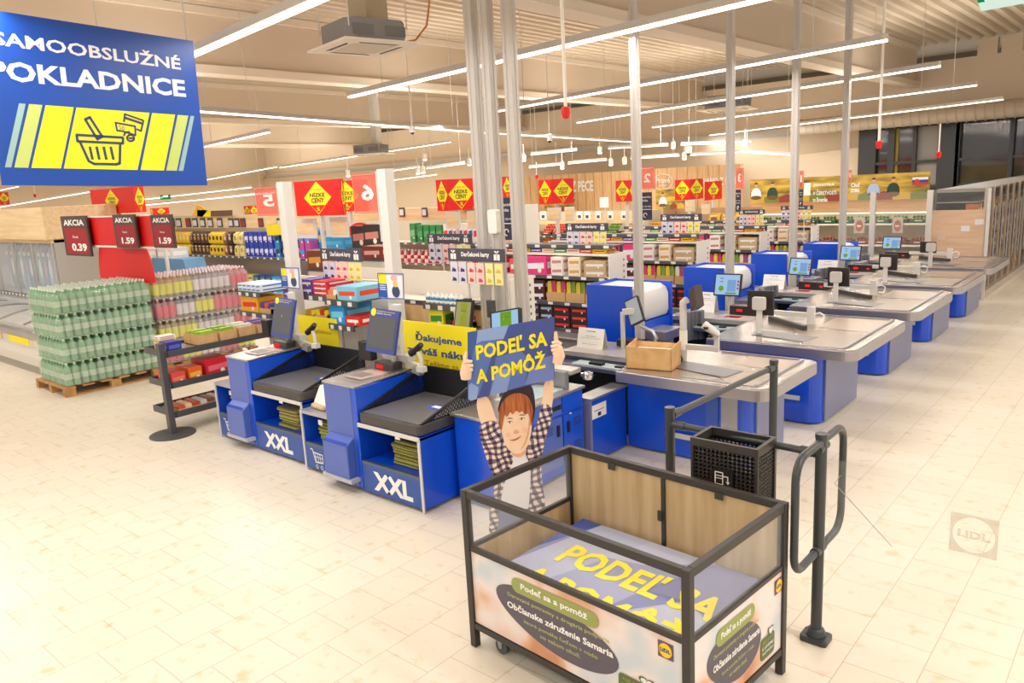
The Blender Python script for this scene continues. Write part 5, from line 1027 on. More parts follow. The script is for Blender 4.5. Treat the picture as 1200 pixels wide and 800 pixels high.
# ---- impulse racks behind the tall cabinets
RN = ['nearest', 'second', 'third', 'farthest']
for i in range(4):
    y = 8.1+2.3*i-(.3 if i == 3 else 0); x1 = -5.43 if i == 0 else aty((711, 815, 889, 949)[i], 285, y).x; x0 = x1-2.75; q = RN[i]+' white impulse rack'
    ztop = (1.66, 1.61, 1.56, 1.52)[i]; dz_ = 1.66-ztop; zz = [.28, .66-dz_, 1.02-dz_, 1.37-dz_]
    t = gondola('impulse_rack', q+' of sweets behind the tall blue cabinet', x0, x1, y, .42, ztop, zz)
    b = MB(); b.box((x0, y+.08, ztop-.03), (x1, y+.4, ztop), SHW); b.build('top_board', t)
    b = MB(); b.box((x0, y+.12, ztop+.085), (x1, y+.4, ztop+.1), SH); b.box((x0, y+.1, ztop+.06), (x1, y+.12, ztop+.11), SH); b.box((x0+.02, y+.37, ztop), (x0+.05, y+.4, ztop+.09), SH); b.box((x1-.05, y+.37, ztop), (x1-.02, y+.4, ztop+.09), SH); s_ = b.build('top_shelf', t); tags(s_, x0, x1, y+.12, ztop+.11)
    z = zz[3]; fill(x1-.95, x1-.38, y, z, .19, .12, .3, 'biscuit_box', 'box', [('#f3ece2', '#c9868e'), ('#efe3c9', '#dca24a')], 'small cream biscuit box on the upper shelf of the '+q, 'biscuits', 'cream boxes on the '+q, 2)
    fill(x1-.37, x1-.03, y, z, .33, .1, .36, 'kraft_carton', 'box', [('#c8ab80', '#e9e5dc')], 'kraft carton stacked at the right end of the '+q, 'carton', 'kraft cartons on the '+q, 2)
    fill(x1-1.35, x1-.98, y, z, .36, .24, .3, 'sweet_box', 'box', [('#e83b82', '#e9f2f4')], 'bright pink sweet box on the upper shelf of the '+q, 'sweets box', 'pink boxes on the '+q)
    fill(x1-1.95, x1-1.4, y, z, .18, .2, .25, 'sweet_box', 'box', [('#d92029', '#f4f0e6'), ('#e85a70', '#f6e8d2')], 'red sweet box left of the pink one on the '+q, 'sweets box', 'red boxes on the '+q)
    fill(x1-2.7, x1-2.0, y, z, .17, .2, .25, 'sweet_box', 'box', [('#b7312c', '#efc84a'), ('#f0e7d4', '#b0303a')], 'mixed red and cream sweet box at the left of the '+q, 'sweets box', 'left sweet boxes on the '+q)
    z = zz[2]; fill(x1-1.3, x1-1.02, y, z, .26, .135, .3, 'chocolate_bar_carton', 'box', [('#4b2219', '#e8e2ee')], 'dark brown chocolate bar carton in a stack of two on the '+q, 'chocolate carton', 'brown bar cartons on the '+q, 2)
    fill(x1-1.0, x1-.04, y, z, .31, .27, .3, 'snack_tray', 'tray', [('#e3c63c', '#c93c68'), ('#d8c33c', '#7a9a35'), ('#e8dcc2', '#a34a72')], 'kraft tray of small colourful bags on the '+q, 'snack tray', 'snack trays on the '+q)
    fill(x1-2.0, x1-1.34, y, z, .3, .26, .3, 'snack_tray', 'tray', [('#f0e12b', '#7fae2c')], 'kraft tray of yellow bags on the '+q, 'snack tray', 'yellow trays on the '+q)
    fill(x1-2.7, x1-2.05, y, z, .3, .28, .3, 'snack_carton', 'box', [('#f2e51e', '#3a3a30')], 'tall yellow snack carton at the left of the '+q, 'snack carton', 'yellow cartons on the '+q)
    z = zz[1]; fill(x1-1.6, x1-.9, y, z, .22, .1, .3, 'bar_carton', 'box', [('#3c241c', '#9ec3dc'), ('#3e221b', '#7aa7c9')], 'dark carton with pale blue label low on the '+q, 'chocolate carton', 'blue-label cartons on the '+q, 3)
    fill(x1-.9, x1-.04, y, z, .27, .1, .3, 'bar_carton', 'box', [('#3b1f17', '#d8362a'), ('#401e16', '#e04a35')], 'dark carton with red label low on the '+q, 'chocolate carton', 'red-label cartons on the '+q, 3)
    z = ztop+.004; fill(x1-2.6, x1-.1, y+.12, z, .2, .045, .24, 'sweet_roll', 'box', [('#2a2f9e', '#e9e4da'), ('#e9e3d6', '#e0a020'), ('#3f9a48', '#f4efe2'), ('#f0ece2', '#c92a2a'), ('#c8241f', '#f1e9da'), ('#f2c21c', '#b52020')], 'flat colourful sweet pack on the top of the '+q, 'sweets', 'flat packs on the '+q)
# first rack, mostly empty, between the self tills and the nearest checkout
xa_, xb_ = aty(386, 330, 5.75).x, aty(594, 330, 5.75).x
t = gondola('impulse_rack', 'mostly empty white rack with pale top behind the self-service tills', xa_, xb_, 5.75, .4, 1.66, (.9, 1.38))
b = MB(); b.box((xa_+.02, 5.74, .3), (xb_-.35, 5.75, 1.33), BEECHZ); b.build('wood_infill', t)
# ---- gift card stands
GC = [((375, 291), (422.5, 292), 14, 5.42, 20, 'over the left candy shelves'), ((524.5, 290.5), (590, 292.5), 14.5, 5.22, 24, 'larger and lower, left of the close posts'), ((500, 273), (552, 275), 11, 7.5, 20, 'smaller and higher, left of the close posts'), ((662.5, 260.5), (712, 262.5), 9, 9.4, 16, 'left of the nearest tall cabinet post'), ((774, 251.5), (822, 250), 8, 11.9, 14, 'right of the nearest tall cabinet post'), ((866, 245.5), (896, 245.5), 5.5, 13.3, 12, 'right of the second cabinet post'), ((915, 241.5), (952.5, 240.5), 4.5, 14.55, 10, 'crossing the third cabinet post')]
for (a, c, h, y, ch, where) in GC:
    p, q = aty(*a, y), aty(*c, y); z1 = (p.z+q.z)/2; hh_ = h*.0+abs(aty(a[0], a[1]+h, y).z-p.z); x0, x1 = p.x, q.x
    t = thing('gift_card_stand', 'dark header of a gift card stand '+where, 'display stand', ((x0+x1)/2, y, 0)); b = MB(); b.box((x0, y, z1-hh_), (x1, y+.02, z1), M('#4a4655', .5)); b.build('header', t)
    fr = frame((x0, y-.001, z1-hh_), (1, 0, 0)); w = x1-x0; b = MB(); b.text('Darčekové karty', fr, .25*w, .28*hh_, .5*w, .5*hh_, PAPER, .001, .03)
    for u in (.1, .88):
        cx = u*w; s_ = .3*hh_; b.fp(fr, [(cx-s_, .15*hh_), (cx-.1*s_, .15*hh_), (cx-.1*s_, .6*hh_), (cx-s_, .6*hh_)], PAPER, .001); b.fp(fr, [(cx+.1*s_, .15*hh_), (cx+s_, .15*hh_), (cx+s_, .6*hh_), (cx+.1*s_, .6*hh_)], PAPER, .001); b.fp(fr, [(cx, .62*hh_), (cx+.9*s_, .85*hh_), (cx+.2*s_, .88*hh_)], PAPER, .001); b.fp(fr, [(cx, .62*hh_), (cx-.2*s_, .88*hh_), (cx-.9*s_, .85*hh_)], PAPER, .001)
    b.build('lettering', t); b = MB()
    for u in (.3, .72): b.tube([(x0+u*w, y+.04, .905 if y == 5.22 else .0), (x0+u*w, y+.04, z1-.01)], .012, GREYW, 8); b.box((x0+u*w-.05, y-.0, z1-hh_-.52), (x0+u*w+.02, y+.05, z1-hh_-.36), M('#4a4a4c', .5)) if y < 6 else None
    b.build('stand_pole', t)
    zc = abs(aty(a[0], a[1]+h+ch, y).z-(p.z-hh_)); zc = min(zc, .3)
    for k, (m, m2) in enumerate((('#d9d6ea', '#3a3b52'), ('#d5d2e8', '#3a3b52'), ('#f2cfc9', '#cc4a4a'), ('#f3cbc4', '#cc4a4a'), ('#efe6a4', '#d8c32a'), ('#eee39c', '#d8c32a'))):
        cw = w*.8/6; xx = x0+w*.02+k*(w*.96/6) if y < 6.5 and y > 5.6 or True else 0
        b = MB(); zt = z1-hh_-.012; b.box((xx, y+.005, zt-zc), (xx+cw, y+.015, zt), M(m, .5)); fr = frame((xx, y+.004, zt-zc), (1, 0, 0))
        for v in (.1, .55): b.fp(fr, [(.2*cw, v*zc), (.8*cw, v*zc), (.8*cw, (v+.12)*zc), (.35*cw, (v+.2)*zc)], M(m2, .5), .001)
        b.box((xx, y+.003, zt-zc*.5-.002), (xx+cw, y+.005, zt-zc*.5+.002), WHITE)
        tag(b.build('gift_card', loc=(xx+cw/2, y+.01, zt-zc)), ('lavender', 'lavender', 'pink', 'pink', 'yellow', 'yellow')[k]+' gift card hanging under the dark header '+where, 'gift card', ('lavender', 'lavender', 'pink', 'pink', 'yellow', 'yellow')[k]+' gift cards '+where)
# ---- candy shelves on arms near the self tills
def tray_px(name, lab, p0, p1, y, depth, prods, grp, cat='candy shelf'):
    a, c = aty(*p0, y), aty(*p1, y); z = (a.z+c.z)/2+.02; x0, x1 = a.x, c.x
    t = thing(name, lab, cat, ((x0+x1)/2, y, z-.06)); b = MB(); b.box((x0, y, z-.015), (x1, y+depth, z), SH); b.box((x0, y-.02, z-.06), (x1, y, z+.005), SH); b.build('shelf_tray', t)
    b = MB(); n = 3
    for k in range(n): b.box((x0+(x1-x0)*(k+.25)/n, y-.024, z-.055), (x0+(x1-x0)*(k+.6)/n, y-.02, z-.01), TAGM)
    tag(b.build('price_tag_strip', t)); b = MB(); b.beam((x0+.05, y+depth-.03, z-.02), (x0+.05, y+depth+.02, z-.02), .03, .03, GREYW); b.build('arm', t)
    for (u0, u1, h, c1, c2, kind, lb, ct, n_, r_) in prods:
        w = (x1-x0)*(u1-u0)/n_
        for j in range(n_):
            for r in range(r_): good(ct.replace(' ', '_'), kind, c1, c2, w*.95, h/r_, depth*.92, (x0+(x1-x0)*u0+w*(j+.5), y+.005, z+r*h/r_), lb, ct, lb+' group' if n_*r_ > 1 else None)
    return t
D_ = .42
tray_px('candy_shelf', 'upper left arm shelf of candy left of the second white column', (350, 346), (384, 349), 5.15, D_, [(0, .5, .17, '#5d3f9c', '#e8e4ee', 'box', 'purple and white candy carton on the upper left arm shelf', 'candy carton', 1, 2), (.5, 1, .16, '#d8283a', '#e8e8ee', 'box', 'red striped candy carton on the upper left arm shelf', 'candy carton', 1, 3)], 'x')
tray_px('candy_shelf', 'upper right arm shelf of candy left of the second white column', (382, 352), (419, 356), 5.0, D_, [(0, .35, .1, '#e07a3c', '#efe8dc', 'tray', 'orange candy tray on the upper right arm shelf', 'candy tray', 1, 1), (.35, 1, .15, '#7fc4de', '#e04a2c', 'box', 'pale blue carton with red stripe on the upper right arm shelf', 'candy carton', 1, 1)], 'x')
tray_px('candy_shelf', 'lower left arm shelf of candy above the yellow app banner', (353, 375), (384, 378), 5.15, D_, [(0, .5, .1, '#f2de1f', '#e3a020', 'tray', 'yellow candy tray on the lower left arm shelf', 'candy tray', 1, 1), (.5, 1, .12, '#e3d02c', '#c92a22', 'tray', 'yellow and red candy tray on the lower left arm shelf', 'candy tray', 1, 1)], 'x')
tray_px('candy_shelf', 'lower right arm shelf of candy above the yellow app banner', (387, 381), (416, 384), 5.0, D_, [(0, .62, .21, '#1f95d8', '#6fd0f2', 'box', 'bright blue candy carton on the lower right arm shelf', 'candy carton', 1, 1), (.62, 1.2, .1, '#d92a1f', '#f2efe9', 'box', 'long red candy carton on the lower right arm shelf', 'candy carton', 1, 1)], 'x')
tray_px('candy_shelf', 'upper arm shelf with white chewing gum tubs behind the thank-you banner', (497, 357), (541, 361), 5.45, .36, [(0, 1, .11, '#e9edf0', '#4f9ac4', 'bottle', 'white gum tub with blue label on the upper arm shelf', 'gum tub', 8, 1)], 'x')
tray_px('candy_shelf', 'lower arm shelf above the thank-you banner', (500, 386), (541, 389), 5.45, .36, [(.08, .5, .2, '#e8df2a', '#3e8a2c', 'box', 'green and yellow tea carton on the lower arm shelf', 'tea carton', 1, 1), (.5, .9, .1, '#2e2a28', '#c9402c', 'tray', 'dark tray with red packs on the lower arm shelf', 'snack tray', 1, 1)], 'x')
tray_px('candy_shelf', 'upper small shelf of blue gum packs left of the left till monitor', (279, 342), (305, 345), 5.4, D_, [(0, 1, .1, '#dfe9f2', '#2a78c8', 'box', 'white and blue gum pack on the small upper shelf', 'gum pack', 5, 2)], 'x')
tray_px('candy_shelf', 'lower small shelf of bars left of the left till monitor', (283, 366), (318, 370), 5.4, D_, [(0, .6, .2, '#e8a81c', '#d8321f', 'box', 'orange and red bar carton on the small lower shelf', 'bar carton', 1, 1), (.6, 1, .14, '#2f3f86', '#d84a3a', 'tray', 'dark blue bar tray on the small lower shelf', 'bar tray', 1, 1)], 'x')
tray_px('candy_shelf', 'lowest small shelf of dark bars left of the left till monitor', (287, 388), (318, 391), 5.4, D_, [(0, 1, .1, '#3c4a7c', '#e0443a', 'box', 'dark chocolate bar pack on the lowest small shelf', 'chocolate bar', 6, 1)], 'x')
t = thing('rack_board', 'plain white rack back board behind the candy shelves', 'board', (aty(440, 350, 5.75).x, 5.6, 0)); b = MB(); p, q = aty(352, 325, 5.62), aty(468, 330, 5.62); b.box((p.x, 5.6, .1), (q.x, 5.64, 1.45), WHITE)
for k in range(12): b.box((q.x, 5.6, .4+k*.08), (q.x+.005, 5.64, .43+k*.08), M('#77746e', .6))
b.build('board_panel', t); b = MB(); b.box((p.x-.2, 5.58, 1.45), (q.x, 5.64, 1.6), M('#e3dfd6', .5)); b.build('top_rail', t)
# ---- yellow banners
for (P4, y, lines, lab) in ((((352, 419), (394, 423), (394, 376), (352, 369)), 5.0, (('s aplikáciou', .35, .62, .5, .1, '#b58a1c'), ('Lidl Plus', .12, .13, .84, .22, '#39406a')), 'yellow banner about the shopping app behind the left self-service till'),
                            (((475, 440), (548, 455), (546, 388), (470, 375)), 4.95, (('Ďakujeme', .2, .64, .62, .2, '#2c4f96'), ('za váš nákup', .06, .4, .9, .17, '#2c4f96'), ('Tešíme sa na', .3, .25, .6, .1, '#b58a1c'), ('ďalšiu návštevu', .36, .1, .6, .1, '#b58a1c')), 'yellow thank-you banner behind the nearest self-service till')):
    S = Pix(aty(*P4[0], y), (1, 0, 0)); Q = S.pts(P4); x1 = max(Q[1][0], Q[2][0])+(.12 if y < 4.97 else 0); z1 = max(Q[3][1], Q[2][1]); t = thing('yellow_banner', lab, 'banner', S.O); b = MB(); O = S.O
    b.prism([O, O+S.U*x1, O+S.U*x1+S.V*z1, O+S.V*z1], (0, .015, 0), M('#f3e016', .5)); b.build('panel', t); b = MB()
    for s_, u, v, w, h, c in lines: b.text(s_, S.fr, u*x1, v*z1, w*x1, h*z1, M(c, .5), .002, .03 if h > .12 else .01)
    b.build('lettering', t); b = MB(); b.box((O.x, y+.016, 0), (O.x+.03, y+.03, O.z+z1*.9), GREYW); b.box((O.x+x1-.03, y+.016, 0), (O.x+x1, y+.03, O.z+z1*.9), GREYW); b.build('support', t)
# ---- red price cubes on poles
def cube(cpx, ytop, ybot, lpx, rpx, y, lab, pole=True, lm='#e85a44'):
    """cpx: pixel column of the shared vertical edge; front face runs left of it, side face right of it"""
    c0 = aty(cpx, ybot, y); zt = aty(cpx, ytop, y).z; a = c0.x-aty(lpx, ybot, y).x if lpx is not None else .4; bdep = atx(rpx, ybot, c0.x).y-y if rpx is not None else .4
    x0, x1, y1, z0 = c0.x-a, c0.x, y+bdep, c0.z; t = thing('price_cube', lab, 'promotion sign', ((x0+x1)/2, (y+y1)/2, z0))
    b = MB(); b.box((x0, y, z0), (x1, y1, zt), RED); b.build('cube_body', t)
    h = zt-z0
    for fr, w in ((frame((x0, y, z0), (1, 0, 0)), a), (frame((x1, y, z0), (0, 1, 0)), bdep)):
        nd = 1; b = MB()
        for k in range(nd):
            u = w*(k+.5)/nd; hw = min(w/nd*.48, h*.66); b.fp(fr, [(u, .03*h), (u+hw, .52*h), (u, .97*h), (u-hw, .52*h)], YEL, .002); b.fp(fr, [(u-.53*hw, .3*h), (u, .07*h), (u+.53*hw, .3*h)], RED, .004)
            b.text('NÍZKE', fr, u-.55*hw, .535*h, 1.1*hw, .14*h, M('#5a3a14', .5), .004, .03); b.text('CENY', fr, u-.47*hw, .365*h, .94*hw, .14*h, M('#5a3a14', .5), .004, .03); b.text('%', fr, u-.12*hw, .14*h, .24*hw, .11*h, YEL, .006, .03); b.text('KAŽDÝ DEŇ', fr, u-.3*hw, .72*h, .6*hw, .05*h, M('#8a5a1c', .5), .004, .0)
        b.build('diamond_print', t)
    if pole: b = MB(); b.tube([((x0+x1)/2, (y+y1)/2, 0), ((x0+x1)/2, (y+y1)/2, z0)], .04, GREYW, 8); b.build('pole', t)
    return t
cube(160, 218, 249, 109, 172, 6.2, 'red low-price cube above the price rail, behind the water pallet')
cube(402, 209, 252, 348, 406, 8.2, 'largest red low-price sign, between the two white columns')
cube(428, 210, 247, 388, 433, 9.6, 'red low-price sign half hidden behind the largest one between the white columns')
cube(526, 210, 247, 513, 556, 10.5, 'red low-price cube left of the three close grey posts')
cube(590, 207, 233, 585, 600, 11.6, 'red low-price cube partly hidden between the close grey posts')
cube(647, 210, 239, 632, 673, 12.5, 'red low-price cube right of the close posts, in front of the bakery wall')
cube(738, 211, 236, 722, 747, 15, 'red low-price cube half hidden by the post at the nearest tall cabinet')
cube(808.5, 210, 234, 791, 824, 16.5, 'left red low-price cube of the pair right of the round bakery emblem')
cube(826, 213, 235, 826-.5, 846, 18, 'right red low-price cube of the pair, level with the bakery lettering')
cube(180, 244, 252, 177, 199, 7.4, 'small red low-price sign with half a diamond above the right price card')
cube(294, 241, 253, 287, 303, 12, 'small red low-price cube above the coffee shelf at its right', False)
cube(0.5, 225, 240, -15, 12, 9, 'red low-price cube at the left edge under the hanging sign')
# ---- price rail with AKCIA cards
y = 5.12; p, q = aty(92, 290, y), aty(182, 290, y); t = thing('price_rail', 'long red promotion rail between the dark price cards', 'price rail', ((p.x+q.x)/2, y, 0))
z0, z1 = aty(140, 288, y).z, aty(140, 254, y).z; b = MB(); b.box((p.x, y, z0), (q.x, y+.03, z1), RED); b.box((p.x, y-.004, z0-.03), (q.x, y+.03, z0), WHITE); b.box((p.x, y-.004, z1), (q.x, y+.03, z1+.02), WHITE); b.build('rail_band', t)
b = MB()
for u in (.5,): b.tube([(p.x+(q.x-p.x)*u, y+.05, 0), (p.x+(q.x-p.x)*u, y+.05, z1)], .02, GREYW, 8)
b.build('pole', t)
for a, c, pt, pb, txt_, lab in ((78, 100, 252.5, 299, '0.39', 'price card with red 0.39 at the left end of the red rail'), (137, 156.5, 251, 290, '1.59', 'price card with red 1.59 at the middle of the red rail'), (181, 200, 251, 290, '1.59', 'price card with red 1.59 at the right end of the red rail')):
    p, q = aty(a, pb, y-.08), aty(c, pt, y-.08); w, h = q.x-p.x, q.z-p.z; t = thing('price_card', lab, 'price card', p); b = MB(); b.box((p.x, y-.08, p.z), (q.x, y-.05, q.z), M('#4a3c38', .5)); b.build('card_frame', t)
    fr = frame((p.x, y-.081, p.z), (1, 0, 0)); b = MB(); b.fp(fr, [(.08*w, .05*h), (.95*w, .05*h), (.95*w, .7*h), (.08*w, .7*h)], M('#9c1420', .5), .002); b.text('AKCIA', fr, .1*w, .76*h, .8*w, .15*h, PAPER, .003, .03); b.text(txt_, fr, .3*w, .12*h, .58*w, .2*h, PAPER, .004, .04); b.text('kus', fr, .4*w, .45*h, .2*w, .07*h, PAPER, .004, 0.); b.build('print', t)
b = MB(); c = aty(153, 328, 5.2); r = abs(aty(189, 328, 5.2).x-c.x)*.93; b.prism([(c.x+r*math.cos(a*math.pi/20), 5.135, c.z+r*math.sin(a*math.pi/20)) for a in range(21)], (0, .02, 0), RED); t = thing('round_sign', 'big round red sign rising behind the green water pallet', 'promotion sign', (c.x, 5.2, c.z)); b.build('disc', t); b = MB(); b.tube([(c.x, 5.165, 0), (c.x, 5.165, c.z+.1)], .006, GREYW, 8); b.build('pole', t)
b = MB(); c = aty(425, 301, 9.4); r = abs(aty(451, 301, 9.4).x-c.x); b.prism([(c.x+u, 9.4, c.z+v) for u, v in circ(0, 0, r, 40)], (0, .03, 0), RED); t = thing('round_sign', 'round red sign behind the dark gift card header between the white columns', 'promotion sign', (c.x, 9.4, c.z)); b.build('disc', t); b = MB(); b.tube([(c.x, 9.45, 0), (c.x, 9.45, c.z)], .02, GREYW, 8); b.build('pole', t)
# ---- long coffee shelf
Y1 = 9.8
def X(px, py=280, y=Y1): return aty(px, py, y).x
zs1, zs2, zs3 = aty(250, 299, Y1).z, aty(250, 340, Y1).z, aty(250, 372, Y1).z
zh0, zh1 = aty(250, 267, Y1).z, aty(250, 253, Y1).z
xA0, xA1 = X(150), X(382)
gondola('coffee_shelving', 'long wall shelf of coffee and detergents behind the drink pallets', xA0, xA1, Y1, .5, zh1+.0, (zs2, zs1), M('#c9c2b6', .6), header=(zh0, zh1, BEECH))
tp = aty(250, 272, Y1).z-zs1
for a, c, cols, nm, lb in ((176, 184, [('#f0c713', '#c98a12')], 'coffee_pack', 'bright yellow pack at the left of the coffee shelf'), (193, 221, [('#f2c914', '#e9dcb0')], 'coffee_pack', 'yellow coffee pack in the left yellow block of the coffee shelf'), (221, 243, [('#4b3226', '#b08a5a'), ('#5a3d2e', '#c9a06a')], 'coffee_pack', 'dark brown coffee pack between the two yellow blocks'), (243, 260, [('#f3cf1a', '#4a3318')], 'coffee_pack', 'yellow coffee pack in the right yellow block of the coffee shelf'), (260, 271, [('#8b5a48', '#e5d0bc'), ('#3c2a2a', '#e8c8b8')], 'coffee_pack', 'brown and white coffee pack right of the yellow blocks'), (271, 284, [('#e9d98a', '#8fa63c'), ('#f0e2a0', '#caa83a')], 'coffee_pack', 'pale yellow pack before the blue detergents'), (285, 318, [('#2b3fae', '#dfe3f2'), ('#3348bd', '#c8d0ee')], 'detergent_pack', 'blue and white pack in the blue block of the coffee shelf'), (318, 328, [('#2e86cc', '#3a3048')], 'detergent_pack', 'sky blue pack right of the blue block'), (328, 340, [('#35335f', '#b9c4dc')], 'detergent_pack', 'dark indigo pack beside the left white column'), (348, 362, [('#b04aa0', '#2f9ae0')], 'detergent_pack', 'purple pack right of the left white column'), (352, 378, [('#2f9ee0', '#e8e46a')], 'detergent_pack', 'bright blue pack right of the left white column')):
    fill(X(a), X(c), Y1+.02 if a != 352 else Y1+.26, zs1, .17, tp*.5, .22, nm, 'bag' if 'coffee' in nm else 'box', cols, lb, 'coffee pack' if 'coffee' in nm else 'detergent', lb+' row', 2)
for a, c, cols, lb in ((205, 262, [('#a8432c', '#e8d8c0'), ('#7a4a30', '#d8b890')], 'red brown pack on the second coffee shelf'), (262, 277, [('#f0b81a', '#c8381e'), ('#f2d020', '#e86a1c')], 'orange and yellow pack on the second coffee shelf'), (277, 290, [('#e8c828', '#6aa030'), ('#e8d8a0', '#b07a3a')], 'yellow and green pack on the second coffee shelf'), (290, 312, [('#2f5aa8', '#8ab83a'), ('#3560b4', '#7ab03a')], 'blue and green pack on the second coffee shelf'), (312, 324, [('#2e9ad8', '#9ad8f0')], 'light blue pack on the second coffee shelf'), (324, 345, [('#4a3a8c', '#c8b8e0')], 'violet pack on the second coffee shelf'), (345, 380, [('#6a4a34', '#e0c8a0')], 'brown pack at the right of the second coffee shelf')):
    fill(X(a), X(c), Y1+.02, zs2, .2, .15, .22, 'household_pack', 'box', cols, lb, 'household pack', lb+' row', 3)
if False: fill(X(215), X(345), Y1+.02, zs3, .22, .2, .22, 'household_pack', 'box', [('#e0a020', '#f2e8c8'), ('#e87828', '#f2d8b0')], 'orange pack on the lowest visible coffee shelf', 'household pack', 'orange packs low on the coffee shelf', 2)
fill(X(170), X(345), Y1+.02, zh0-.005-.2+.0, .26, .13, .2, 'tissue_pack', 'bag', [('#dfe6f2', '#8aa8d8'), ('#e8d8e8', '#b878b0'), ('#d8eef2', '#5ab0d8')], 'pale pack on the highest coffee shelf just under the wooden header', 'household pack', 'pale packs under the header') if False else None
for px in (199, 207, 218, 226, 235, 244, 255, 268, 275, 282, 303, 325):
    p = aty(px, 266, Y1-.06); q = aty(px+4, 255.5, Y1-.06); r_ = px in (218, 282, 303); b = MB(); b.box((p.x, Y1-.06, p.z), (q.x, Y1-.035, q.z), M('#4a4644', .5)); b.box((p.x+.02, Y1-.064, p.z+.03), (q.x-.02, Y1-.06, q.z-.05), M('#a3242a', .5) if r_ else M('#c9ccd2', .5))
    tag(b.build('shelf_price_card', loc=(p.x, Y1-.06, p.z)), ('red' if r_ else 'grey')+' price card clipped to the wooden header over the coffee shelf', 'price card', ('red' if r_ else 'grey')+' header cards')
for pts, c, lab in ((((225, 253), (231, 239), (243, 247), (237, 254)), '#e8b81a', 'yellow diamond sign on top of the coffee shelf'), (((231, 254), (246.5, 254), (247, 246), (231, 246)), '#f0dc1a', 'small plain yellow sign over the coffee shelf'), (((247, 253.5), (272, 252.5), (272, 246), (247, 247)), '#6a4c3e', 'dark coffee picture strip on the coffee shelf header'), (((313, 276), (331, 275), (331, 262), (312, 264)), '#e6d414', 'plain yellow sign hanging in front of the blue packs')):
    yy = Y1-.1; P_ = [aty(*p, yy) for p in pts]; b = MB(); b.prism(P_, (0, .012, 0), M(c, .5)); t = tag(b.build('shelf_sign', loc=P_[0]), lab, 'sign')
# ---- drinks wall between the posts
Y2 = 11.2
def X2(px, y=Y2): return aty(px, 280, y).x
za, zb_, zc_ = aty(490, 308, Y2).z, aty(490, 284, Y2).z, aty(490, 345, Y2).z; h0, h1 = aty(490, 258, Y2).z, aty(490, 244, Y2).z
gondola('drinks_shelving', 'long shelf of cartons and bottles between the white column and the grey posts', X2(388), X2(612), Y2, .5, h1, (.2, zc_, za, zb_), M('#ded8cc', .6), rail=M('#6b6a6c', .5), header=(h0, h1, BEECH), end=False)
fill(X2(478), X2(488), Y2+.02, zb_, .16, .4, .2, 'drink_pack', 'box', [('#3f9a58', '#8ac8a0')], 'green drink pack left end on the upper drinks shelf', 'drink pack', 'green packs on the drinks shelf left', 1)
fill(X2(488), X2(518), Y2+.02, zb_, .16, .36, .2, 'drink_pack', 'box', [('#2f8f4e', '#57b070')], 'green drink pack on the upper drinks shelf', 'drink pack', 'green packs on the drinks shelf', 1)
fill(X2(519), X2(560), Y2+.02, zb_, .13, .38, .2, 'milk_carton', 'box', [('#efece8', '#d84040'), ('#f1eeea', '#4860a8')], 'white milk carton on the upper drinks shelf', 'milk carton', 'white cartons on the drinks shelf', 1)
fill(X2(560), X2(605), Y2+.02, zb_, .16, .36, .2, 'juice_carton', 'box', [('#e8b8b0', '#c83838'), ('#ece4d8', '#b8505a')], 'pink juice carton on the upper drinks shelf', 'juice carton', 'pink cartons on the drinks shelf', 1)
fill(X2(450), X2(528), Y2+.02, za, .1, .28, .1, 'drink_bottle', 'bottle', [('#c8202a', '#f2f0ee'), ('#e8e4e2', '#c82a30')], 'red and white bottle on the middle drinks shelf', 'bottle', 'red bottles on the drinks shelf', 1)
fill(X2(530), X2(606), Y2+.02, za, .18, .2, .2, 'cream_pack', 'box', [('#f0e8c0', '#d8c890')], 'pale cream pack on the middle drinks shelf', 'dairy pack', 'cream packs on the drinks shelf', 1)
fill(X2(480), X2(606), Y2+.0, zc_, .34, .3, .25, 'yellow_carton', 'box', [('#f2d816', '#e8c010')], 'yellow carton under the dark rail of the drinks shelf', 'carton', 'yellow cartons on the drinks shelf', 1)
fill(X2(400), X2(478), Y2+.0, zc_, .22, .28, .25, 'dark_pack', 'box', [('#7a1f22', '#e8c8b0'), ('#3a2a28', '#c84038')], 'dark red pack under the rail left of the yellow cartons', 'pack', 'dark packs on the drinks shelf', 1)
for px in (470.5, 497): 
    p = aty(px-2.5, 254, Y2-.06); q = aty(px+2.5, 243, Y2-.06); b = MB(); b.box((p.x, Y2-.06, p.z), (q.x, Y2-.035, q.z), M('#4a4644', .5)); b.box((p.x+.02, Y2-.064, p.z+.03), (q.x-.02, Y2-.06, q.z-.04), M('#d8dade', .5)); tag(b.build('shelf_price_card', loc=(p.x, Y2-.06, p.z)), 'grey price card on the wooden header of the drinks shelf', 'price card', 'drinks header cards')
for (a, c, t_, b_, lab) in ((346, 370, 256, 279, 'beech frame board under the largest red sign, left one'), (388, 407, 254, 278, 'beech frame board under the largest red sign, right one'), (523, 538, 248, 268, 'beech frame board under the red cube by the close posts, left'), (548, 558, 247, 268, 'beech frame board under the red cube by the close posts, right'), (642, 657, 243, 259, 'beech frame board under the red cube at the bakery, left'), (662, 673, 242, 259, 'beech frame board under the red cube at the bakery, right'), (803, 814, 234, 248, 'beech frame board under the pair of red cubes, left'), (822, 832, 239, 251, 'beech frame board under the pair of red cubes, right')):
    yy = {3: 8.3, 5: 10.4, 6: 12.4, 8: 16.4}[a//100]; p, q = aty(a, b_, yy), aty(c, t_, yy); t = thing('framed_board', lab, 'board', (p.x, yy, p.z)); b = MB(); b.box((p.x, yy, p.z), (q.x, yy+.02, q.z), GREYW); b.build('metal_frame', t); b = MB(); w = (q.x-p.x)*.12; b.box((p.x+w, yy-.006, p.z+w), (q.x-w, yy, q.z-w), BEECH); b.build('wood_face', t)
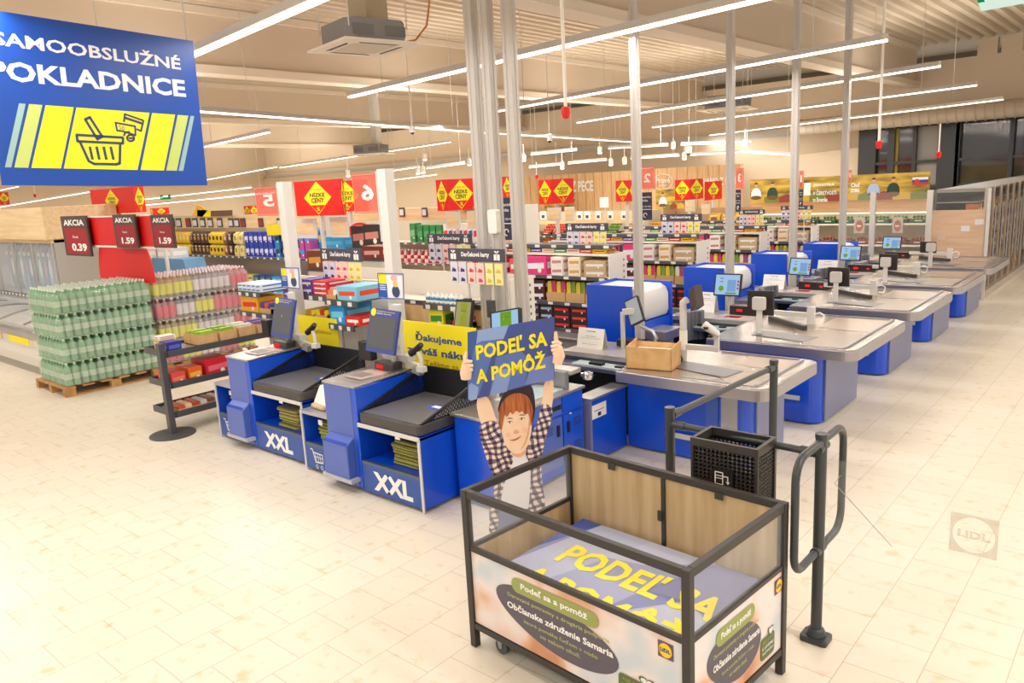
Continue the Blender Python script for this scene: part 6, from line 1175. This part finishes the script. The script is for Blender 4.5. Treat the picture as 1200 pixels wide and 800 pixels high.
for a, c, t_, b_, y_, c1, c2, lab in ((413, 427, 265, 290, 8.6, '#33302e', '#d88a80', 'black display carton with pink picture, left of the pair behind the round red sign'), (427, 444, 263, 288, 8.5, '#2f2c2b', '#d88a80', 'black display carton with pink picture, right of the pair behind the round red sign'), (379, 402, 278, 291, 8.8, '#2a9ad8', '#4ab0e8', 'plain blue carton left of the round red sign'), (361, 376, 294, 315, 6.6, '#7a3a24', '#e0a040', 'brown biscuit display carton left of the gift card header'), (425, 446, 289, 303, 6.8, '#7c2a1c', '#e8a8a0', 'dark red display carton right of the gift card header')):
    p, q = aty(a, b_, y_), aty(c, t_, y_); w, h = q.x-p.x, q.z-p.z; good('display_carton', 'box', c1, c2, w, h, .3, ((p.x+q.x)/2, y_, p.z), lab, 'display carton', None)
    b = MB(); b.box((p.x, y_, 0), (q.x, y_+.3, p.z-.002), M('#cfc8bb', .6)); b.box((p.x-.01, y_-.01, p.z-.03), (q.x+.01, y_+.3, p.z-.002), SH); tag(b.build('display_plinth', loc=(p.x, y_, 0)), 'pale plinth under the '+lab.replace('display ', '').replace(' with pink picture', '').replace(' of the pair', ''), 'display plinth')
# ------------------------------------------------------------------ drink pallets
def pallet(x0, x1, y0, y1, lab):
    t = thing('pallet', lab, 'pallet', ((x0+x1)/2, (y0+y1)/2, 0)); W_ = noisy('#a97a45', '#c79a62', (6, 6, 6), .8, 4, 'pallet_wood')
    for k, (a, c) in enumerate(((y0, y0+.14), ((y0+y1)/2-.07, (y0+y1)/2+.07), (y1-.14, y1))):
        for xx in (x0, (x0+x1)/2-.05, x1-.1):
            b = MB(); b.box((xx, a, .02), (xx+.1, c, .11), W_); b.build('block', t)
    for xx in (x0, (x0+x1)/2-.05, x1-.1):
        b = MB(); b.box((xx, y0, 0), (xx+.1, y1, .02), W_); b.build('bottom_board', t)
    n = 6
    for k in range(n):
        yy = y0+(y1-y0-.15)*k/(n-1); b = MB(); b.box((x0, yy, .11), (x1, yy+.15, .135), W_); b.build('deck_board', t)
    return t
GRB = M('#8fc79b', .1, coat=.6, alpha=.72); GRC = M('#e8efe8', .35); GRL = M('#bcd2bd', .35)
def pack_proto(name, lab, cat, r, h, nx, ny, bm, lm, cm, wm, grp, l0=.28, l1=.52):
    t = thing(name, lab, cat, (0, 0, -50), group=grp); me = None
    for i in range(nx):
        for j in range(ny):
            if me is None:
                b = MB(); b.lathe([(r*.8, 0), (r*.97, .02*h), (r*.97, .12*h), (r*.9, .2*h), (r*.97, .28*h)], bm, 10); b.lathe([(r*.985, l0*h), (r*.985, l1*h)], lm, 10); b.lathe([(r*.97, l1*h), (r*.96, max(.64, l1+.02)*h), (r*.75, .78*h), (r*.32, .9*h)], bm, 10); b.lathe([(r*.36, .9*h), (r*.36, h)], cm, 8)
                o = b.build('bottle', t, smooth=True, world=False); me = o
            else: o = me.copy(); C.objects.link(o); o.parent = t
            o.location = (-nx*r+r*(2*i+1), -ny*r+r*(2*j+1), 0)
    X0, Y0 = nx*r+.001, ny*r+.001
    if wm is not None:
        b = MB(); vs = []; pr = ((0, 1), (.66, 1.0), (.8, .93))
        for zf_, k in pr: vs += [(sx*X0*k, sy*Y0*k, h*zf_) for sx, sy in ((-1, -1), (1, -1), (1, 1), (-1, 1))]
        fs = []
        for q in range(2): fs += [(q*4+s_, q*4+(s_+1) % 4, q*4+4+(s_+1) % 4, q*4+4+s_) for s_ in range(4)]
        b.add(vs, fs, wm); b.build('shrink_wrap', t, world=False)
    return t
# six-packs on the big pallet; only the faces the shop aisle shows are stacked with full packs, the core is there too
SW = M('#ddebdf', .12, alpha=.22, coat=.5)
wp = pack_proto('water_pack', 'shrink-wrapped pack of green water bottles on the big green pallet stack', 'water pack', .054, .33, 3, 2, GRB, GRL, GRC, SW, 'green water packs on the pallet')
px0, px1, py0, py1 = -12.65, -11.62, 3.78, 5.08
pallet(-12.72, -11.58, 3.73, 5.12, 'wooden pallet under the green water bottles'); pallet(-12.85, -11.7, 5.2, 6.82, 'wooden pallet under the mixed lemonade bottles')
first = True
for L_ in range(4):
    z = .142+L_*.342; off = (.0, .02, -.0, .01)[L_]
    for ix in range(3):
        for iy in range(6):
            vis = ix == 2 or iy == 0 or L_ == 3
            if not vis: continue
            x = -11.77-off*.5-(2-ix)*.335; y = py0+.1+iy*.222+off
            if first: wp.location = (x, y, z); wp['label'] = wp['label']; first = False
            else: dup(wp, (x, y, z))
    b = MB(); b.box((px0-.03, py0-.0+off, z+.333), (-11.6-off*.5, py0+1.33+off, z+.339), M('#b4cfae', .6)) if L_ < 3 else None
    if L_ < 3: tag(b.build('layer_sheet', loc=(-12.1, 4.4, z+.327)), 'thin card sheet between layer %s of the green water pallet' % ('one and two', 'two and three', 'three and four')[L_], 'card sheet')
LMC = [('#bcae86', '#dfe02e', 'yellow lemon'), ('#a5a1a6', '#dcd8de', 'grey and white'), ('#d08f96', '#dd4c66', 'pink red')]
protos = {}
for nm, (c1, c2, w_) in enumerate(LMC):
    protos[nm] = pack_proto('lemonade_pack', 'pack of '+w_+' flavoured water bottles on the mixed pallet', 'lemonade pack', .052, .33, 2, 3, M(c1, .12, coat=.6, alpha=.6), M(c2, .4), M('#efe9ee', .35), M('#f0eef0', .12, alpha=.2, coat=.5), w_+' packs on the mixed pallet', .14, .64)
used = set()
ORDER = {3: [0, 0, 1, 1, 2], 2: [2, 1, 0, 2, 2], 1: [0, 0, 1, 1, 2], 0: [2, 0, 1, 2, 0]}
for L_ in range(4):
    z = .142+L_*.342
    b = MB(); b.box((-12.7, 5.22, z+.3308), (-11.72, 6.8, z+.3378), M('#cfc6bb', .6)) if L_ < 3 else None
    if L_ < 3: tag(b.build('layer_sheet', loc=(-12.2, 6, z+.331)), 'card sheet between layer %s of the mixed lemonade pallet' % ('one and two', 'two and three', 'three and four')[L_], 'card sheet')
    for ix in range(4):
        for iy in range(5):
            if not (ix == 3 or L_ == 3 or iy == 0): continue
            k = ORDER[L_][iy]; x = -11.82-(3-ix)*.215; y = 5.37+iy*.318; pr = protos[k]
            if k not in used: pr.location = (x, y, z); used.add(k)
            else: dup(pr, (x, y, z))
# carton and blue bin glimpsed between them
b = MB(); c = aty(196, 300, 8.3); p, q = aty(181, 322, 8.3), aty(218, 304, 8.3); b.prism([(p.x, 8.3, 0), (q.x, 8.3, 0), (q.x, 8.3, p.z), (q.x-.15, 8.3, q.z), (p.x, 8.3, q.z)], (0, .5, 0), M('#5a8ab4', .5)); tag(b.build('blue_bin', loc=(p.x, 8.3, 0)), 'flat grey-blue display bin behind the mixed lemonade pallet', 'bin')
for k, (a, c) in enumerate(((167, 187), (187, 204))):
    p, q = aty(a, 303, 8.4), aty(c-1, 290, 8.4); good('tub_carton', 'box', '#d3d0cb', '#efece6', q.x-p.x, q.z-p.z, .4, ((p.x+q.x)/2, 8.34, aty(181, 304, 8.3).z), 'grey-white carton standing on the flat blue display bin', 'carton', 'grey cartons on the blue bin')
# ------------------------------------------------------------------ freezer island and tall freezer with wood canopy
t = thing('chest_freezer', 'long white chest freezer with sliding glass lids at the left edge', 'freezer', (-15.5, 4.5, 0)); x0, x1 = -19, -12.8; y0 = 4.02
b = MB(); b.box((x0, y0+.06, 0), (x1, 5.0, .14), M('#a39c92', .5)); b.build('plinth', t)
b = MB(); b.prism([(x0, y0+.03, .14), (x0, y0, .3), (x0, y0, .62), (x0, y0+.1, .66), (x0, 5.0, .8), (x0, 5.0, .14)], (x1-x0, 0, 0), M('#dcd8d2', .4)); b.build('freezer_body', t, bevel=.01)
b = MB(); b.box((x0, y0-.02, .62), (x1, y0+.06, .76), M('#b9b7b6', .35, .4)); b.tube([(x0, y0-.03, .72), (x1, y0-.03, .72)], .025, STEELX, 10); b.build('bumper_edge', t)
b = MB(); b.box((x0, y0-.012, .48), (x1, y0-.002, .6), M('#d2c8bb', .4))
for k in range(6): b.box((x0+.6+k, y0-.015, .49), (x0+.85+k, y0-.012, .59), M('#e8dcc0', .5)); b.box((x0+1.0+k, y0-.015, .49), (x0+1.08+k, y0-.012, .59), M('#c89a6a', .5))
b.box((-14.6, y0-.018, .485), (-13.65, y0-.012, .6), YEL); b.build('price_strip', t)
for k in range(5):
    b = MB(); xx = x0+.1+k*1.22; vs = [(xx, y0+.08+.84*s_, .78+.1*math.sin(math.pi*s_*.8)) for s_ in [j/8 for j in range(9)]]; ws = [(xx+1.16, v[1], v[2]) for v in vs]
    b.add(vs+ws, [(j, j+9, j+10, j+1) for j in range(8)], M('#c9d5dc', .06, alpha=.45, coat=.5)); b.tube(vs, .014, STEELX, 6); b.tube(ws, .014, STEELX, 6); b.build('glass_lid', t, smooth=True)
t = thing('tall_freezer', 'tall glass-door freezer with light wood canopy behind the chest freezer', 'freezer', (-16.5, 5.3, 0)); ye = 5.05; xe = aty(66, 300, ye).x; y2 = atx(146, 330, xe).y
zc0, zc1 = atx(70, 280, xe).z, aty(63, 242, ye-.1).z
GE = M('#a7a49d', .5); b = MB(); b.box((xe-.03, ye, 0), (xe, y2, zc0), GE); b.build('end_panel', t)
b = MB(); b.box((-22, ye+.6, .0), (xe-.03, y2, zc0), M('#b6bcc4', .4)); b.box((-22, ye, 0), (xe-.03, ye+.6, 1.0), M('#c9c9c9', .5)); b.build('carcass', t)
b = MB(); b.box((-22, ye-.12, zc0), (xe+.02, y2+.05, zc1), BEECH); b.box((-22, ye-.05, zc0-.07), (xe+.0, ye+.3, zc0), BEECH); b.build('canopy', t, bevel=.01)
for k in range(4):
    xx = xe-.05-k*1.05; b = MB(); b.box((xx-1.0, ye-.01, 1.02), (xx, ye+.0, zc0-.08), M('#dfe6ea', .03, alpha=.2)); o = b.build('glass_door', t); b = MB()
    for a in (xx-1.02, xx-.03): b.box((a, ye-.03, 1.0), (a+.04, ye-.0, zc0-.07), M('#c5c3bf', .35, .5))
    b.build('door_frame', o)
b = MB(); b.box((-22, ye-.04, .95), (xe-.03, ye-.0, 1.01), M('#7a7674', .5)); s_ = b.build('price_rail', t); tags(s_, -20, xe-.1, ye-.02, 1.0, .2)
for k in range(14):
    good('frozen_pack', 'bag', ('#9fb4c8', '#b9c6d6', '#8aa2bc')[k % 3], ('#e8eef4', '#c89ab0')[k % 2], .22, zc0-1.12, .22, (xe-.2-k*.26, ye+.28, 1.02), 'tall silvery frozen pack standing behind the tall freezer glass', 'frozen pack', 'silvery packs in the tall freezer')
# ------------------------------------------------------------------ dark candy rack beside the left till
RK = M('#54565a', .4, .3); t = thing('candy_rack', 'dark metal rack with three shelves and round foot left of the tills', 'rack', (-8.52, 3.78, 0))
b = MB(); b.lathe([(.25, 0), (.25, .012), (.05, .018)], RK, 32, (-8.52, 3.77, 0)); b.build('round_foot', t, smooth=True)
for yy in (3.77, 5.35): b = MB(); b.box((-8.56, yy-.035, .0), (-8.48, yy+.035, 1.06), RK); b.build('upright', t, bevel=.005)
for z, lab in ((.92, ''), (.56, ''), (.22, '')):
    b = MB(); b.box((-8.98, 3.8, z), (-8.46, 5.4, z+.012), M('#8b8a88', .45, .2)); b.box((-8.46, 3.8, z-.02), (-8.44, 5.4, z+.05), RK); b.box((-9.0, 3.8, z-.02), (-8.98, 5.4, z+.05), RK); b.box((-8.98, 3.79, z-.02), (-8.44, 3.81, z+.05), RK); b.build('shelf', t)
good('snack_box', 'box', '#2a2f8c', '#5a62c8', .2, .12, .16, (-8.6, 3.84, .933), 'dark blue box at the near corner of the rack top', 'snack box', None, math.pi/2*0)
for k, yy in enumerate((4.35, 4.6, 4.85, 5.1)):
    t = thing('seed_carton', ('kraft open carton with green packs on the rack top, nearest the round foot', 'second kraft open carton with green packs on the rack top', 'third kraft open carton with pale packs on the rack top', 'last kraft open carton with purple packs on the rack top')[k], 'carton', (-8.72, yy, .933)); b = MB()
    for a, c in (((-.2, -.11), (.2, -.1)), ((-.2, .1), (.2, .11)), ((-.2, -.1), (-.19, .1)), ((.19, -.1), (.2, .1))): b.box((a[0], a[1], 0), (c[0], c[1], .13), KRAFT)
    b.box((-.2, -.11, 0), (.2, .11, .01), KRAFT); b.build('carton_body', t, world=False)
    for j in range(4): b = MB(); b.box((-.17+j*.09, -.08, .02), (-.1+j*.09, .08, .15+.015*(j % 2)), M(('#9cc23a', '#8ab43a', '#dcd8c8', '#7a5aa0')[k], .5)); b.build('pack', t, world=False)
for k in range(7): good('flat_pack', 'box', ('#f1ece4', '#e8d23c', '#efe9e0')[k % 3], '#c84a5a', .14, .02, .2, (-8.62, 4.05+k*.0+.0, .935+k*.0205) if k < 0 else (-8.9+.0, 3.9+k*.0, .935+k*.0205), 'thin paper pack in the little stack on the rack top by the blue box', 'paper pack', 'paper packs on the rack')
for k, (c1, c2, w_, h_, yy, lb) in enumerate((('#d84a44', '#e87a5a', .16, .13, 3.9, 'pale red box at the near end of the middle rack shelf'), ('#e8601c', '#f0b83c', .16, .15, 4.1, 'orange sweet carton on the middle rack shelf'), ('#d01c2c', '#e86a78', .3, .2, 4.38, 'deep red box on the middle rack shelf'), ('#c81c2a', '#f0d8d0', .3, .16, 4.75, 'far red box on the middle rack shelf'))):
    good('sweet_carton', 'box', c1, c2, w_, h_, .34, (-8.46, yy, .573), lb, 'sweets carton', None, math.pi/2)
for k in range(8): good('bar_tray', 'tray', ('#c8542c', '#8a5a48', '#5a5a6c', '#3c4a6c')[k//2], ('#e8c8a8', '#d8d4d0')[k % 2], .17, .085, .3, (-8.47, 3.94+k*.185, .233), 'small open tray of wrapped bars on the lowest rack shelf', 'bar tray', 'bar trays on the lowest rack shelf', math.pi/2)
for k in range(3): b = MB(); b.box((-9.3, 5.6+k*.55, .93), (-8.9, 6.1+k*.55, 1.12), M('#c9c6c0', .6)); b.box((-9.3, 5.6+k*.55, 0), (-8.9, 6.1+k*.55, .92), M('#bdb9b2', .6)); tag(b.build('grey_carton', loc=(-9.1, 5.85+k*.55, 0), bevel=.005), ('nearest', 'middle', 'farthest')[k]+' tall plain grey carton behind the dark candy rack', 'carton')
# ------------------------------------------------------------------ produce and bakery shelves at the back
Y3 = 17.
def X3(px, y=Y3): return aty(px, 265, y).x
zq = lambda py, px=680, y=Y3: aty(px, py, y).z
gondola('produce_stand', 'wooden-topped produce stand with fruit crates before the bakery wall', X3(606), X3(756), Y3, .8, zq(249), (zq(291), zq(276), ), M('#cfc6b8', .6), header=(zq(262), zq(249), BEECH), end=False)
def crates(p0, p1, z, y, col, fc, lab, w=.36):
    x0, x1 = aty(p0, 265, y).x, aty(p1, 265, y).x; n = max(1, int((x1-x0)/(w+.01)))
    for i in range(n):
        x = x0+(x1-x0)*(i+.5)/n; good('produce_crate', 'crate', col, '#efece4', w, .08, .5, (x, y+.02, z), 'open crate of '+lab, 'crate', 'crates of '+lab)
        for a in range(4):
            for c in range(4 if y < 20 else 2): good(fc[2], 'fruit', fc[0], fc[1], .088, .088, .1, (x-.13+a*.087, y+.03+c*.09, z+.03+c*.07), lab+' lying in its crate', fc[3], lab+' in crates')
crates(609, 629, zq(276), Y3, '#8a7a5a', ('#e8c81c', '#7a9a30', 'banana_piece', 'fruit'), 'yellow fruit at the left of the produce stand')
crates(632, 659, zq(276), Y3, '#5c4a34', ('#e2452a', '#5a9a3a', 'tomato', 'tomato'), 'red tomatoes on the upper produce shelf')
crates(630, 660, zq(291), Y3, '#8a6a3c', ('#f08a1c', '#4a7a30', 'orange', 'orange'), 'oranges on the lower produce shelf')
crates(661, 722, zq(276), Y3, '#454440', ('#7aa83a', '#3a6a2a', 'lime', 'fruit'), 'green fruit right of the tomatoes')
crates(724, 748, zq(276), Y3, '#8a6a3c', ('#f0a31c', '#5a8a30', 'mandarin', 'mandarin'), 'mandarins left of the nearest cabinet post')
crates(752, 772, zq(276), Y3-.02, '#8a6a3c', ('#f0b01c', '#5a8a30', 'mandarin', 'mandarin'), 'mandarins right of the nearest cabinet post')
for px in (636.5, 679, 688, 701, 715, 731): p = aty(px-3, 257, Y3-.06); q = aty(px+3, 247.5, Y3-.06); b = MB(); b.box((p.x, Y3-.06, p.z), (q.x, Y3-.035, q.z), PAPER); b.box((p.x+.04, Y3-.064, p.z+.03), (q.x-.04, Y3-.06, q.z-.1), M('#4a4a4c', .5)); tag(b.build('shelf_price_card', loc=(p.x, Y3-.06, p.z)), 'white price card on the wooden top of the produce stand', 'price card', 'produce header cards')
p = aty(708, 247, 16.8); q = aty(708, 231, 16.8); t = thing('pole_sign', 'small white sign on a pole above the produce stand', 'sign', p); b = MB(); b.box((p.x-.13, 16.8, q.z-.26), (p.x+.13, 16.82, q.z), emis('#fff4e4', 1.2)); b.build('sign_plate', t); b = MB(); b.tube([(p.x, 16.83, 0), (p.x, 16.83, q.z-.1)], .015, GREYW, 6); b.build('pole', t)
p, q = aty(600, 251, 13), aty(629, 239, 13); b = MB(); b.box((p.x, 13, p.z), (q.x, 13.02, q.z), M('#e3dccb', .5)); b.tube([(p.x+.3, 13.03, 0), (p.x+.3, 13.03, p.z)], .015, GREYW, 6); tag(b.build('blank_sign', loc=(p.x, 13, p.z)), 'plain cream sign on a pole right of the close grey posts', 'sign')
# bread shelf
gondola('bread_shelving', 'shelf of bagged bread and rolls beneath the bakery lettering', X3(770), X3(872), Y3+.3, .7, zq(246, 830), (zq(282, 830), zq(264, 830)), M('#b99a70', .6), end=False)
fill(X3(822), X3(868), Y3+.32, zq(264, 830), .3, .26, .3, 'bread_bag', 'bag', [('#e2b83c', '#8a5a2c'), ('#d89a3a', '#f0e0b0')], 'yellow bag of bread on the upper bread shelf', 'bread', 'bread bags upper shelf')
fill(X3(775), X3(868), Y3+.32, zq(282, 830), .3, .24, .3, 'bread_bag', 'bag', [('#c89048', '#e8d0a0'), ('#e0b040', '#a04a30'), ('#b8743a', '#e8c890')], 'brown bag of rolls on the lower bread shelf', 'bread', 'bread bags lower shelf')
# pictures above
def photo_panel(P4, y, lab, people, flag=None, cols=('#c9a02c', '#6b7a2c', '#8a3a2c'), stripes=4):
    S = Pix(aty(*P4[0], y), (1, 0, 0)); Q = S.pts(P4); w, h = Q[1][0], Q[2][1]; t = thing('photo_banner', lab, 'banner', S.O); b = MB(); O = S.O
    b.prism([O, O+S.U*w, O+S.U*w+S.V*h, O+S.V*h], (0, .03, 0), noisy('#5e4a20', '#d8b545', (1.2, 1, 6), .5, 5, 'field_print')); b.build('panel', t); b = MB()
    for k in range(stripes): u = w*k/stripes; b.fp(S.fr, [(u, 0), (u+w/stripes, 0), (u+w/stripes*.96, .24*h), (u+w/stripes*.5, .34*h), (u, .22*h)], M(cols[k % 3], .5), .002)
    for px, c in people:
        u, _ = S.uv(px, P4[0][1]); s_ = h
        b.fp(S.fr, smooth([(u-.22*s_, .12*s_), (u+.22*s_, .12*s_), (u+.24*s_, .4*s_), (u+.15*s_, .6*s_), (u+.05*s_, .64*s_), (u-.05*s_, .64*s_), (u-.15*s_, .6*s_), (u-.24*s_, .4*s_)], 1), M(c, .5), .004); b.fp(S.fr, circ(u, .76*s_, .075*s_, 12, .1*s_), M('#d8a07a', .5), .005); b.fp(S.fr, [(u+.08*s_*math.cos(a), .79*s_+.08*s_*math.sin(a)) for a in [k*math.pi/6 for k in range(7)]], M('#4a3424', .5), .006)
        b.fp(S.fr, circ(u, .22*s_, .24*s_, 12, .09*s_), M('#6a4a2c', .5), .006)
    if flag:
        (u0, v0), (u1, v1) = S.uv(*flag[0]), S.uv(*flag[1])
        for k, c in enumerate(('#c8342c', '#2a3f9c', '#eef0f2')): b.fp(S.fr, [(u0, v0+(v1-v0)*k/3), (u1, v0+(v1-v0)*k/3), (u1, v0+(v1-v0)*(k+1)/3), (u0, v0+(v1-v0)*(k+1)/3)], M(c, .5), .006)
        b.fp(S.fr, circ(u0+(u1-u0)*.3, (v0+v1)/2, (v1-v0)*.3, 10), M('#c8342c', .5), .008)
    b.build('print', t); return t, S, w, h
photo_panel(((638.5, 250), (674, 247), (674, 226), (638.5, 227)), 26, 'produce picture with a flag beside the bakery lettering', [], ((660, 239), (673, 231)))
photo_panel(((769, 246), (802, 244), (802, 221), (769, 222)), 26, 'picture of a farmer in a white shirt under the round bakery emblem', [(777, '#d9dee8')])
# banner wall of produce on the right
Y4 = 21.5
def X4(px, y=Y4): return aty(px, 260, y).x
z4 = lambda py, px=985: aty(px, py, Y4).z
gondola('vegetable_shelving', 'long vegetable wall shelf under the field photo banner', X4(880), X4(1092), Y4, .9, z4(230), (.25, z4(307), z4(286), z4(262)), M('#d9cfbd', .6), rail=M('#e8e2d6', .5), header=(z4(248), z4(233), wood_mat('#d8a878', '#e6bd90', 'x', 'pale_header')), end=False)
t, S, w, h = photo_panel(((879, 238), (1089, 225), (1089, 201), (879, 212)), Y4-.25, 'long field photo banner with farmers above the vegetable shelf', [(886, '#cfdcec'), (905, '#23402c'), (1023, '#a9bfe0'), (1046, '#1f3d2a')], ((1069, 217), (1088, 207)), stripes=11)
b = MB(); u0, v0 = S.uv(942, 229); u1, v1 = S.uv(952, 214); b.text('1', S.fr, u0, v0, (u1-u0)*.8, v1-v0, PAPER, .01, .04); u0, v0 = S.uv(953, 219); u1, v1 = S.uv(978, 214.5); b.text('JEDNOTKA', S.fr, u0, v0, u1-u0, v1-v0, PAPER, .01, .03); b.text('V ČERSTVOSTI', S.fr, u0, v0-.22, (u1-u0)*1.1, .14, PAPER, .01, .02); b.text('zo Slovenska', S.fr, u0, v0-.4, (u1-u0)*.7, .12, PAPER, .01, .02)
u0, v0 = S.uv(997, 226); u1, v1 = S.uv(1008, 212); b.text('Chuť', S.fr, u0, (v0+v1)/2, u1-u0, (v1-v0)*.4, PAPER, .01, .03); b.text('DOMA', S.fr, u0, v0, u1-u0, (v1-v0)*.38, PAPER, .01, .05); b.build('lettering', t)
b = MB()
for z in (z4(262)+.02, z4(286)+.28, z4(307)+.25): b.box((X4(884), Y4+.25, z+.22), (X4(1088), Y4+.3, z+.25), emis('#ffe9c0', 2.2))
tag(b.build('shelf_light_strip', loc=(-8, Y4+.27, 1.2)), 'warm light strips glowing between the vegetable shelves', 'shelf light')
for z, col, fc, lb in ((z4(262), '#2f5a40', ('#4a7a3a', '#2f5a2a', 'cabbage', 'vegetable'), 'leafy vegetables on the top of the vegetable wall'), (z4(286), '#7a4630', ('#a2583a', '#6a3a2a', 'sweet_potato', 'vegetable'), 'red-brown roots on the middle of the vegetable wall'), (z4(307), '#2f5a40', ('#b85a3a', '#4a7a3a', 'pepper', 'vegetable'), 'peppers on the lower vegetable wall')):
    crates(886, 1087, z, Y4, col, fc, lb, .42)
for k, (px, py) in enumerate(((1007, 262), (1052, 262))):
    p = aty(px-6.5, py+11, Y4-.08); q = aty(px+6.5, py-8, Y4-.08); S = Pix((p.x, Y4-.08, p.z), (1, 0, 0)); b = MB(); w, h = q.x-p.x, q.z-p.z; b.box((p.x, Y4-.08, p.z), (q.x, Y4-.07, q.z), M('#c9c2bb', .4, alpha=.7)); b.fp(S.fr, circ(w/2, h*.45, w*.36, 16, h*.36), M('#a85a48', .5), .003); b.text('bio', S.fr, .3*w, .38*h, .4*w, .14*h, PAPER, .006, .04); tag(b.build('round_logo_card', loc=p), ('left', 'right')[k]+' square card with red round emblem on the vegetable shelf', 'sign')
# ------------------------------------------------------------------ glass screen and glass-door coolers on the right
YG = 16.4; AL = M('#dcd8d2', .35, .3); xs_ = [aty(p, 280, YG).x for p in (983.5, 1021.5, 1087.5, 1158)]
for k, (a, c) in enumerate(zip(xs_, xs_[1:])):
    t = thing('glass_screen', ('left', 'middle', 'right')[k]+' clear pane of the tall glass screen behind the farthest checkout', 'glass screen', ((a+c)/2, YG, 0)); b = MB(); b.box((a+.04, YG-.005, .1), (c-.04, YG+.005, 2.04), GLASS); b.build('pane', t)
    b = MB(); b.box((a+.0, YG-.03, 0), (a+.05, YG+.03, 2.06), AL); b.box((c-.05, YG-.03, 0), (c-.0, YG+.03, 2.06), AL); b.build('frame_post', t)
t = thing('glass_cooler', 'row of tall glass-door coolers running along the right aisle', 'cooler', (-3.1, 21, 0)); x0, x1, y0, y1 = -3.62, -2.75, 16.5, 27.0
b = MB(); b.box((x0, y0, .05), (x1, y0+.03, aty(1120, 246, 16.5).z), wood_mat('#d2a782', '#e2bd98', 'x', 'cooler_end_board')); b.box((x0+.12, y0-.003, 1.12), (x0+.24, y0, 1.2), M('#d9c0a6', .5)); b.box((x0+.5, y0-.004, 1.28), (x0+.64, y0, 1.38), M('#e6e2ee', .5)); b.box((x0+.72, y0-.004, 1.4), (x0+.86, y0, 1.5), M('#e6e2ee', .5)); b.build('end_board', t)
b = MB(); b.box((x0, y0+.03, .12), (x0+.05, y1, 2.05), M('#57534e', .5)); b.box((x0+.05, y0+.03, .0), (x1+.06, y1, .14), M('#b9ada0', .4, .3)); b.box((x0+.05, y0+.03, 2.0), (x1-.02, y1, 2.06), M('#8a857e', .5)); b.build('carcass', t)
b = MB()
for z in (.45, .8, 1.15, 1.5, 1.8): b.box((x0+.05, y0+.05, z), (x1-.12, y1, z+.02), M('#8f8c86', .5))
b.build('shelf', t); n = 14
for k in range(n):
    ya, yb = y0+.05+(y1-y0)*k/n, y0+(y1-y0)*(k+1)/n; b = MB(); b.box((x1-.02, ya, .16), (x1-.01, yb, 2.04), M('#6a665f', .04, alpha=.2, spec=.8)); o = b.build('glass_door', t); b = MB(); b.box((x1-.03, ya-.02, .14), (x1+.01, ya+.03, 2.08), M('#cbb9a8', .3, .5)); b.tube([(x1+.03, ya+.08, .5), (x1+.03, ya+.08, 1.7)], .014, STEELX, 6); b.build('handle', o)
for k in range(46):
    for z in (.14, .47, .82, 1.17, 1.52):
        if (k > 24 and z < .5) : continue
        c = random.choice((('#c8a02c', '#4a2a1c'), ('#8a2a1c', '#e8c88a'), ('#3c4a2c', '#c8b85a'), ('#5a4a6c', '#d8c8a8'), ('#b8642c', '#f0e0b0'), ('#2c3c4c', '#c0c8d0')))
        good('chilled_pack', 'box', c[0], c[1], .18, .25, .2, (x1-.13, y0+.16+k*.225, z+.005), 'chilled pack standing behind the cooler doors along the right aisle', 'chilled pack', 'chilled packs in the right coolers', math.pi/2)
# exit signs
EX = emis('#dff3e2', 1.0, 'exit_white'); EXG = emis('#1f9a5a', .8, 'exit_green')
P4 = [aty(*p, 6.5) for p in ((1149, 12), (1215, 0), (1215, -12), (1145, 0))]
t = thing('exit_sign', 'green and white exit sign at the top right corner', 'exit sign', P4[0]); b = MB(); b.prism(P4, (0, .05, .0), EX); b.build('light_box', t); b = MB(); b.prism([P4[3].lerp(P4[0], .0)+Vector((.0, -.004, 0)), P4[3].lerp(P4[2], .12)+Vector((0, -.004, 0)), P4[3].lerp(P4[2], .12).lerp(P4[0].lerp(P4[1], .12), .3)+Vector((0, -.004, 0)), P4[3].lerp(P4[0], .3)+Vector((0, -.004, 0))], (0, .003, 0), EXG); b.build('green_field', t)
b = MB(); m_ = (P4[2]+P4[3])/2; b.tube([(m_.x, m_.y+.03, m_.z), (m_.x, m_.y+.03, 5.0)], .006, GREYW, 5); b.build('suspension_wire', t)
p, q = aty(188, 234, 13), aty(198, 228, 13); t = thing('exit_sign', 'small green exit sign under the far light strips on the left', 'exit sign', p); b = MB(); b.box((p.x, 13, p.z), (q.x, 13.05, q.z), EXG); b.build('light_box', t); b = MB(); b.box((p.x+.1, 12.99, p.z+.06), (p.x+.2, 13, q.z-.06), PAPER); b.box((p.x+.26, 12.99, p.z+.08), (q.x-.08, 13, p.z+.14), PAPER); b.build('symbol', t)
